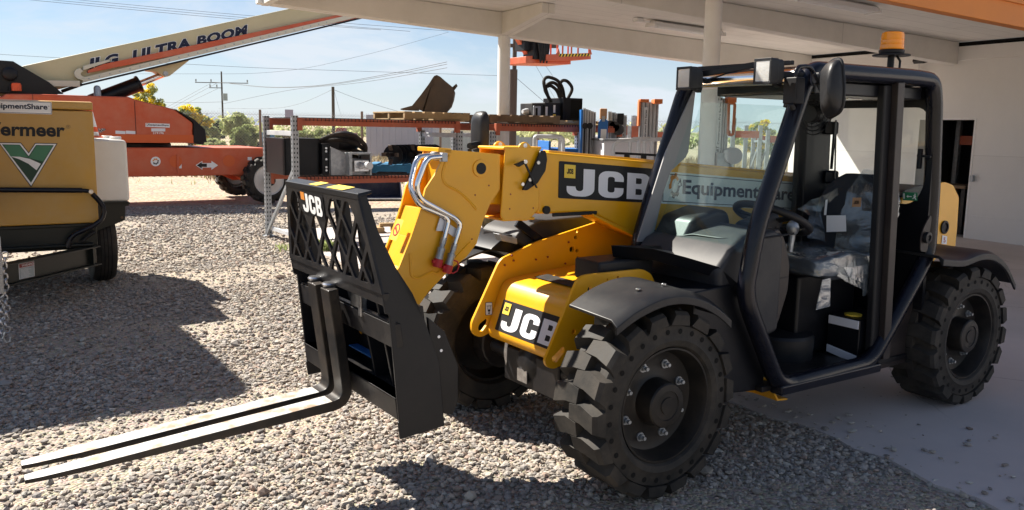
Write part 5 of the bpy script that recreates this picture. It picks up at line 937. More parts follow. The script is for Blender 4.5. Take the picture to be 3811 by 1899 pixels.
A0, A1 = JF.on('a0', 160, 450, 1, .95), JF.on('a0', 1834, 90, 1, .95); B0, B1 = JF.on('a0', 430, 618, 1, .95), JF.on('a1', 715, 132, 1, .95)
ev = lambda p, q, x: p.z+(q.z-p.z)*(x-p.x)/(q.x-p.x)
zt = lambda x: ev(A0, A1, x); zb_ = lambda x: ev(B0, B1, x)+.055
bo = MB(); bo.prism([(A0.x-.6, zb_(A0.x)-.05), (A0.x-.6, zt(A0.x-.6)-.1), (A0.x, zt(A0.x)), (2.1, zt(2.1)), (2.1, zb_(2.1)), (B0.x+.5, zb_(B0.x+.5)), (B0.x, zb_(B0.x)-.02)], 'y', .95, 1.45); boo = bo.build('base_boom', M['jcream'], jl, .015)
fl2 = MB(); fl2.prism([(2.0, zt(2.0)-.06), (8.2, zt(8.2)-.25), (8.2, zb_(8.2)+.12), (2.0, zb_(2.0)+.08)], 'y', 1.0, 1.40); fl2.build('fly_boom', M['jcream'], jl, .01)
def strip(u0, u1, off0, off1, Y0, Y1, mt, nm, par=None, dr=0):
    x0, x1 = JF.on('a0', u0, 480, 1, Y0).x, u1; d1 = -dr*(x1-x0)
    b = MB(); b.prism([(x0, zb_(x0)+off0), (x1, zb_(x1)+off0+d1), (x1, zb_(x1)+off1+d1*.6), (x0+.25, zb_(x0+.25)+off1), (x0, zb_(x0)+(off0+off1)/2)], 'y', Y0, Y1); return b.build(nm, M[mt], par or boo, .004)
strip(600, 3.6, .140, .232, .86, .95, 'jorange', 'cable_tray', None, .034); strip(430, 3.6, -.055, -.02, .84, .95, 'ink', 'lower_rail')
cc = MB(); x0 = JF.on('a0', 560, 480, 1, .86).x
def chainpath(): 
    o = [(x, zb_(x)+.04) for x in np.linspace(3.4, x0, 30)]; c = (x0, zb_(x0)+.145)
    o += [(c[0]+.105*math.sin(-a)*1.2, c[1]-.105*math.cos(a)) for a in np.linspace(.2, 2.9, 8)]; o += [(x, zb_(x)+.25) for x in np.linspace(x0+.05, x0+.42, 5)]; return o
cpth = chainpath(); cc.loft([[(x, .85, z-.045), (x, .935, z-.045), (x, .935, z+.045), (x, .85, z+.045)] for x, z in cpth[:30]]); cc.loft([[(x+(x-x0)*.0, .85, z), (x, .935, z), (x+(.05 if x < x0 else 0), .935, z+.0), (x+(.05 if x < x0 else 0), .85, z)] for x, z in cpth[29:38]] if False else [[(a, y, b_) for a, y, b_ in ((x, .85, z), (x, .935, z), (x*.0+x+(x0+.06-x)*.55, .935, z+(zb_(x0)+.145-z)*.55), (x+(x0+.06-x)*.55, .85, z+(zb_(x0)+.145-z)*.55))] for x, z in cpth[29:38]])
cc.prism([(x0+.02, zb_(x0)+.21), (x0+.45, zb_(x0+.45)+.25), (x0+.45, zb_(x0+.45)+.29), (x0+.02, zb_(x0)+.285)], 'y', .85, .935); cco = cc.build('cable_carrier', M['chain'], boo, .004)
for i in range(54):
    x = x0+.1+i*.085; 
    if i % 2: continue
    b = MB(); b.cyl((x, .8495, zb_(x)+.04), (x, .846, zb_(x)+.04), .014, 6); b.build('carrier_link', M['sheet'], cco)
c3 = MB(); pts = Jp('a0', [(165, 625), (185, 590), (230, 572), (330, 570), (545, 573)], .80); pts = [(q.x, q.y) for q in fillet([(a, b, 0) for a, b in pts], .1)]
c3.loft([[(x, .78, z-.05), (x, .88, z-.05), (x, .88, z+.05), (x, .78, z+.05)] for x, z in pts]); c3.build('cable_carrier', M['chain'], boo, .004)
p_, q_ = JF.on('a0', 700, 668, 1, 1.2), JF.on('a0', 955, 572, 1, 1.2); b = MB(); b.cyl(p_+(p_-q_)*.3, q_, .135, 24); b.cyl(q_-(q_-p_)*.06, q_, .155, 24); cyo = b.build('lift_cylinder', M['black'], jl, .004)
e_ = JF.on('a0', 1118, 508, 1, 1.2); b = MB(); b.cyl(q_, e_, .055, 18); b.build('cylinder_rod', M['chrome'], cyo)
b = MB(); b.prism(fil2(Jp('a0', [(1000, 482), (1300, 402), (1150, 522), (1118, 528), (1085, 505), (1060, 490)], 1.1), .03), 'y', 1.02, 1.38); lgo = b.build('cylinder_lug', M['jcream'], boo, .01); q = JF.on('a0', 1131, 503, 1, 1.01); disc(lgo, 'lug_pin', M['galv'], (q.x, 1.02, q.z), .045, th=.02, n=18)
b = MB(); p, q = JF.on('a0', 420, 625, 1, 1.1), JF.on('a0', 560, 575, 1, 1.1); b.cyl(p, q, .03); b.build('support_strut', M['ink'], boo)
b = MB(); q = JF.on('a0', 664, 618, 1, .9); b.lathe([(.06, -.1), (.06, .04), (.04, .08), (.001, .09)], (q.x, .9, q.z), 'z', 14); b.build('vent_pipe', M['galv'], jl)
jtext('JLG', 'a0', [(588, 508), (805, 455), (812, 358), (595, 400)], .945, boo, 'navy', .06, .0, .03)
jtext('ULTRA', 'a0', [(900, 425), (1307, 328), (1312, 250), (905, 343)], .945, boo, 'navy', .055, .0, .03); jtext('BOOM', 'a0', [(1340, 318), (1687, 240), (1692, 165), (1345, 247)], .945, boo, 'navy', .055, .0, .03)
def big_wheel(x, Y, rot):
    w0 = MB(); w0.lathe([(.29, .02), (.285, .0), (.26, .02), (.22, .10), (.12, .10), (.10, .02), (.001, .02)], (0, 0, 0), 'y', 40); o = w0.build('wheel', M['jrim'], jl); t0 = tyre_mb(.445, .36, .285, 16, 0); t0.mi = 0
    for i in range(len(t0.m)): t0.m[i] = 0
    t0.build('tyre', M['rubber'], o, .006); h0 = MB(); h0.lathe([(.11, -.02), (.11, .02), (.06, .03), (.001, .03)], (0, -.03, 0), 'y', 20); h0.build('hub', M['ink'], o)
    o.location = (x, Y, .445); o.rotation_euler = (0, R(15), R(rot)); return o
jw = big_wheel(.06, 0, 0)
for x, Y, a in ((-.75+.81, 2.3, 180), (-4.3, 0, 0), (-4.3, 2.3, 180)): c = copy_tree(jw, jl); c.location = (x, Y, .445); c.rotation_euler = (0, 0, R(a))
b = MB(); b.cyl((.06, .1, .445), (.06, 2.2, .445), .11, 18); b.prism([(-.5, .53), (-.1, .34), (.06, .34), (.2, .45), (0, .60)], 'y', .4, .46); b.prism([(-.5, .53), (-.1, .34), (.06, .34), (.2, .45), (0, .60)], 'y', 1.85, 1.91); b.build('axle', M['jorange'], jl, .01)
b = MB(); b.cyl((-4.3, .1, .445), (-4.3, 2.2, .445), .11, 18); b.build('axle', M['jorange'], jl, .01)
# raised basket hung off the boom by its jib
Yb = .9
b = MB(); t_, j0 = Vector((8.0, 1.2, zt(8.0)-.4)), Vector((5.4, 1.2, 4.55))
b.bar(Vector((8.1, 1.2, zt(8.1)-.45)), Vector((5.9, 1.2, 4.4)), .16, .22, (0, 1, 0)); b.bar(Vector((5.9, 1.2, 4.45)), JF.on('a2', 128, 385, 1, 1.2), .13, .17, (0, 1, 0)); b.build('jib', M['jorange'], jl, .01)
bs = MB(); bs.prism(Jp('a2', [(105, 385), (250, 372), (250, 415), (412, 408), (412, 440), (105, 432)], Yb), 'y', Yb, Yb+1.0); bs.prism(Jp('a2', [(245, 372), (548, 362), (550, 405), (412, 412), (245, 415)], Yb-.15), 'y', Yb-.15, Yb+.9); bso = bs.build('basket_floor', M['jorange'], jl, .01)
hz_ = jq_('a2', [(330, 388), (542, 384), (542, 366), (330, 368)], Yb-.155); on_quad(flat_mesh(RECT), hz_, 'hazard_strip', M['sticker_y'], bso, .001); on_quad(flat_mesh([[(i/10, 0), (i/10+.05, 0), (i/10+.085, 1), (i/10+.035, 1)] for i in range(9)]+[[(.9, 0), (.95, 0), (.985, 1), (.935, 1)]]), hz_, 'hazard_bar', M['ink'], bso, .003, box=((0, 0), (1, 1)))
rl_ = MB()
for u in (355, 415, 460, 535):
    p = JF.on('a2', u, 370, 1, Yb-.12); rl_.cyl(p, p+Vector((0, 0, 1.05)), .022, 8); rl_.cyl(p+Vector((0, .85, 0)), p+Vector((0, .85, 1.05)), .022, 8)
p, q = JF.on('a2', 250, 370, 1, Yb-.12), JF.on('a2', 540, 365, 1, Yb-.12)
for dz in (.52, 1.05):
    rl_.tube([p+Vector((0, 0, dz)), q+Vector((0, 0, dz)), q+Vector((0, .95, dz)), p+Vector((0, .95, dz)), p+Vector((0, 0, dz))], .022, 8)
for u in (325, 542): p = JF.on('a2', u, 372, 1, Yb-.12); rl_.prism([(p.x-.06, p.z), (p.x+.06, p.z), (p.x, p.z+.16)], 'y', Yb-.13, Yb-.11)
rl_.build('guard_rail', M['jorange'], bso)
q = JF.on('a2', 225, 350, 1, Yb-.05); b = MB(); b.box(q.x-.28, q.x+.1, Yb-.05, Yb+.4, q.z-.2, q.z+.55); b.box(q.x-.45, q.x-.2, Yb+.1, Yb+.5, q.z, q.z+.5); 
for i in range(7): b.tube(fillet([(q.x-.25+i*.06, Yb-.08, q.z+.5), (q.x-.2+i*.05, Yb-.14, q.z+.1), (q.x-.1+i*.03, Yb-.08, q.z-.28+.05*(i % 3))], .1), .025, 6)
b.build('rotator_and_hoses', M['ink'], bso, .01)

# ------------------------------------------------------------------ pallet rack and what it carries
RF = Frame((-2.68, 10.38), 33.94)
rk = RF.empty('pallet_rack', 'orange and grey pallet rack of two bays behind the telehandler boom', 'rack')
def perf_post(parent, x, y, z1, w=.078):
    h_ = MB(); h_.box(x-w/2, x+w/2, y-.03, y+.03, 0, z1); h_.mi = 1
    for i in range(int(z1/.055)):
        z = .05+i*.055
        for dx in (-.018, .018): h_.box(x+dx-.007, x+dx+.007, y-.0315, y-.0305, z-.011, z+.011)
        h_.box(x-w/2-.0015, x-w/2-.0005, y-.009, y+.009, z-.012, z+.012)
    o = h_.build('upright', [M['galv'], M['hole']], parent); b = MB(); b.box(x-.07, x+.07, y-.06, y+.06, -.005, .008); b.build('foot_plate', M['galv'], o); return o
for x, zt_ in ((0, 1.60), (2.325, 1.45), (2.875, 1.45), (5.25, 1.58)):
    for y in (0, 1.10): perf_post(rk, x, y, zt_)
    for z0, z1 in ((1.30, 1.36), ): b = MB(); b.bar((x, .03, 1.385), (x, 1.07, 1.385), .03, .06); b.build('frame_strut', M['alu'], rk, .003)
    b = MB(); b.bar((x-.02, .03, .92), (x-.02, 1.07, .06), .032, .05); b.build('frame_strut', M['galv'], rk, .003)
    b = MB(); b.bar((x, .03, .12), (x, 1.07, .12), .03, .05); b.build('frame_strut', M['alu'], rk, .003)
def rack_bay(x0, x1, zs):
    for z0, z1 in zs:
        for y in (-.02, 1.10):
            b = MB(); b.box(x0, x1, y-.022, y+.022, z0, z1-.028); b.box(x0, x1, y-.022 if y > .5 else y-.010, y+.010 if y > .5 else y+.022, z1-.028, z1); b.box(x0-.03, x0+.035, y-.03, y+.03, z0-.06, z1+.005); b.box(x1-.035, x1+.03, y-.03, y+.03, z0-.06, z1+.005); b.build('rack_beam', M['rackorange'], rk, .003)
        dk = MB()
        for i in range(int((x1-x0)/.05)): x = x0+.03+i*.05; dk.box(x-.003, x+.003, -.035, 1.10, z1, z1+.006)
        for k in range(9): y = .0+k*.13; dk.box(x0+.03, x1-.03, y-.003, y+.003, z1+.006, z1+.011)
        for i in range(int((x1-x0)/.05)): x = x0+.03+i*.05; dk.box(x-.003, x+.003, -.046, -.036, z1-.03, z1+.006)
        dk.build('wire_deck', M['worn'], rk)
rack_bay(.05, 2.28, ((1.483, 1.572), (.765, .852)))
rack_bay(2.925, 5.20, ((1.455, 1.555), (.72, .80)))
rack_bay(2.37, 2.83, ((1.463, 1.555),)) if False else None
DK = 1.572+.012; DL = .852+.012
def pallet(fr, at, label, group, mt, L_=1.1, W_=1.0, H=.12, rot=0):
    p = fr.empty('pallet', label, 'pallet', at, group); p.rotation_euler = (0, 0, fr.a+R(rot))
    for i in range(7): x = -L_/2+.05+i*(L_-.1)/6; b = MB(); b.box(x-.055, x+.055, -W_/2, W_/2, H-.018, H); b.build('deck_board', mt, p, .002)
    for y in (-W_/2+.03, 0, W_/2-.03): b = MB(); b.box(-L_/2, L_/2, y-.025, y+.025, .018, H-.018); b.build('stringer', mt, p, .002)
    for x in (-L_/2+.06, 0, L_/2-.06): b = MB(); b.box(x-.05, x+.05, -W_/2, W_/2, 0, .018); b.build('bottom_board', mt, p, .002)
    return p
pallet(RF, (2.02, .55, DK), 'pale wooden pallet under the rusty bucket on the top shelf', 'pallets on the rack', M['wood'], 1.0, 1.0, .11)
pallet(RF, (2.95, .62, DK-.01), 'dark old pallet lying right of the bucket pallet on the top shelf', 'pallets on the rack', M['oldwood'], .80, .9, .10, 4)
pallet(RF, (3.55, .50, 1.567), 'broken weathered pallet beside the round column on the top shelf', 'pallets on the rack', M['oldwood'], 1.1, .95, .12, -12)
pallet(RF, (4.55, .50, 1.567), 'brown pallet under the black motor unit at the end of the rack', 'pallets on the rack', M['wood'], 1.1, .95, .06, 3)
pallet(RF, (1.92, .62, DL), 'blue painted pallet under the black auger flights on the lower shelf', 'pallets on the rack', M['bluep'], 1.15, .9, .115, -30)
# rusty digging bucket lying on its back
BF = Frame(RF.wld((2.06, .34, 0)).xy, 2)
bk_ = BF.empty('digger_bucket', 'rusty brown excavator bucket on the wooden pallet atop the rack', 'bucket', (0, 0, 0))
BP = BF.xz('a1', [(1065, 740), (1130, 660), (1185, 585), (1210, 545), (1222, 530), (1240, 524), (1262, 535), (1300, 568), (1345, 605), (1360, 640), (1352, 690), (1335, 740), (1300, 780), (1145, 772)], .0)
z_0 = min(q[1] for q in BP); BP = [(x, z-z_0+DK+.112) for x, z in BP]
b = MB(); b.prism(BP, 'y', .0, .02); b.prism(BP, 'y', .33, .35)
for (x0, z0), (x1, z1) in zip(BP[5:-1], BP[6:]): b.loft([[(x0, y, z0), (x1, y, z1), (x1-.02, y, z1-.02), (x0-.02, y, z0-.02)] for y in (.02, .33)])
bko_ = b.build('bucket_shell', M['rust'], bk_, .004)
b = MB(); b.prism([BP[0], BP[1], BP[2], BP[3], BP[4], (BP[5][0], BP[5][1]), (BP[5][0]-.012, BP[5][1]-.02), (BP[-1][0]-.012, BP[-1][1]), BP[-1]], 'y', -.012, -.0005); b.build('side_cutter', M['rust'], bk_, .003)
for q in BP[1:3]: disc(bk_, 'bolt', M['rust'], (q[0]+.06, -.012, q[1]-.02), .014, th=.008, n=8)
for y in (.02, .13, .24, .34): tp = BP[0]; b = MB(); b.loft([[(tp[0]+.08, y-.03, tp[1]-.05), (tp[0]+.08, y+.03, tp[1]-.05), (tp[0]+.08, y+.03, tp[1]+.03), (tp[0]+.08, y-.03, tp[1]+.03)], [(tp[0]-.0, y-.03, tp[1]-.05), (tp[0], y+.03, tp[1]-.05), (tp[0], y+.03, tp[1]+.012), (tp[0], y-.03, tp[1]+.012)], [(tp[0]-.15, y-.012, tp[1]-.045), (tp[0]-.15, y+.012, tp[1]-.045), (tp[0]-.15, y+.012, tp[1]-.03), (tp[0]-.15, y-.012, tp[1]-.03)]]); b.build('bucket_tooth', M['rust'], bk_, .004)
b = MB(); q = BP[8]; b.prism([(q[0]-.03, q[1]-.02), (q[0]+.05, q[1]+.05), (q[0]+.07, q[1]+.02), (q[0]+.01, q[1]-.06)], 'y', .12, .15); b.build('bucket_lug', M['rust'], bk_)
# hydraulic attachment on the lower shelf
at_ = RF.empty('trencher_attachment', 'black and silver hydraulic attachment with thick hoses on the lower shelf', 'attachment', (0, 0, 0))
b = MB(); b.box(-.06, .40, .22, .30, DL, DL+.46); b.box(-.06, -.03, .22, .95, DL, DL+.46); b.box(.36, .40, .22, .95, DL, DL+.46); b.box(-.06, .40, .9, .95, DL, DL+.40); b.build('mounting_frame', M['black'], at_, .006)
b = MB(); b.box(.405, .50, .15, .80, DL, DL+.40); fo_ = b.build('bolt_plate', M['black'], at_, .006)
for z in (.06, .10, .20, .30, .34): q = MB(); q.cyl((.455, .15, DL+z), (.455, .138, DL+z), .014, 8); q.build('bolt', M['steel'], fo_)
b = MB(); b.prism([(.50, DL), (.50, DL+.36), (.72, DL+.27), (.72, DL)], 'y', .10, .14); b.build('side_cheek', M['galv'], at_, .004); b = MB(); b.prism([(.50, DL), (.50, DL+.36), (.72, DL+.27), (.72, DL)], 'y', .5, .54); b.build('side_cheek', M['galv'], at_, .004)
b = MB(); b.box(.70, .74, -.02, .36, DL, DL+.29); b.box(.985, 1.01, -.02, .36, DL, DL+.29); b.box(.74, .985, -.02, .36, DL+.265, DL+.29); b.box(.74, .985, .10, .36, DL, DL+.2); bo_ = b.build('gearbox', M['galv'], at_, .005)
b = MB(); b.box(.765, .965, -.025, .0, DL+.05, DL+.19); b.build('face_plate', M['steel'], bo_, .004); b = MB(); b.cyl((.89, -.02, DL+.12), (.89, -.12, DL+.125), .038, 18); b.cyl((.89, -.10, DL+.125), (.90, -.20, DL+.13), .048, 18); b.build('output_shaft', M['alu'], bo_)
b = MB()
for z, h_ in ((.04, .16),): b.box(.715, .725, -.023, -.02, DL+z, DL+z+h_)
for z in (.10, .20): b.lathe([(.022, 0), (.022, .002), (.001, .002)], (.72, -.023, DL+z), 'y', 12)
for i in range(4):
    b = MB(); b.tube(fillet([(.40, .3+.04*i, DL+.42-.03*i), (.62+.03*i, .25+.06*i, DL+.52-.07*i), (.90, .22+.07*i, DL+.50-.09*i), (1.05+.02*i, .2+.06*i, DL+.35-.05*i), (1.0, .3, DL+.2)], .14, 6), .028, 10); b.build('hydraulic_hose', M['rubber'], at_)
b = MB(); b.ball((.82, .42, DL+.42), .2, 14, (1.2, .7, .7)); b.box(.5, .7, .3, .7, DL+.3, DL+.45); b.build('motor', M['ink'], at_, .01)
# augers
for k, (cx_, cy_, rot, zz, lab) in enumerate(((1.72, .50, 34, .135, 'black auger flight lying nearest the silver gearbox on the blue pallet'), (2.10, .58, 34, .135, 'black auger flight lying at the right end of the blue pallet'))):
    a_o = RF.empty('auger', lab, 'auger', (cx_, cy_, DL+.115+zz), 'auger flights on the blue pallet'); a_o.rotation_euler = (0, 0, RF.a+R(rot)); Rr = .135; n = 96; turns = 5.5; Ln = .62
    b = MB(); rings = []
    for i in range(n+1):
        t = i/n; a = turns*2*math.pi*t; x = -Ln/2+Ln*t; rings.append([(x-.004, .03*math.cos(a), .03*math.sin(a)), (x-.004, Rr*math.cos(a), Rr*math.sin(a)), (x+.004, Rr*math.cos(a), Rr*math.sin(a)), (x+.004, .03*math.cos(a), .03*math.sin(a))])
    b.loft(rings); b.build('flighting', M['black'], a_o); b = MB(); b.cyl((-Ln/2-.10, 0, 0), (Ln/2+.08, 0, 0), .032, 14); b.build('shaft', M['worn'], a_o)
    b = MB()
    for a in (0, 90, 180, 270): b.bar((-Ln/2-.02, .06*math.cos(R(a)), .06*math.sin(R(a))), (-Ln/2-.06, .13*math.cos(R(a)), .13*math.sin(R(a))), .05, .02, (1, 0, 0))
    b.build('cutting_teeth', M['rust'], a_o, .003)
# motor unit with looping hoses at the end of the top shelf
z_ = 1.567+.062
mu_ = RF.empty('motor_unit', 'grey and black hydraulic motor unit with upright looping hoses on the rack end', 'attachment', (0, 0, 0))
def rx(u, v, Y=.3): return RF.on('r2', u, v, 1, Y)
dzz = z_-rx(700, 665).z
def rbox(u0, v0, u1, v1, y0, y1, nm, mt, par=mu_, bev=.008):
    p, q = rx(u0, v1), rx(u1, v0); b = MB(); b.box(p.x, q.x, y0, y1, p.z+dzz, q.z+dzz); return b.build(nm, mt, par, bev)
rbox(590, 402, 825, 665, .22, .75, 'cast_housing', M['black']); rbox(680, 425, 815, 640, .215, .225, 'housing_recess', M['hole'], mu_, .001)
b_ = rbox(395, 455, 590, 640, .28, .65, 'gearbox', M['plastic']); rbox(258, 462, 400, 630, .30, .62, 'end_block', M['dash']); rbox(262, 492, 350, 625, .27, .30, 'flange', M['galv']); rbox(285, 515, 310, 610, .266, .272, 'flange_slot', M['hole'], mu_, .001)
rbox(500, 480, 525, 570, .274, .281, 'rating_label', M['white'], b_, 0); rbox(495, 590, 528, 638, .274, .281, 'warning_label', M['sticker_y'], b_, 0); rbox(405, 500, 432, 635, .274, .281, 'model_strip', M['decalwhite'], b_, 0)
p = rx(250, 560, .4); b = MB(); b.tube([(p.x, .42, p.z+dzz), (p.x-.09, .42, p.z+dzz), (p.x-.15, .42, p.z+dzz+.0)], [.045, .05, .03], 16); b.build('shaft_end', M['alu'], mu_)
for pl in ([(480, 440), (425, 300), (420, 180), (480, 135), (570, 180), (640, 280), (670, 400)], [(610, 400), (580, 280), (640, 180), (720, 185), (750, 280), (700, 400)], [(620, 395), (600, 260), (530, 195), (450, 250), (470, 440)], [(590, 400), (570, 300), (500, 235), (440, 280), (490, 450)]):
    b = MB(); b.tube(fillet([(q.x, .42+.03*i % .12, q.z+dzz) for i, q in enumerate([rx(u, v, .42) for u, v in pl])], .12, 6), .026, 10); b.build('hydraulic_hose', M['rubber'], mu_)
# loader buckets on the ground behind the rack
def loader_bucket(o, rot, lab, w_, grp='buckets behind the rack'):
    f = Frame(o, rot); e = f.empty('loader_bucket', lab, 'bucket', (0, 0, 0), grp); P = [(0, .02), (.05, .55), (.15, .62), (.45, .30), (.75, .03), (.70, .0), (.1, .0)]
    b = MB()
    for x0, x1 in zip(P[3:]+P[:3], P[4:]+P[:4]): pass
    b.prism([(-y, z) for y, z in P], 'x', 0, .015); b.prism([(-y, z) for y, z in P], 'x', w_-.015, w_); b.prism([(0, .02), (-.05, .55), (-.15, .62), (-.14, .6), (-.07, .54), (-.03, .04), (-.70, .02), (-.75, .03), (-.70, 0), (-.1, 0)], 'x', .015, w_-.015); b.build('bucket_shell', M['bluebin'], e, .004)
    b = MB(); b.bar((0, -.76, .02), (w_, -.76, .02), .05, .02); b.build('cutting_edge', M['galv'], e); return e
loader_bucket((-4.5, 17.6), 14, 'long dark blue loader bucket lying behind the rack', 2.1); loader_bucket((-2.2, 17.3), 18, 'dark blue loader bucket with a pale end plate behind the rack', 1.7)
b = MB(); b.prism(fil2([(.02, -.02), (-.10, .56), (-.16, .60), (-.62, .02)], .04), 'x', -.03, -.012); 
eo = [o for o in C.objects if o.name == 'loader_bucket.001'][0]; b.build('end_plate', M['whitep'], eo, .003)

# ------------------------------------------------------------------ lifts and rails beyond the telehandler
def at(key, u, v, y): r = ray(*opx(key, u, v)); return CAM+r*(y/r.y)
def lift(key, uL, uR, vT, y, cols, label, name='material_lift', grp='material lifts', orange=False, txt=None, deg=33.9, depth=.34):
    p, q = at(key, uL, vT, y), at(key, uR, vT, y); W_ = q.x-p.x; H = (p.z+q.z)/2; f = Frame(((p.x+q.x)/2, y), 0); e = f.empty(name, label, 'material lift', (0, 0, 0), grp); n = 5
    for i in range(n):
        x0 = -W_/2+W_*i/n; x1 = x0+W_/n*.86; b = MB(); h = H-.012*i; b.box(x0, x1, -.02+.05*i, .02+.05*i, .12, h); b.box(x0, x0+.012, -.045+.05*i, .02+.05*i, .12, h); b.box(x1-.012, x1, -.045+.05*i, .02+.05*i, .12, h); b.mi = 1; b.box((x0+x1)/2-.004, (x0+x1)/2+.004, -.0215+.05*i, -.0195+.05*i, .14, h-.02); b.box(x1+.002, x0+W_/n-.001, .0+.05*i, .01+.05*i, .12, h-.03); b.build('mast_section', [cols[i % len(cols)], M['dash']], e)
    b = MB(); b.box(-W_/2-.02, W_/2+.02, -.1, .35, .05, .12)
    for sx in (-1, 1): b.box(sx*W_/2-.03, sx*W_/2+.03, -.75, .4, .06, .11)
    b.build('base_frame', M['lorange'] if orange else M['blue'], e, .006)
    for sx, sy in ((-1, -.72), (1, -.72), (-1, .38), (1, .38)): b = MB(); b.cyl((sx*W_/2-.02, sy, .05), (sx*W_/2+.02, sy, .05), .05, 14); b.build('castor', M['rubber'], e)
    return e, f, W_, H
e, f, W_, H = lift('r2', 868, 1040, 525, 12.6, [M['alu']], 'blue framed silver material lift just right of the rack')
b = MB(); b.box(-W_/2-.035, -W_/2-.005, -.08, .30, .1, H-.02); b.build('side_channel', M['blue'], e, .004); p = at('r2', 1042, 690, 12.6)-Vector((f.o.x, 12.6, 0)); q = at('r2', 1160, 660, 12.6)-Vector((f.o.x, 12.6, 0))
b = MB(); b.prism([(p.x, .15), (q.x-.02, .15), (q.x, q.z-.02), (q.x-.05, q.z+.02), (p.x+.05, q.z+.02), (p.x, p.z)], 'y', -.09, -.05); bp_ = b.build('carriage_cover', M['blue'], e, .006)
b = MB(); b.box(p.x+.02, q.x-.02, -.10, -.03, q.z+.0, q.z+.16); b.build('pulley_head', M['tan'], e, .015); b = MB(); b.box(p.x+.05, q.x-.05, -.106, -.10, q.z-.03, q.z+.05); b.build('bracket', M['galv'], e, .003); b = MB(); b.box(p.x+.04, p.x+.125, -.096, -.09, q.z-.30, q.z-.14); b.build('instruction_label', M['white'], bp_)
for u in (888, 945): w_ = at('r2', u, 735, 12.5)-Vector((f.o.x, 12.6, 0)); b = MB(); b.lathe([(.045, 0), (.045, .03), (.02, .04), (.001, .04)], (w_.x, -.14, w_.z), 'y', 18); wo_ = b.build('roller', M['ink'], e); b = MB(); b.box(w_.x-.012, w_.x+.012, -.10, -.085, .15, w_.z); b.build('cable', M['ink'], wo_)
e, f, W_, H = lift('r2', 1165, 1415, 565, 13.4, [M['alu'], M['galv']], 'plain silver material lift with winch behind the blue one')
p = at('r2', 1320, 600, 13.3)-Vector((f.o.x, 13.4, 0)); b = MB(); b.box(p.x-.05, p.x+.05, -.08, -.05, .2, p.z+.02); b.build('mast_slot', M['ink'], e, .003)
for u, v in ((1190, 735), (1235, 745), (1290, 780)): p = at('r2', u, v, 13.2)-Vector((f.o.x, 13.4, 0)); b = MB(); b.cyl((p.x, -.22, p.z), (p.x, -.16, p.z), .085, 20); b.build('winch_drum', M['dash'], e, .004)
e, f, W_, H = lift('r2', 1545, 1800, 425, 13.8, [M['alu']], 'tall silver material lift with orange caps left of the windscreen', orange=True)
b = MB(); b.box(-W_/2-.02, -W_/2+.015, -.06, .1, H-.42, H-.02); b.box(W_*.16, W_/2+.015, -.065, .27, H-.06, H+.015); b.box(-W_/2, -W_/2+.14, -.07, .2, H-.04, H+.01); b.build('orange_cap', M['lorange'], e, .006)
q = [(-W_*.30, -.05, .45), (-W_*.12, -.05, .45), (-W_*.12, -.05, H-.12), (-W_*.30, -.05, H-.12)]; sp_ = on_quad(flat_mesh(RECT), q, 'mast_face', M['alu'], e, .0)
def vtext(body, q, par, mt='ink', bold=.02):      # lettering running up the mast
    qq = [q[1], q[2], q[3], q[0]]; return on_quad(text_mesh(body, bold), qq, 'lettering', M[mt], par, .003)
vtext('LIFTSMART', sub_quad(q, .2, .75, .36, .58), sp_); vtext('Construction Pro Series', sub_quad(q, .3, .7, .60, .97), sp_); vtext('134469', sub_quad(q, .2, .75, .18, .32), sp_)
e, f, W_, H = lift('r3', 862, 1055, 190, 12.4, [M['alu'], M['galv']], 'silver material lift with orange handle seen through the windscreen', orange=True)
q = [(-W_*.47, -.052, .45), (-W_*.20, -.052, .45), (-W_*.20, -.052, H-.06), (-W_*.47, -.052, H-.06)]; sp_ = on_quad(flat_mesh(RECT), q, 'mast_face', M['alu'], e, .0); vtext('LIFTSMART', sub_quad(q, .15, .8, .38, .56), sp_); vtext('Construction Pro Series', sub_quad(q, .3, .75, .58, .98), sp_); vtext('134386', sub_quad(q, .15, .8, .22, .35), sp_)
b = MB(); b.tube(fillet([(W_*.15, -.10, H-.10), (W_*.5, -.12, H-.10), (W_*.5, -.12, H-.55), (W_*.2, -.10, H-.55), (W_*.15, -.10, H-.10)], .04), .022, 8); b.box(W_*.1, W_*.62, -.1, .1, H-.09, H-.0); b.build('orange_handle', M['lorange'], e, .004)
p = at('r3', 1025, 895, 12.3)-Vector((f.o.x, 12.4, 0)); b = MB(); b.cyl((p.x, -.3, p.z), (p.x, -.12, p.z), .12, 24); b.build('winch_reel', M['decalwhite'], e); b = MB(); b.box(p.x-.22, p.x+.0, -.2, -.05, p.z-.28, p.z+.04); b.box(p.x-.2, p.x+.28, -.25, .05, p.z-.42, p.z-.30); b.build('winch_body', M['galv'], e, .01); b = MB(); b.box(p.x-.30, p.x-.24, -.1, .1, .3, p.z+.04); b.build('orange_leg', M['lorange'], e, .004)
def rail(key, pts, y, r, name, label, cat, mt='alu', legs=True, grp='tubular guard rails', dep=.8):
    P = [at(key, u, v, y) for u, v in pts]; o = P[0]; f = Frame((o.x, y), 0); e = f.empty(name, label, cat, (0, 0, 0), grp); L0 = [Vector((q.x-o.x, 0, q.z)) for q in P]
    if legs: L0 = [Vector((L0[0].x, 0, 0))]+L0+[Vector((L0[-1].x, 0, 0))]
    for dy in (0, dep): b = MB(); b.tube(fillet([q+Vector((0, dy, 0)) for q in L0], .12, 5), r, 10); b.build('tube_loop', M[mt], e)
    b = MB(); x = (L0[0].x+L0[-1].x)/2
    for xx in (L0[0].x, L0[-1].x): b.cyl((xx, 0, .35), (xx, dep, .35), r*.8, 8)
    b.build('cross_tube', M[mt], e); return e
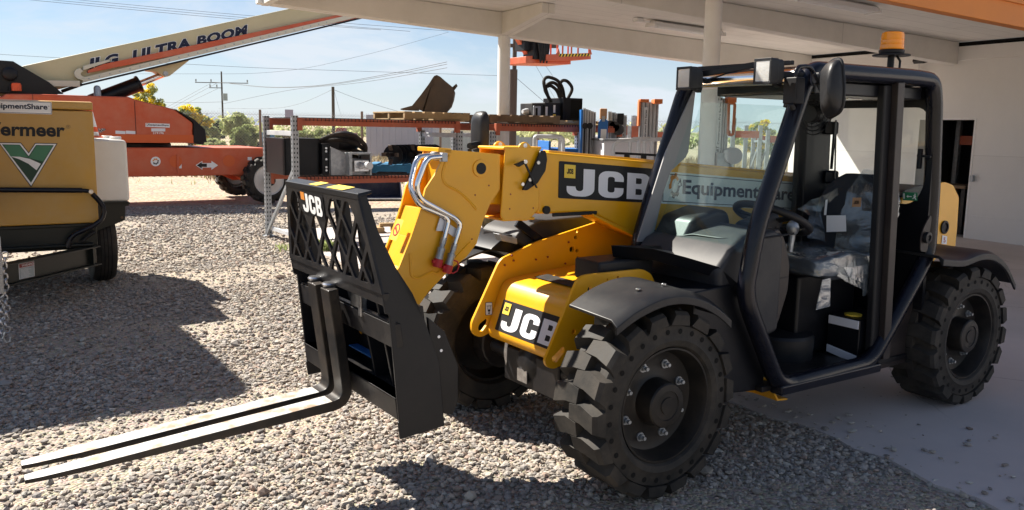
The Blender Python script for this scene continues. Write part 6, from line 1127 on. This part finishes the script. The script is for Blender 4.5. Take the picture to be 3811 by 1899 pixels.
rail('r2', [(290, 880), (310, 860), (600, 865), (630, 900)], 11.6, .028, 'guard_rail', 'silver tubular loop rail standing left of the blue lift', 'guard rail')
rail('r2', [(1230, 960), (1300, 915), (1590, 905), (1600, 950)], 11.8, .026, 'guard_rail', 'silver tubular rail standing before the tall orange capped lift', 'guard rail')
rail('r2', [(1530, 940), (1560, 900), (1800, 895), (1810, 920)], 11.0, .026, 'guard_rail', 'bent silver tubular rail standing beside the windscreen pillar', 'guard rail')
def simple(name, label, cat, o, rot, parts, grp=None):
    f = Frame(o, rot); e = f.empty(name, label, cat, (0, 0, 0), grp)
    for nm, mt, bxs in parts:
        b = MB(); [b.box(*q) for q in bxs]; b.build(nm, M[mt], e, .008)
    return e
p = at('r2', 730, 960, 14.5); simple('scissor_lift', 'blue scissor lift base with tray between the rack and blue lift', 'lift', (p.x, 14.5), 10, (('base', 'blue', [(-.45, .45, -.4, .4, .25, .75)]), ('platform', 'blue', [(-.5, .5, -.45, .45, 1.12, 1.18), (-.5, -.46, -.45, .45, 1.18, 1.3), (.46, .5, -.45, .45, 1.18, 1.3)]), ('scissor_arm', 'blue', [(-.4, -.3, -.35, -.3, .7, 1.15), (.3, .4, -.35, -.3, .7, 1.15), (-.05, .05, .2, .25, .7, 1.15)]), ('control_box', 'decalwhite', [(.1, .4, -.3, .1, 1.181, 1.28)]), ('wheel', 'rubber', [(-.45, -.3, -.45, -.35, 0, .3), (.3, .45, -.45, -.35, 0, .3), (-.45, -.3, .35, .45, 0, .3), (.3, .45, .35, .45, 0, .3)])))
p = at('r2', 1430, 1030, 12.2); simple('lift_cabinet', 'pale grey machine cabinet standing below the silver tubular rail', 'machine', (p.x, 12.6), 12, (('cabinet', 'decalwhite', [(-.45, .25, -.3, .3, .2, 1.34)]), ('top_panel', 'galv', [(-.48, .28, -.33, .33, 1.34, 1.37)]), ('foot', 'worn', [(-.4, .2, -.25, .25, 0, .2)])))
p0, p1 = at('r2', 1250, 1060, 9.8), at('r2', 1740, 1085, 9.8); f = Frame((p0.x, 9.8), 0); e = f.empty('handle_bar', 'long thin black handle bar on a stand behind the boom', 'handle', (0, 0, 0)); b = MB(); b.tube([(0, 0, p0.z), (p1.x-p0.x, 0, p1.z)], .014, 10); b.build('bar', M['ink'], e)
for u in (1390, 1590): q = at('r2', u, 1100, 9.8); b = MB(); b.box(q.x-p0.x-.03, q.x-p0.x+.03, -.03, .03, 0, q.z+.03); b.build('stand', M['ink'], e, .004)
# farther racks beyond the lifts
def far_rack(o, rot, label, w_, zb, grp='farther racks'):
    f = Frame(o, rot); e = f.empty('pallet_rack', label, 'rack', (0, 0, 0), grp)
    for x in (0, w_):
        for y in (0, .9): b = MB(); b.box(x-.04, x+.04, y-.03, y+.03, 0, zb+.12); b.build('upright', M['galv'], e)
        b = MB(); b.bar((x, 0, zb-.25), (x, .9, .25), .03, .05); b.build('frame_strut', M['galv'], e); b = MB(); b.bar((x, 0, zb-.12), (x, .9, zb-.12), .03, .05); b.build('frame_strut', M['galv'], e)
    for y in (-.03, .93): b = MB(); b.box(.04, w_-.04, y-.025, y+.025, zb-.14, zb); b.build('rack_beam', M['rackorange'], e, .004)
    return e
def rk_at(key, u0, v0, u1, y, label):
    p, q = at(key, u0, v0, y), at(key, u1, v0, y); far_rack((p.x, y), 3, label, q.x-p.x, p.z)
rk_at('r2', 1420, 800, 1960, 19, 'far orange rack seen between the silver lifts and cab pillar'); rk_at('r3', 1055, 600, 1385, 17.5, 'orange rack right of the orange handled lift through the windscreen'); rk_at('r3', 1470, 662, 2100, 18, 'rightmost far orange rack seen through the windscreen')
p = at('r2', 1500, 790, 20); simple('machine_load', 'rust orange machine standing on the far rack beyond the lifts', 'machine', (p.x, 20.2), 5, (('housing', 'rackorange', [(-.5, .3, -.4, .4, 0, 1.60)]), ('exhaust_pipe', 'galv', [(-.1, .0, -.1, 0, 1.60, 1.85)]), ('guard', 'worn', [(-.9, -.5, -.3, .3, 0, 1.3)])))
# loose timber on the gravel behind the guard
for (u, v, sx, sy, sz, rt, lab) in ((905, 432, .34, .09, .05, 20, 'flat plank on top of the small timber stack'), (872, 470, .12, .30, .09, 20, 'short timber block under the plank'), (918, 470, .14, .26, .09, 20, 'timber block at the right of the stack')):
    r_ = ray(*opx('b1', u, 490)); g = CAM+r_*(-CAM.z/r_.z); z = .0 if sz > .06 else .095
    b = MB(); b.box(-sx/2, sx/2, -sy/2, sy/2, 0, sz); o = b.build('timber', M['wood'], None, .004); o.location = (g.x+(u-895)*.0035, g.y+.1, z-.012); o.rotation_euler = (0, 0, R(rt)); tag(o, lab, 'timber', 'timber stack')

# ------------------------------------------------------------------ fence, poles, wires and what lies beyond
FY = 28.7
fx0, fx1 = -24., 15.; ftop = at('a1', 730, 782, FY).z
fe = Frame((fx0, FY), 0).empty('chain_link_fence', 'tall chain link fence along the back of the yard', 'fence')
pxs = [at('a1', u, 800, FY).x for u in (36, 730, 1265)]; pxs = [pxs[0]-3.3*k for k in range(5, 0, -1)]+pxs+[pxs[-1]+3.3*k for k in range(1, 5)]
for x in pxs: b = MB(); b.cyl((x-fx0, -.05, 0), (x-fx0, -.05, ftop+.10), .042, 10); b.build('fence_post', M['post'], fe)
b = MB(); H_ = ftop; sp = .10; r = .0027; n = int((fx1-fx0+H_)/sp)
for i in range(n):
    for sg_ in (1, -1):
        x0 = -H_+i*sp; x1 = x0+H_
        if sg_ < 0: x0, x1 = x1, x0
        z0, z1 = .05, H_; Lx = fx1-fx0
        if x1 != x0:
            if min(x0, x1) < 0:
                if x0 < 0: z0 = z0+(0-x0)/(x1-x0)*(z1-z0); x0 = 0
                else: z1 = z0+(0-x0)/(x1-x0)*(z1-z0); x1 = 0
            if max(x0, x1) > Lx:
                if x1 > Lx: z1 = z0+(Lx-x0)/(x1-x0)*(z1-z0); x1 = Lx
                else: z0 = z1-(Lx-x1)/(x0-x1)*(z1-z0) if x0 != x1 else z0; x0 = Lx
        b.bar((x0, .0 if sg_ > 0 else .006, z0), (x1, .0 if sg_ > 0 else .006, z1), r*2, r*2, (0, 1, 0))
    b.bar((i*sp, 0, H_), (i*sp+.02*(-1)**i, 0, H_+.055), r*1.8, r*1.8, (0, 1, 0))
b.bar((0, 0, H_-.06), (fx1-fx0, 0, H_-.06), .008, .008); b.build('wire_mesh', M['mesh'], fe)
p = at('r1', 340, 60, FY-.1); sgp = Frame((p.x, FY-.08), 0).empty('fence_plate', 'small blank grey plate wired to the chain link fence', 'sign', (0, 0, 0)); b = MB(); b.box(-.14, .14, -.01, .0, ftop-.35, ftop+.12); b.build('plate', M['container'], sgp, .004)
def utility_pole(key, ut, vt, y, r0, r1, label, arms=(), box=None, drop=None):
    p = at(key, ut, vt, y); e = Frame((p.x, y), 0).empty('utility_pole', label, 'utility pole', (0, 0, 0), 'utility poles'); b = MB(); b.tube([(drop or 0, 0, -.2), (0, 0, p.z)], [r0, r1], 12); b.build('pole', M['pole'], e)
    for dz, x0, x1 in arms:
        b = MB(); b.box(x0, x1, -.06, .06, p.z-dz-.045, p.z-dz+.045); ao = b.build('cross_arm', M['pole'], e)
        for x in (x0+.1, x0*.4, x1-.1): b = MB(); b.cyl((x, 0, p.z-dz+.09), (x, 0, p.z-dz+.42), .09, 8); b.build('insulator', M['galv'], ao)
    if box: b = MB(); b.cyl((.42, -.1, p.z-box-.9), (.42, -.1, p.z-box), .30, 14); b.build('transformer', M['sheet'], e)
    return e, p
e1, P1_ = utility_pole('r5', 820, 60, 110, .13, .09, 'dark wooden utility pole with cross arm and transformer', ((at('r5', 820, 60, 110).z-at('r5', 820, 215, 110).z, -3.4, 3.4), (at('r5', 820, 60, 110).z-at('r5', 820, 285, 110).z, -1.6, .1)), at('r5', 820, 60, 110).z-at('r5', 820, 360, 110).z)
e2, P2_ = utility_pole('a1', 530, 593, 75, .15, .13, 'plain bare utility pole standing behind the rack')
e3 = Frame((at('a1', 1757, 700, 25).x, 25), 0).empty('utility_pole', 'tall thick utility pole right behind the round column', 'utility pole', (0, 0, 0), 'utility poles')
b = MB(); b.cyl((0, 0, -.2), (0, 0, at('a1', 1757, 475, 25).z), .125, 14); b.build('pole', M['pole'], e3); b = MB(); b.cyl((.02, .05, .5), (.06, .05, 9.5), .065, 12); b.build('upper_pole', M['pole'], e3); b = MB(); b.box(-.12, 1.3, -.05, .05, at('a1', 1757, 312, 25).z-.05, at('a1', 1757, 312, 25).z+.05); b.build('cross_arm', M['pole'], e3)
def wire(key, pts, y, label, r=.022, y2=None):
    n = len(pts); P = [at(key, u, v, y+((y2 or y)-y)*i/(n-1)) for i, (u, v) in enumerate(pts)]; o = P[0]; b = MB(); b.tube(fillet([q-o for q in P], 8, 5) if n > 2 else [q-o for q in P], r*.62, 5); w_ = b.build('power_line', M['wire']); w_.location = o; tag(w_, label, 'power line', 'overhead wires')
wire('a0', [(-300, -55), (180, -2), (1600, 133), (2600, 205)], 42, 'lowest of the three wires crossing the sky at top left', .014); wire('a0', [(-200, -60), (330, -2), (1660, 122), (2800, 215)], 43, 'middle of the three wires crossing the sky at top left', .014); wire('a0', [(100, -45), (510, -2), (1700, 110), (3060, 212)], 44, 'uppermost of the three wires crossing the sky at top left', .014)
wire('a0', [(-300, 350), (0, 372), (400, 396), (1270, 438), (1742, 464), (3400, 517)], 60, 'long single wire running level across the sky under the boom', .018)
wire('r5', [(700, 205), (1000, 225), (1400, 275), (1834, 275), (2300, 240), (3300, 60), (3900, -70)], 105, 'upper wire of the sagging pair from the cross arm pole to the column', .03, 60); wire('r5', [(935, 225), (1400, 282), (1834, 280), (2300, 250), (3300, 85), (3900, -40)], 106, 'lower wire of the sagging pair from the cross arm pole to the column', .03, 60); wire('r5', [(850, 500), (1834, 290), (2700, 225), (3900, 10)], 108, 'single wire sagging just under the pair toward the column', .028, 60)
wire('a1', [(-900, 505), (0, 505), (350, 470), (900, 340), (1320, 220)], 90, 'faint thin wire climbing across the sky to the beam', .02)
wire('a1', [(527, 612), (330, 705), (150, 745), (-250, 740)], 75, 'wire sagging left from the top of the bare pole', .022, 109); wire('a1', [(533, 612), (700, 678), (990, 768), (1400, 860)], 75, 'wire falling right from the top of the bare pole', .022); wire('a1', [(538, 620), (575, 755), (590, 800)], 75, 'steep guy wire on the bare pole', .016)
wire('r5', [(705, 205), (215, 475), (0, 590)], 110, 'upper wire descending left from the cross arm pole', .03); wire('r5', [(765, 215), (290, 475), (60, 600)], 110, 'middle wire descending left from the cross arm pole', .03); wire('r5', [(770, 295), (390, 475), (150, 580)], 110, 'lower wire descending left from the cross arm pole', .03); wire('r5', [(835, 475), (420, 487), (40, 482)], 110, 'level wire running left from below the transformer', .03)
wire('r2', [(40, 135), (410, 455), (600, 620)], 25, 'guy wire slanting down right from the thick pole', .010); wire('r2', [(270, -40), (420, 220), (560, 460)], 40, 'slanting guy wire beneath the raised basket', .012); wire('r2', [(380, -40), (560, 220), (760, 560)], 41, 'second slanting guy wire beneath the raised basket', .012)
# trees: tapering trunk and limbs, thousands of small leaves in uneven clumps
def tree(key, uc, vt, u0, u1, y, label, mats_, dens=5200, base=.0, leaf=.11, trunks=3, flat=.8, name='tree', cat='tree', grp='trees beyond the fence', sd=0, droop=.1):
    r_ = np.random.default_rng(100+sd); p = at(key, uc, vt, y); W_ = abs(at(key, u1, vt, y).x-at(key, u0, vt, y).x)/2; H = p.z; e = Frame((p.x, y), 0).empty(name, label, cat, (0, 0, 0), grp)
    tr_ = MB(); cl = []
    for i in range(trunks):
        a = 2*math.pi*i/trunks+r_.uniform(0, 1); q0 = Vector((0, 0, -.1)); q1 = Vector((W_*.2*math.cos(a), W_*.2*math.sin(a), H*.35)); q2 = Vector((W_*.55*math.cos(a+.3), W_*.55*math.sin(a+.3), H*.68)); tr_.tube([q0, q1, q2], [H*.025+.03, H*.016+.02, .02], 7)
        for k in range(3):
            a2 = a+r_.uniform(-1, 1); q3 = q1+Vector((W_*.55*math.cos(a2), W_*.55*math.sin(a2), H*r_.uniform(.18, .5))); tr_.tube([q1, (q1+q3)/2+Vector((0, 0, .05)), q3], [.012*H+.01, .02, .008], 6); cl.append(q3)
        cl.append(q2)
    tr_.build('trunk', M['trunk'], e)
    for mi, (mt, share) in enumerate(mats_):
        n = int(dens*share*1.7); nc = 46; cc_ = []
        while len(cc_) < nc:
            u = r_.uniform(-1, 1, 3)
            if u[0]**2+u[1]**2+(u[2]*.95)**2 > 1 or r_.random() < .15: continue
            zc = base*H+(H-base*H)*(.5+.48*u[2]); cc_.append((u[0]*W_*(1.0 if u[2] < .3 else .8), u[1]*W_*.8, zc))
        cc_ = np.array(cc_); k = r_.integers(0, nc, n); rad = r_.uniform(.10, .24, nc)*min(W_, H)*1.05
        d = r_.normal(0, 1, (n, 3)); d /= np.linalg.norm(d, axis=1)[:, None]; c = cc_[k]+d*(rad[k]*r_.uniform(.2, 1, n)**.6)[:, None]*np.array([1, 1, flat]); c[:, 2] = np.clip(c[:, 2], .02, H*1.02)
        a1 = r_.normal(0, 1, (n, 3)); a1 /= np.linalg.norm(a1, axis=1)[:, None]; a2 = np.cross(a1, r_.normal(0, 1, (n, 3))); a2 /= np.linalg.norm(a2, axis=1)[:, None]; s = leaf*.72*r_.uniform(.6, 1.5, (n, 1))
        V = np.stack([c-a1*s, c+a2*s*.45, c+a1*s, c-a2*s*.45], 1); me = bpy.data.meshes.new('crown'); me.vertices.add(n*4); me.vertices.foreach_set('co', V.astype(np.float32).ravel()); me.loops.add(n*4); me.loops.foreach_set('vertex_index', np.arange(n*4, dtype=np.int32)); me.polygons.add(n); me.polygons.foreach_set('loop_start', np.arange(0, n*4, 4, dtype=np.int32)); me.polygons.foreach_set('loop_total', np.full(n, 4, np.int32)); me.update(); me.materials.append(M[mt])
        o = bpy.data.objects.new('crown' if mi == 0 else 'blossom', me); C.objects.link(o); o.parent = e
    return e
tree('a0', 1010, 575, 860, 1130, 46, 'pale yellow green tree top showing under the lift cylinder', (('lgrey', .6), ('lyellow', .4)), 5200, .1, .10, sd=1)
tree('a0', 1290, 712, 1130, 1450, 50, 'bright yellow flowering palo verde right of the orange hood', (('lgreen', .35), ('lyellow', .65)), 6000, .1, .12, sd=2)
tree('r5', 1010, 605, 850, 1320, 62, 'tall pale thin leaved tree behind the speed limit sign', (('lgrey', .85), ('lgreen', .15)), 4200, .15, .13, sd=3)
tree('r5', 1130, 800, 920, 1400, 50, 'rounded bright green bush right of the speed limit sign', (('lgreen', 1),), 5200, .0, .11, 5, sd=4, name='bush', cat='bush', grp='bushes beyond the fence')
tree('r5', 780, 740, 690, 900, 75, 'dark tree at the foot of the cross arm pole', (('ldark', 1),), 3000, .05, .16, sd=5)
tree('r5', 700, 820, 600, 800, 58, 'green bush between the counterweight and the pole', (('lgreen', .8), ('lgrey', .2)), 3000, .0, .13, 4, sd=6, name='bush', cat='bush', grp='bushes beyond the fence')
tree('r5', 720, 985, 560, 960, 40, 'low grey green bush under the speed limit sign', (('lgrey', .5), ('lgreen', .5)), 3000, .0, .08, 5, sd=7, name='bush', cat='bush', grp='bushes beyond the fence')
tree('r5', 1640, 860, 1500, 1790, 38, 'olive brown bush behind the left rack post', (('dry', .5), ('lgreen', .5)), 3400, .0, .08, 5, sd=8, name='bush', cat='bush', grp='bushes beyond the fence')
tree('r3', 1400, 490, 1170, 1620, 34, 'yellow green tree seen through the windscreen above the orange racks', (('lgreen', .45), ('lyellow', .55)), 5200, .25, .09, sd=9)
tree('r1', 600, 285, 430, 1290, 60, 'long low green bush behind the first rack bay', (('lgreen', .7), ('lgrey', .3)), 4200, .0, .12, 5, sd=10, name='bush', cat='bush', grp='bushes beyond the fence')
tree('a0', 1010, 985, 910, 1120, 33, 'low green bush seen under the orange hood', (('lgreen', 1),), 1500, .0, .07, 4, sd=11, name='bush', cat='bush', grp='bushes beyond the fence')
def blades(name, N, xr, yr, h, mt, sd, kind='stuff', wd=.012):
    r_ = np.random.default_rng(sd); x = r_.uniform(*xr, N); y = r_.uniform(*yr, N); cl_ = np.sin(x*1.7+2*np.sin(y*.9))+np.sin(y*2.1+x*.6); k = cl_ > -.4; x, y = x[k], y[k]; n = len(x)
    hh = h*r_.uniform(.3, 1.2, n); a = r_.uniform(0, 6.28, n); dx, dy = np.cos(a), np.sin(a); ln = r_.uniform(.2, .8, n)*hh
    V = np.stack([np.stack([x-dx*wd, y-dy*wd, np.full(n, -.03)], -1), np.stack([x+dx*wd, y+dy*wd, np.full(n, -.03)], -1), np.stack([x-dy*ln, y+dx*ln, hh], -1)], 1)
    me = bpy.data.meshes.new(name); me.vertices.add(n*3); me.vertices.foreach_set('co', V.astype(np.float32).ravel()); me.loops.add(n*3); me.loops.foreach_set('vertex_index', np.arange(n*3, dtype=np.int32)); me.polygons.add(n); me.polygons.foreach_set('loop_start', np.arange(0, n*3, 3, dtype=np.int32)); me.polygons.foreach_set('loop_total', np.full(n, 3, np.int32)); me.update(); me.materials.append(M[mt]); o = bpy.data.objects.new(name, me); C.objects.link(o); tag(o, kind=kind); return o
blades('dry_grass', 30000, (-16, 14), (22.5, 46), .32, 'dry', 21, wd=.02); blades('green_weeds', 900, (-14, 4), (21, 30), .13, 'lgreen', 22, wd=.012)
r_ = np.random.default_rng(31)
def scrub(name, N, sd):
    r_ = np.random.default_rng(sd); nb = 320; bx, by = r_.uniform(-110, 110, nb), r_.uniform(70, 190, nb); br = r_.uniform(.8, 2.4, nb); k = r_.integers(0, nb, N); d = r_.normal(0, 1, (N, 3)); d /= np.linalg.norm(d, axis=1)[:, None]
    c = np.stack([bx[k], by[k], br[k]*.55], -1)+d*br[k][:, None]*np.array([1.2, 1, .65])*r_.uniform(.3, 1, (N, 1)); c[:, 2] = np.abs(c[:, 2]); a1 = r_.normal(0, 1, (N, 3))*.22; a2 = r_.normal(0, 1, (N, 3))*.14
    V = np.stack([c-a1, c+a2, c+a1, c-a2], 1); me = bpy.data.meshes.new(name); me.vertices.add(N*4); me.vertices.foreach_set('co', V.astype(np.float32).ravel()); me.loops.add(N*4); me.loops.foreach_set('vertex_index', np.arange(N*4, dtype=np.int32)); me.polygons.add(N); me.polygons.foreach_set('loop_start', np.arange(0, N*4, 4, dtype=np.int32)); me.polygons.foreach_set('loop_total', np.full(N, 4, np.int32)); me.update(); me.materials.append(M['lgrey']); o = bpy.data.objects.new(name, me); C.objects.link(o); tag(o, kind='stuff')
scrub('desert_scrub', 26000, 33)
MT = mat('haze_tinted_rock', (.17, .20, .29), .95, var=(.004, (.22, .25, .34), .4, .7)); MT_Y = 3600; prof = [(-600, 800), (0, 790), (350, 800), (560, 775), (640, 712), (690, 662), (730, 690), (800, 735), (870, 770), (1100, 790), (1270, 752), (1320, 705), (1370, 745), (1450, 790), (1800, 800), (2600, 815), (4200, 830)]  # distance haze is put into the bluish rock colour
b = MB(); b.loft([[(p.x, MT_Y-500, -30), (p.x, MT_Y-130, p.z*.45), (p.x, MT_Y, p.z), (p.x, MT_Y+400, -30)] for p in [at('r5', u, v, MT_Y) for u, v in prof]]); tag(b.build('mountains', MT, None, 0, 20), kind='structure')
# things beyond the fence
def far(key, u0, v0, u1, v1, y): p, q = at(key, u0, v1, y), at(key, u1, v0, y); return p, q
p, q = far('a1', 757, 790, 1216, 1000, 40); e = Frame((p.x, 40), -4).empty('storage_container', 'lavender grey storage container behind the chain link fence', 'container'); W_ = q.x-p.x; b = MB(); b.box(0, W_, 0, 2.4, .1, q.z)
b.build('container_body', M['container'], e, .02)
for i in range(int(W_/.3)): b = MB(); b.box(.1+i*.3, .2+i*.3, -.03, -.001, .2, q.z-.12); b.build('corrugation', M['container'], e)
p, q = far('a1', 1218, 928, 1650, 1000, 37); e = Frame((p.x, 37), 2).empty('sheet_fence', 'grey corrugated metal fence behind the rack and column', 'fence'); W_ = 10.5
for i in range(6): b = MB(); b.box(i*.75, i*.75+.74, -.02 if i % 2 else -.06, .0, -.05, q.z+.04*math.sin(i*2.1)); b.build('fence_panel', M['sheet'], e)
p, q = far('a1', 1216, 880, 1560, 960, 60); e = Frame((p.x, 60), 0).empty('white_shed', 'plain white shed above the grey corrugated fence', 'shed'); b = MB(); b.box(0, q.x-p.x+1.5, 0, 5, -.1, q.z-.12); b.build('shed_wall', M['whitep'], e); b = MB(); b.box(-.2, q.x-p.x+1.7, -.2, 5.2, q.z-.12, q.z); b.build('shed_roof', M['decalwhite'], e)
p = at('r5', 866, 925, 90); e = Frame((p.x, 90), 0).empty('speed_limit_sign', 'white 35 speed limit sign beside the far road', 'road sign'); zt_, zb2 = at('r5', 866, 888, 90).z, at('r5', 866, 968, 90).z; hw = (at('r5', 905, 925, 90).x-at('r5', 828, 925, 90).x)/2
b = MB(); b.box(-hw, hw, -.02, 0, max(zb2, .3), zt_); b.build('sign_plate', M['white'], e); b = MB(); b.box(-.04, .04, 0, .05, -.1, zt_); b.build('sign_post', M['galv'], e); zb2 = max(zb2, .3)
sq_ = [(-hw, -.021, zb2), (hw, -.021, zb2), (hw, -.021, zt_), (-hw, -.021, zt_)]; on_quad(text_mesh('35', .03), sub_quad(sq_, .15, .85, .08, .5), 'lettering', M['ink'], e, .01); on_quad(text_mesh('LIMIT', .02), sub_quad(sq_, .15, .85, .56, .7), 'lettering', M['ink'], e, .01); on_quad(text_mesh('SPEED', .02), sub_quad(sq_, .12, .88, .76, .92), 'lettering', M['ink'], e, .01)
def far_vehicle(key, u0, u1, vt, y, label, mt, name='parked_truck'):
    p, q = at(key, u0, vt, y), at(key, u1, vt, y); Lg = q.x-p.x; H = p.z; e = Frame((p.x, y), 0).empty(name, label, 'truck', (0, 0, 0)); h = H
    b = MB(); b.prism(fil2([(0, h*.28), (0, h*.55), (Lg*.28, h*.60), (Lg*.30, h*.62), (Lg, h*.62), (Lg, h*.28)], .1), 'y', 0, 1.7); b.build('body', M[mt], e, .05); b = MB(); b.prism([(Lg*.30, h*.60), (Lg*.38, h), (Lg*.62, h), (Lg*.64, h*.60)], 'y', .05, 1.65); b.build('cab', M[mt], e, .05); b = MB(); b.prism([(Lg*.34, h*.65), (Lg*.40, h*.95), (Lg*.60, h*.95), (Lg*.61, h*.65)], 'y', .03, .05); b.build('side_glass', M['sideglass'], e)
    for x in (.2, .8):
        for yy in (0, 1.5): b = MB(); b.cyl((Lg*x, yy, h*.2), (Lg*x, yy+.2, h*.2), h*.2, 16); b.build('wheel', M['rubber'], e)
far_vehicle('r5', 1030, 1345, 958, 95, 'small pale truck parked far behind the left fence post', 'galv'); far_vehicle('r1', 830, 1210, 268, 85, 'dark truck parked far behind the bare pole', 'dred'); far_vehicle('a0', 860, 940, 978, 70, 'blue vehicle glimpsed under the orange hood', 'blue')
p = at('r5', 1415, 890, 55); simple('far_machine', 'teal and yellow machine far behind the left fence post', 'machine', (p.x, 55), 0, (('cabin', 'bluep', [(-.4, .4, 0, 1, p.z-.8, p.z)]), ('body', 'sticker_y', [(-.5, .6, -.1, 1.2, .4, p.z-.8)]), ('track', 'rubber', [(-.6, .7, -.15, .3, 0, .4)])))
def lump(key, u, v, y, r, label, mt, name, cat, grp, sd, z=None, sq=(1.2, 1, .8)):
    p = at(key, u, v, y); bm = bmesh.new(); bmesh.ops.create_icosphere(bm, subdivisions=3, radius=1); rr = random.Random(sd)
    from mathutils import noise as N_
    for vv in bm.verts: n = vv.co.copy(); vv.co = n*(1+.35*N_.noise(n*1.3+Vector((sd, 0, 0)))+.12*N_.noise(n*4)); vv.co = Vector((vv.co.x*sq[0], vv.co.y*sq[1], vv.co.z*sq[2]))*r
    me = bpy.data.meshes.new(name); bm.to_mesh(me); bm.free(); me.materials.append(M[mt]); o = link(name, me, None, 0, 25); o.location = (p.x, y, max(r*.45, 0)); tag(o, label, cat, grp)
for i, (u, v, y, r, l) in enumerate(((575, 980, 16.5, .42, 'pale boulder left of the orange handled lift through the windscreen'), (1130, 1000, 16.8, .40, 'pale boulder right of the winch reel through the windscreen'), (1260, 1050, 15.6, .46, 'broad pale boulder at the foot of the orange rack'), (1420, 1020, 16.4, .40, 'pale boulder beside the far rack upright'), (1810, 1040, 16.0, .5, 'pale boulder behind the near windscreen pillar'))): lump('r3', u, v, y, r, l, 'sandbag', 'boulder', 'boulder', 'pale boulders', i+3)
def tuft(key, u, v, n, h, mt, label, name='weed', cat='weed', grp=None, sd=1, sp=.12):
    r = ray(*opx(key, u, v)); g = CAM+r*((.0-CAM.z)/r.z); r_ = np.random.default_rng(sd); b = MB()
    for i in range(n):
        a = r_.uniform(0, 6.28); q = r_.uniform(0, sp); x, y = q*math.cos(a), q*math.sin(a); hh = h*r_.uniform(.4, 1); l = hh*r_.uniform(.2, .9); d = r_.uniform(0, 6.28); w_ = .006
        b.add([(x-w_*math.sin(d), y+w_*math.cos(d), -.02), (x+w_*math.sin(d), y-w_*math.cos(d), -.02), (x+l*.5*math.cos(d)+w_, y+l*.5*math.sin(d), hh*.7), (x+l*math.cos(d), y+l*math.sin(d), hh)], [(0, 1, 2), (0, 2, 3)])
    o = b.build(name, M[mt]); o.location = (g.x, g.y, 0); tag(o, label, cat, grp)
tuft('b1', 205, 605, 26, .09, 'lgreen', 'green weed on gravel at the left edge of the load guard', sd=4, grp='weeds'); tuft('b1', 485, 610, 120, .16, 'lgreen', 'green weed seen through the load guard lattice', sd=5, grp='weeds'); tuft('n1', 1110, 330, 260, .45, 'dry', 'brown dry brush at the foot of the round column', 'dry_brush', 'brush', sd=6, sp=.4)
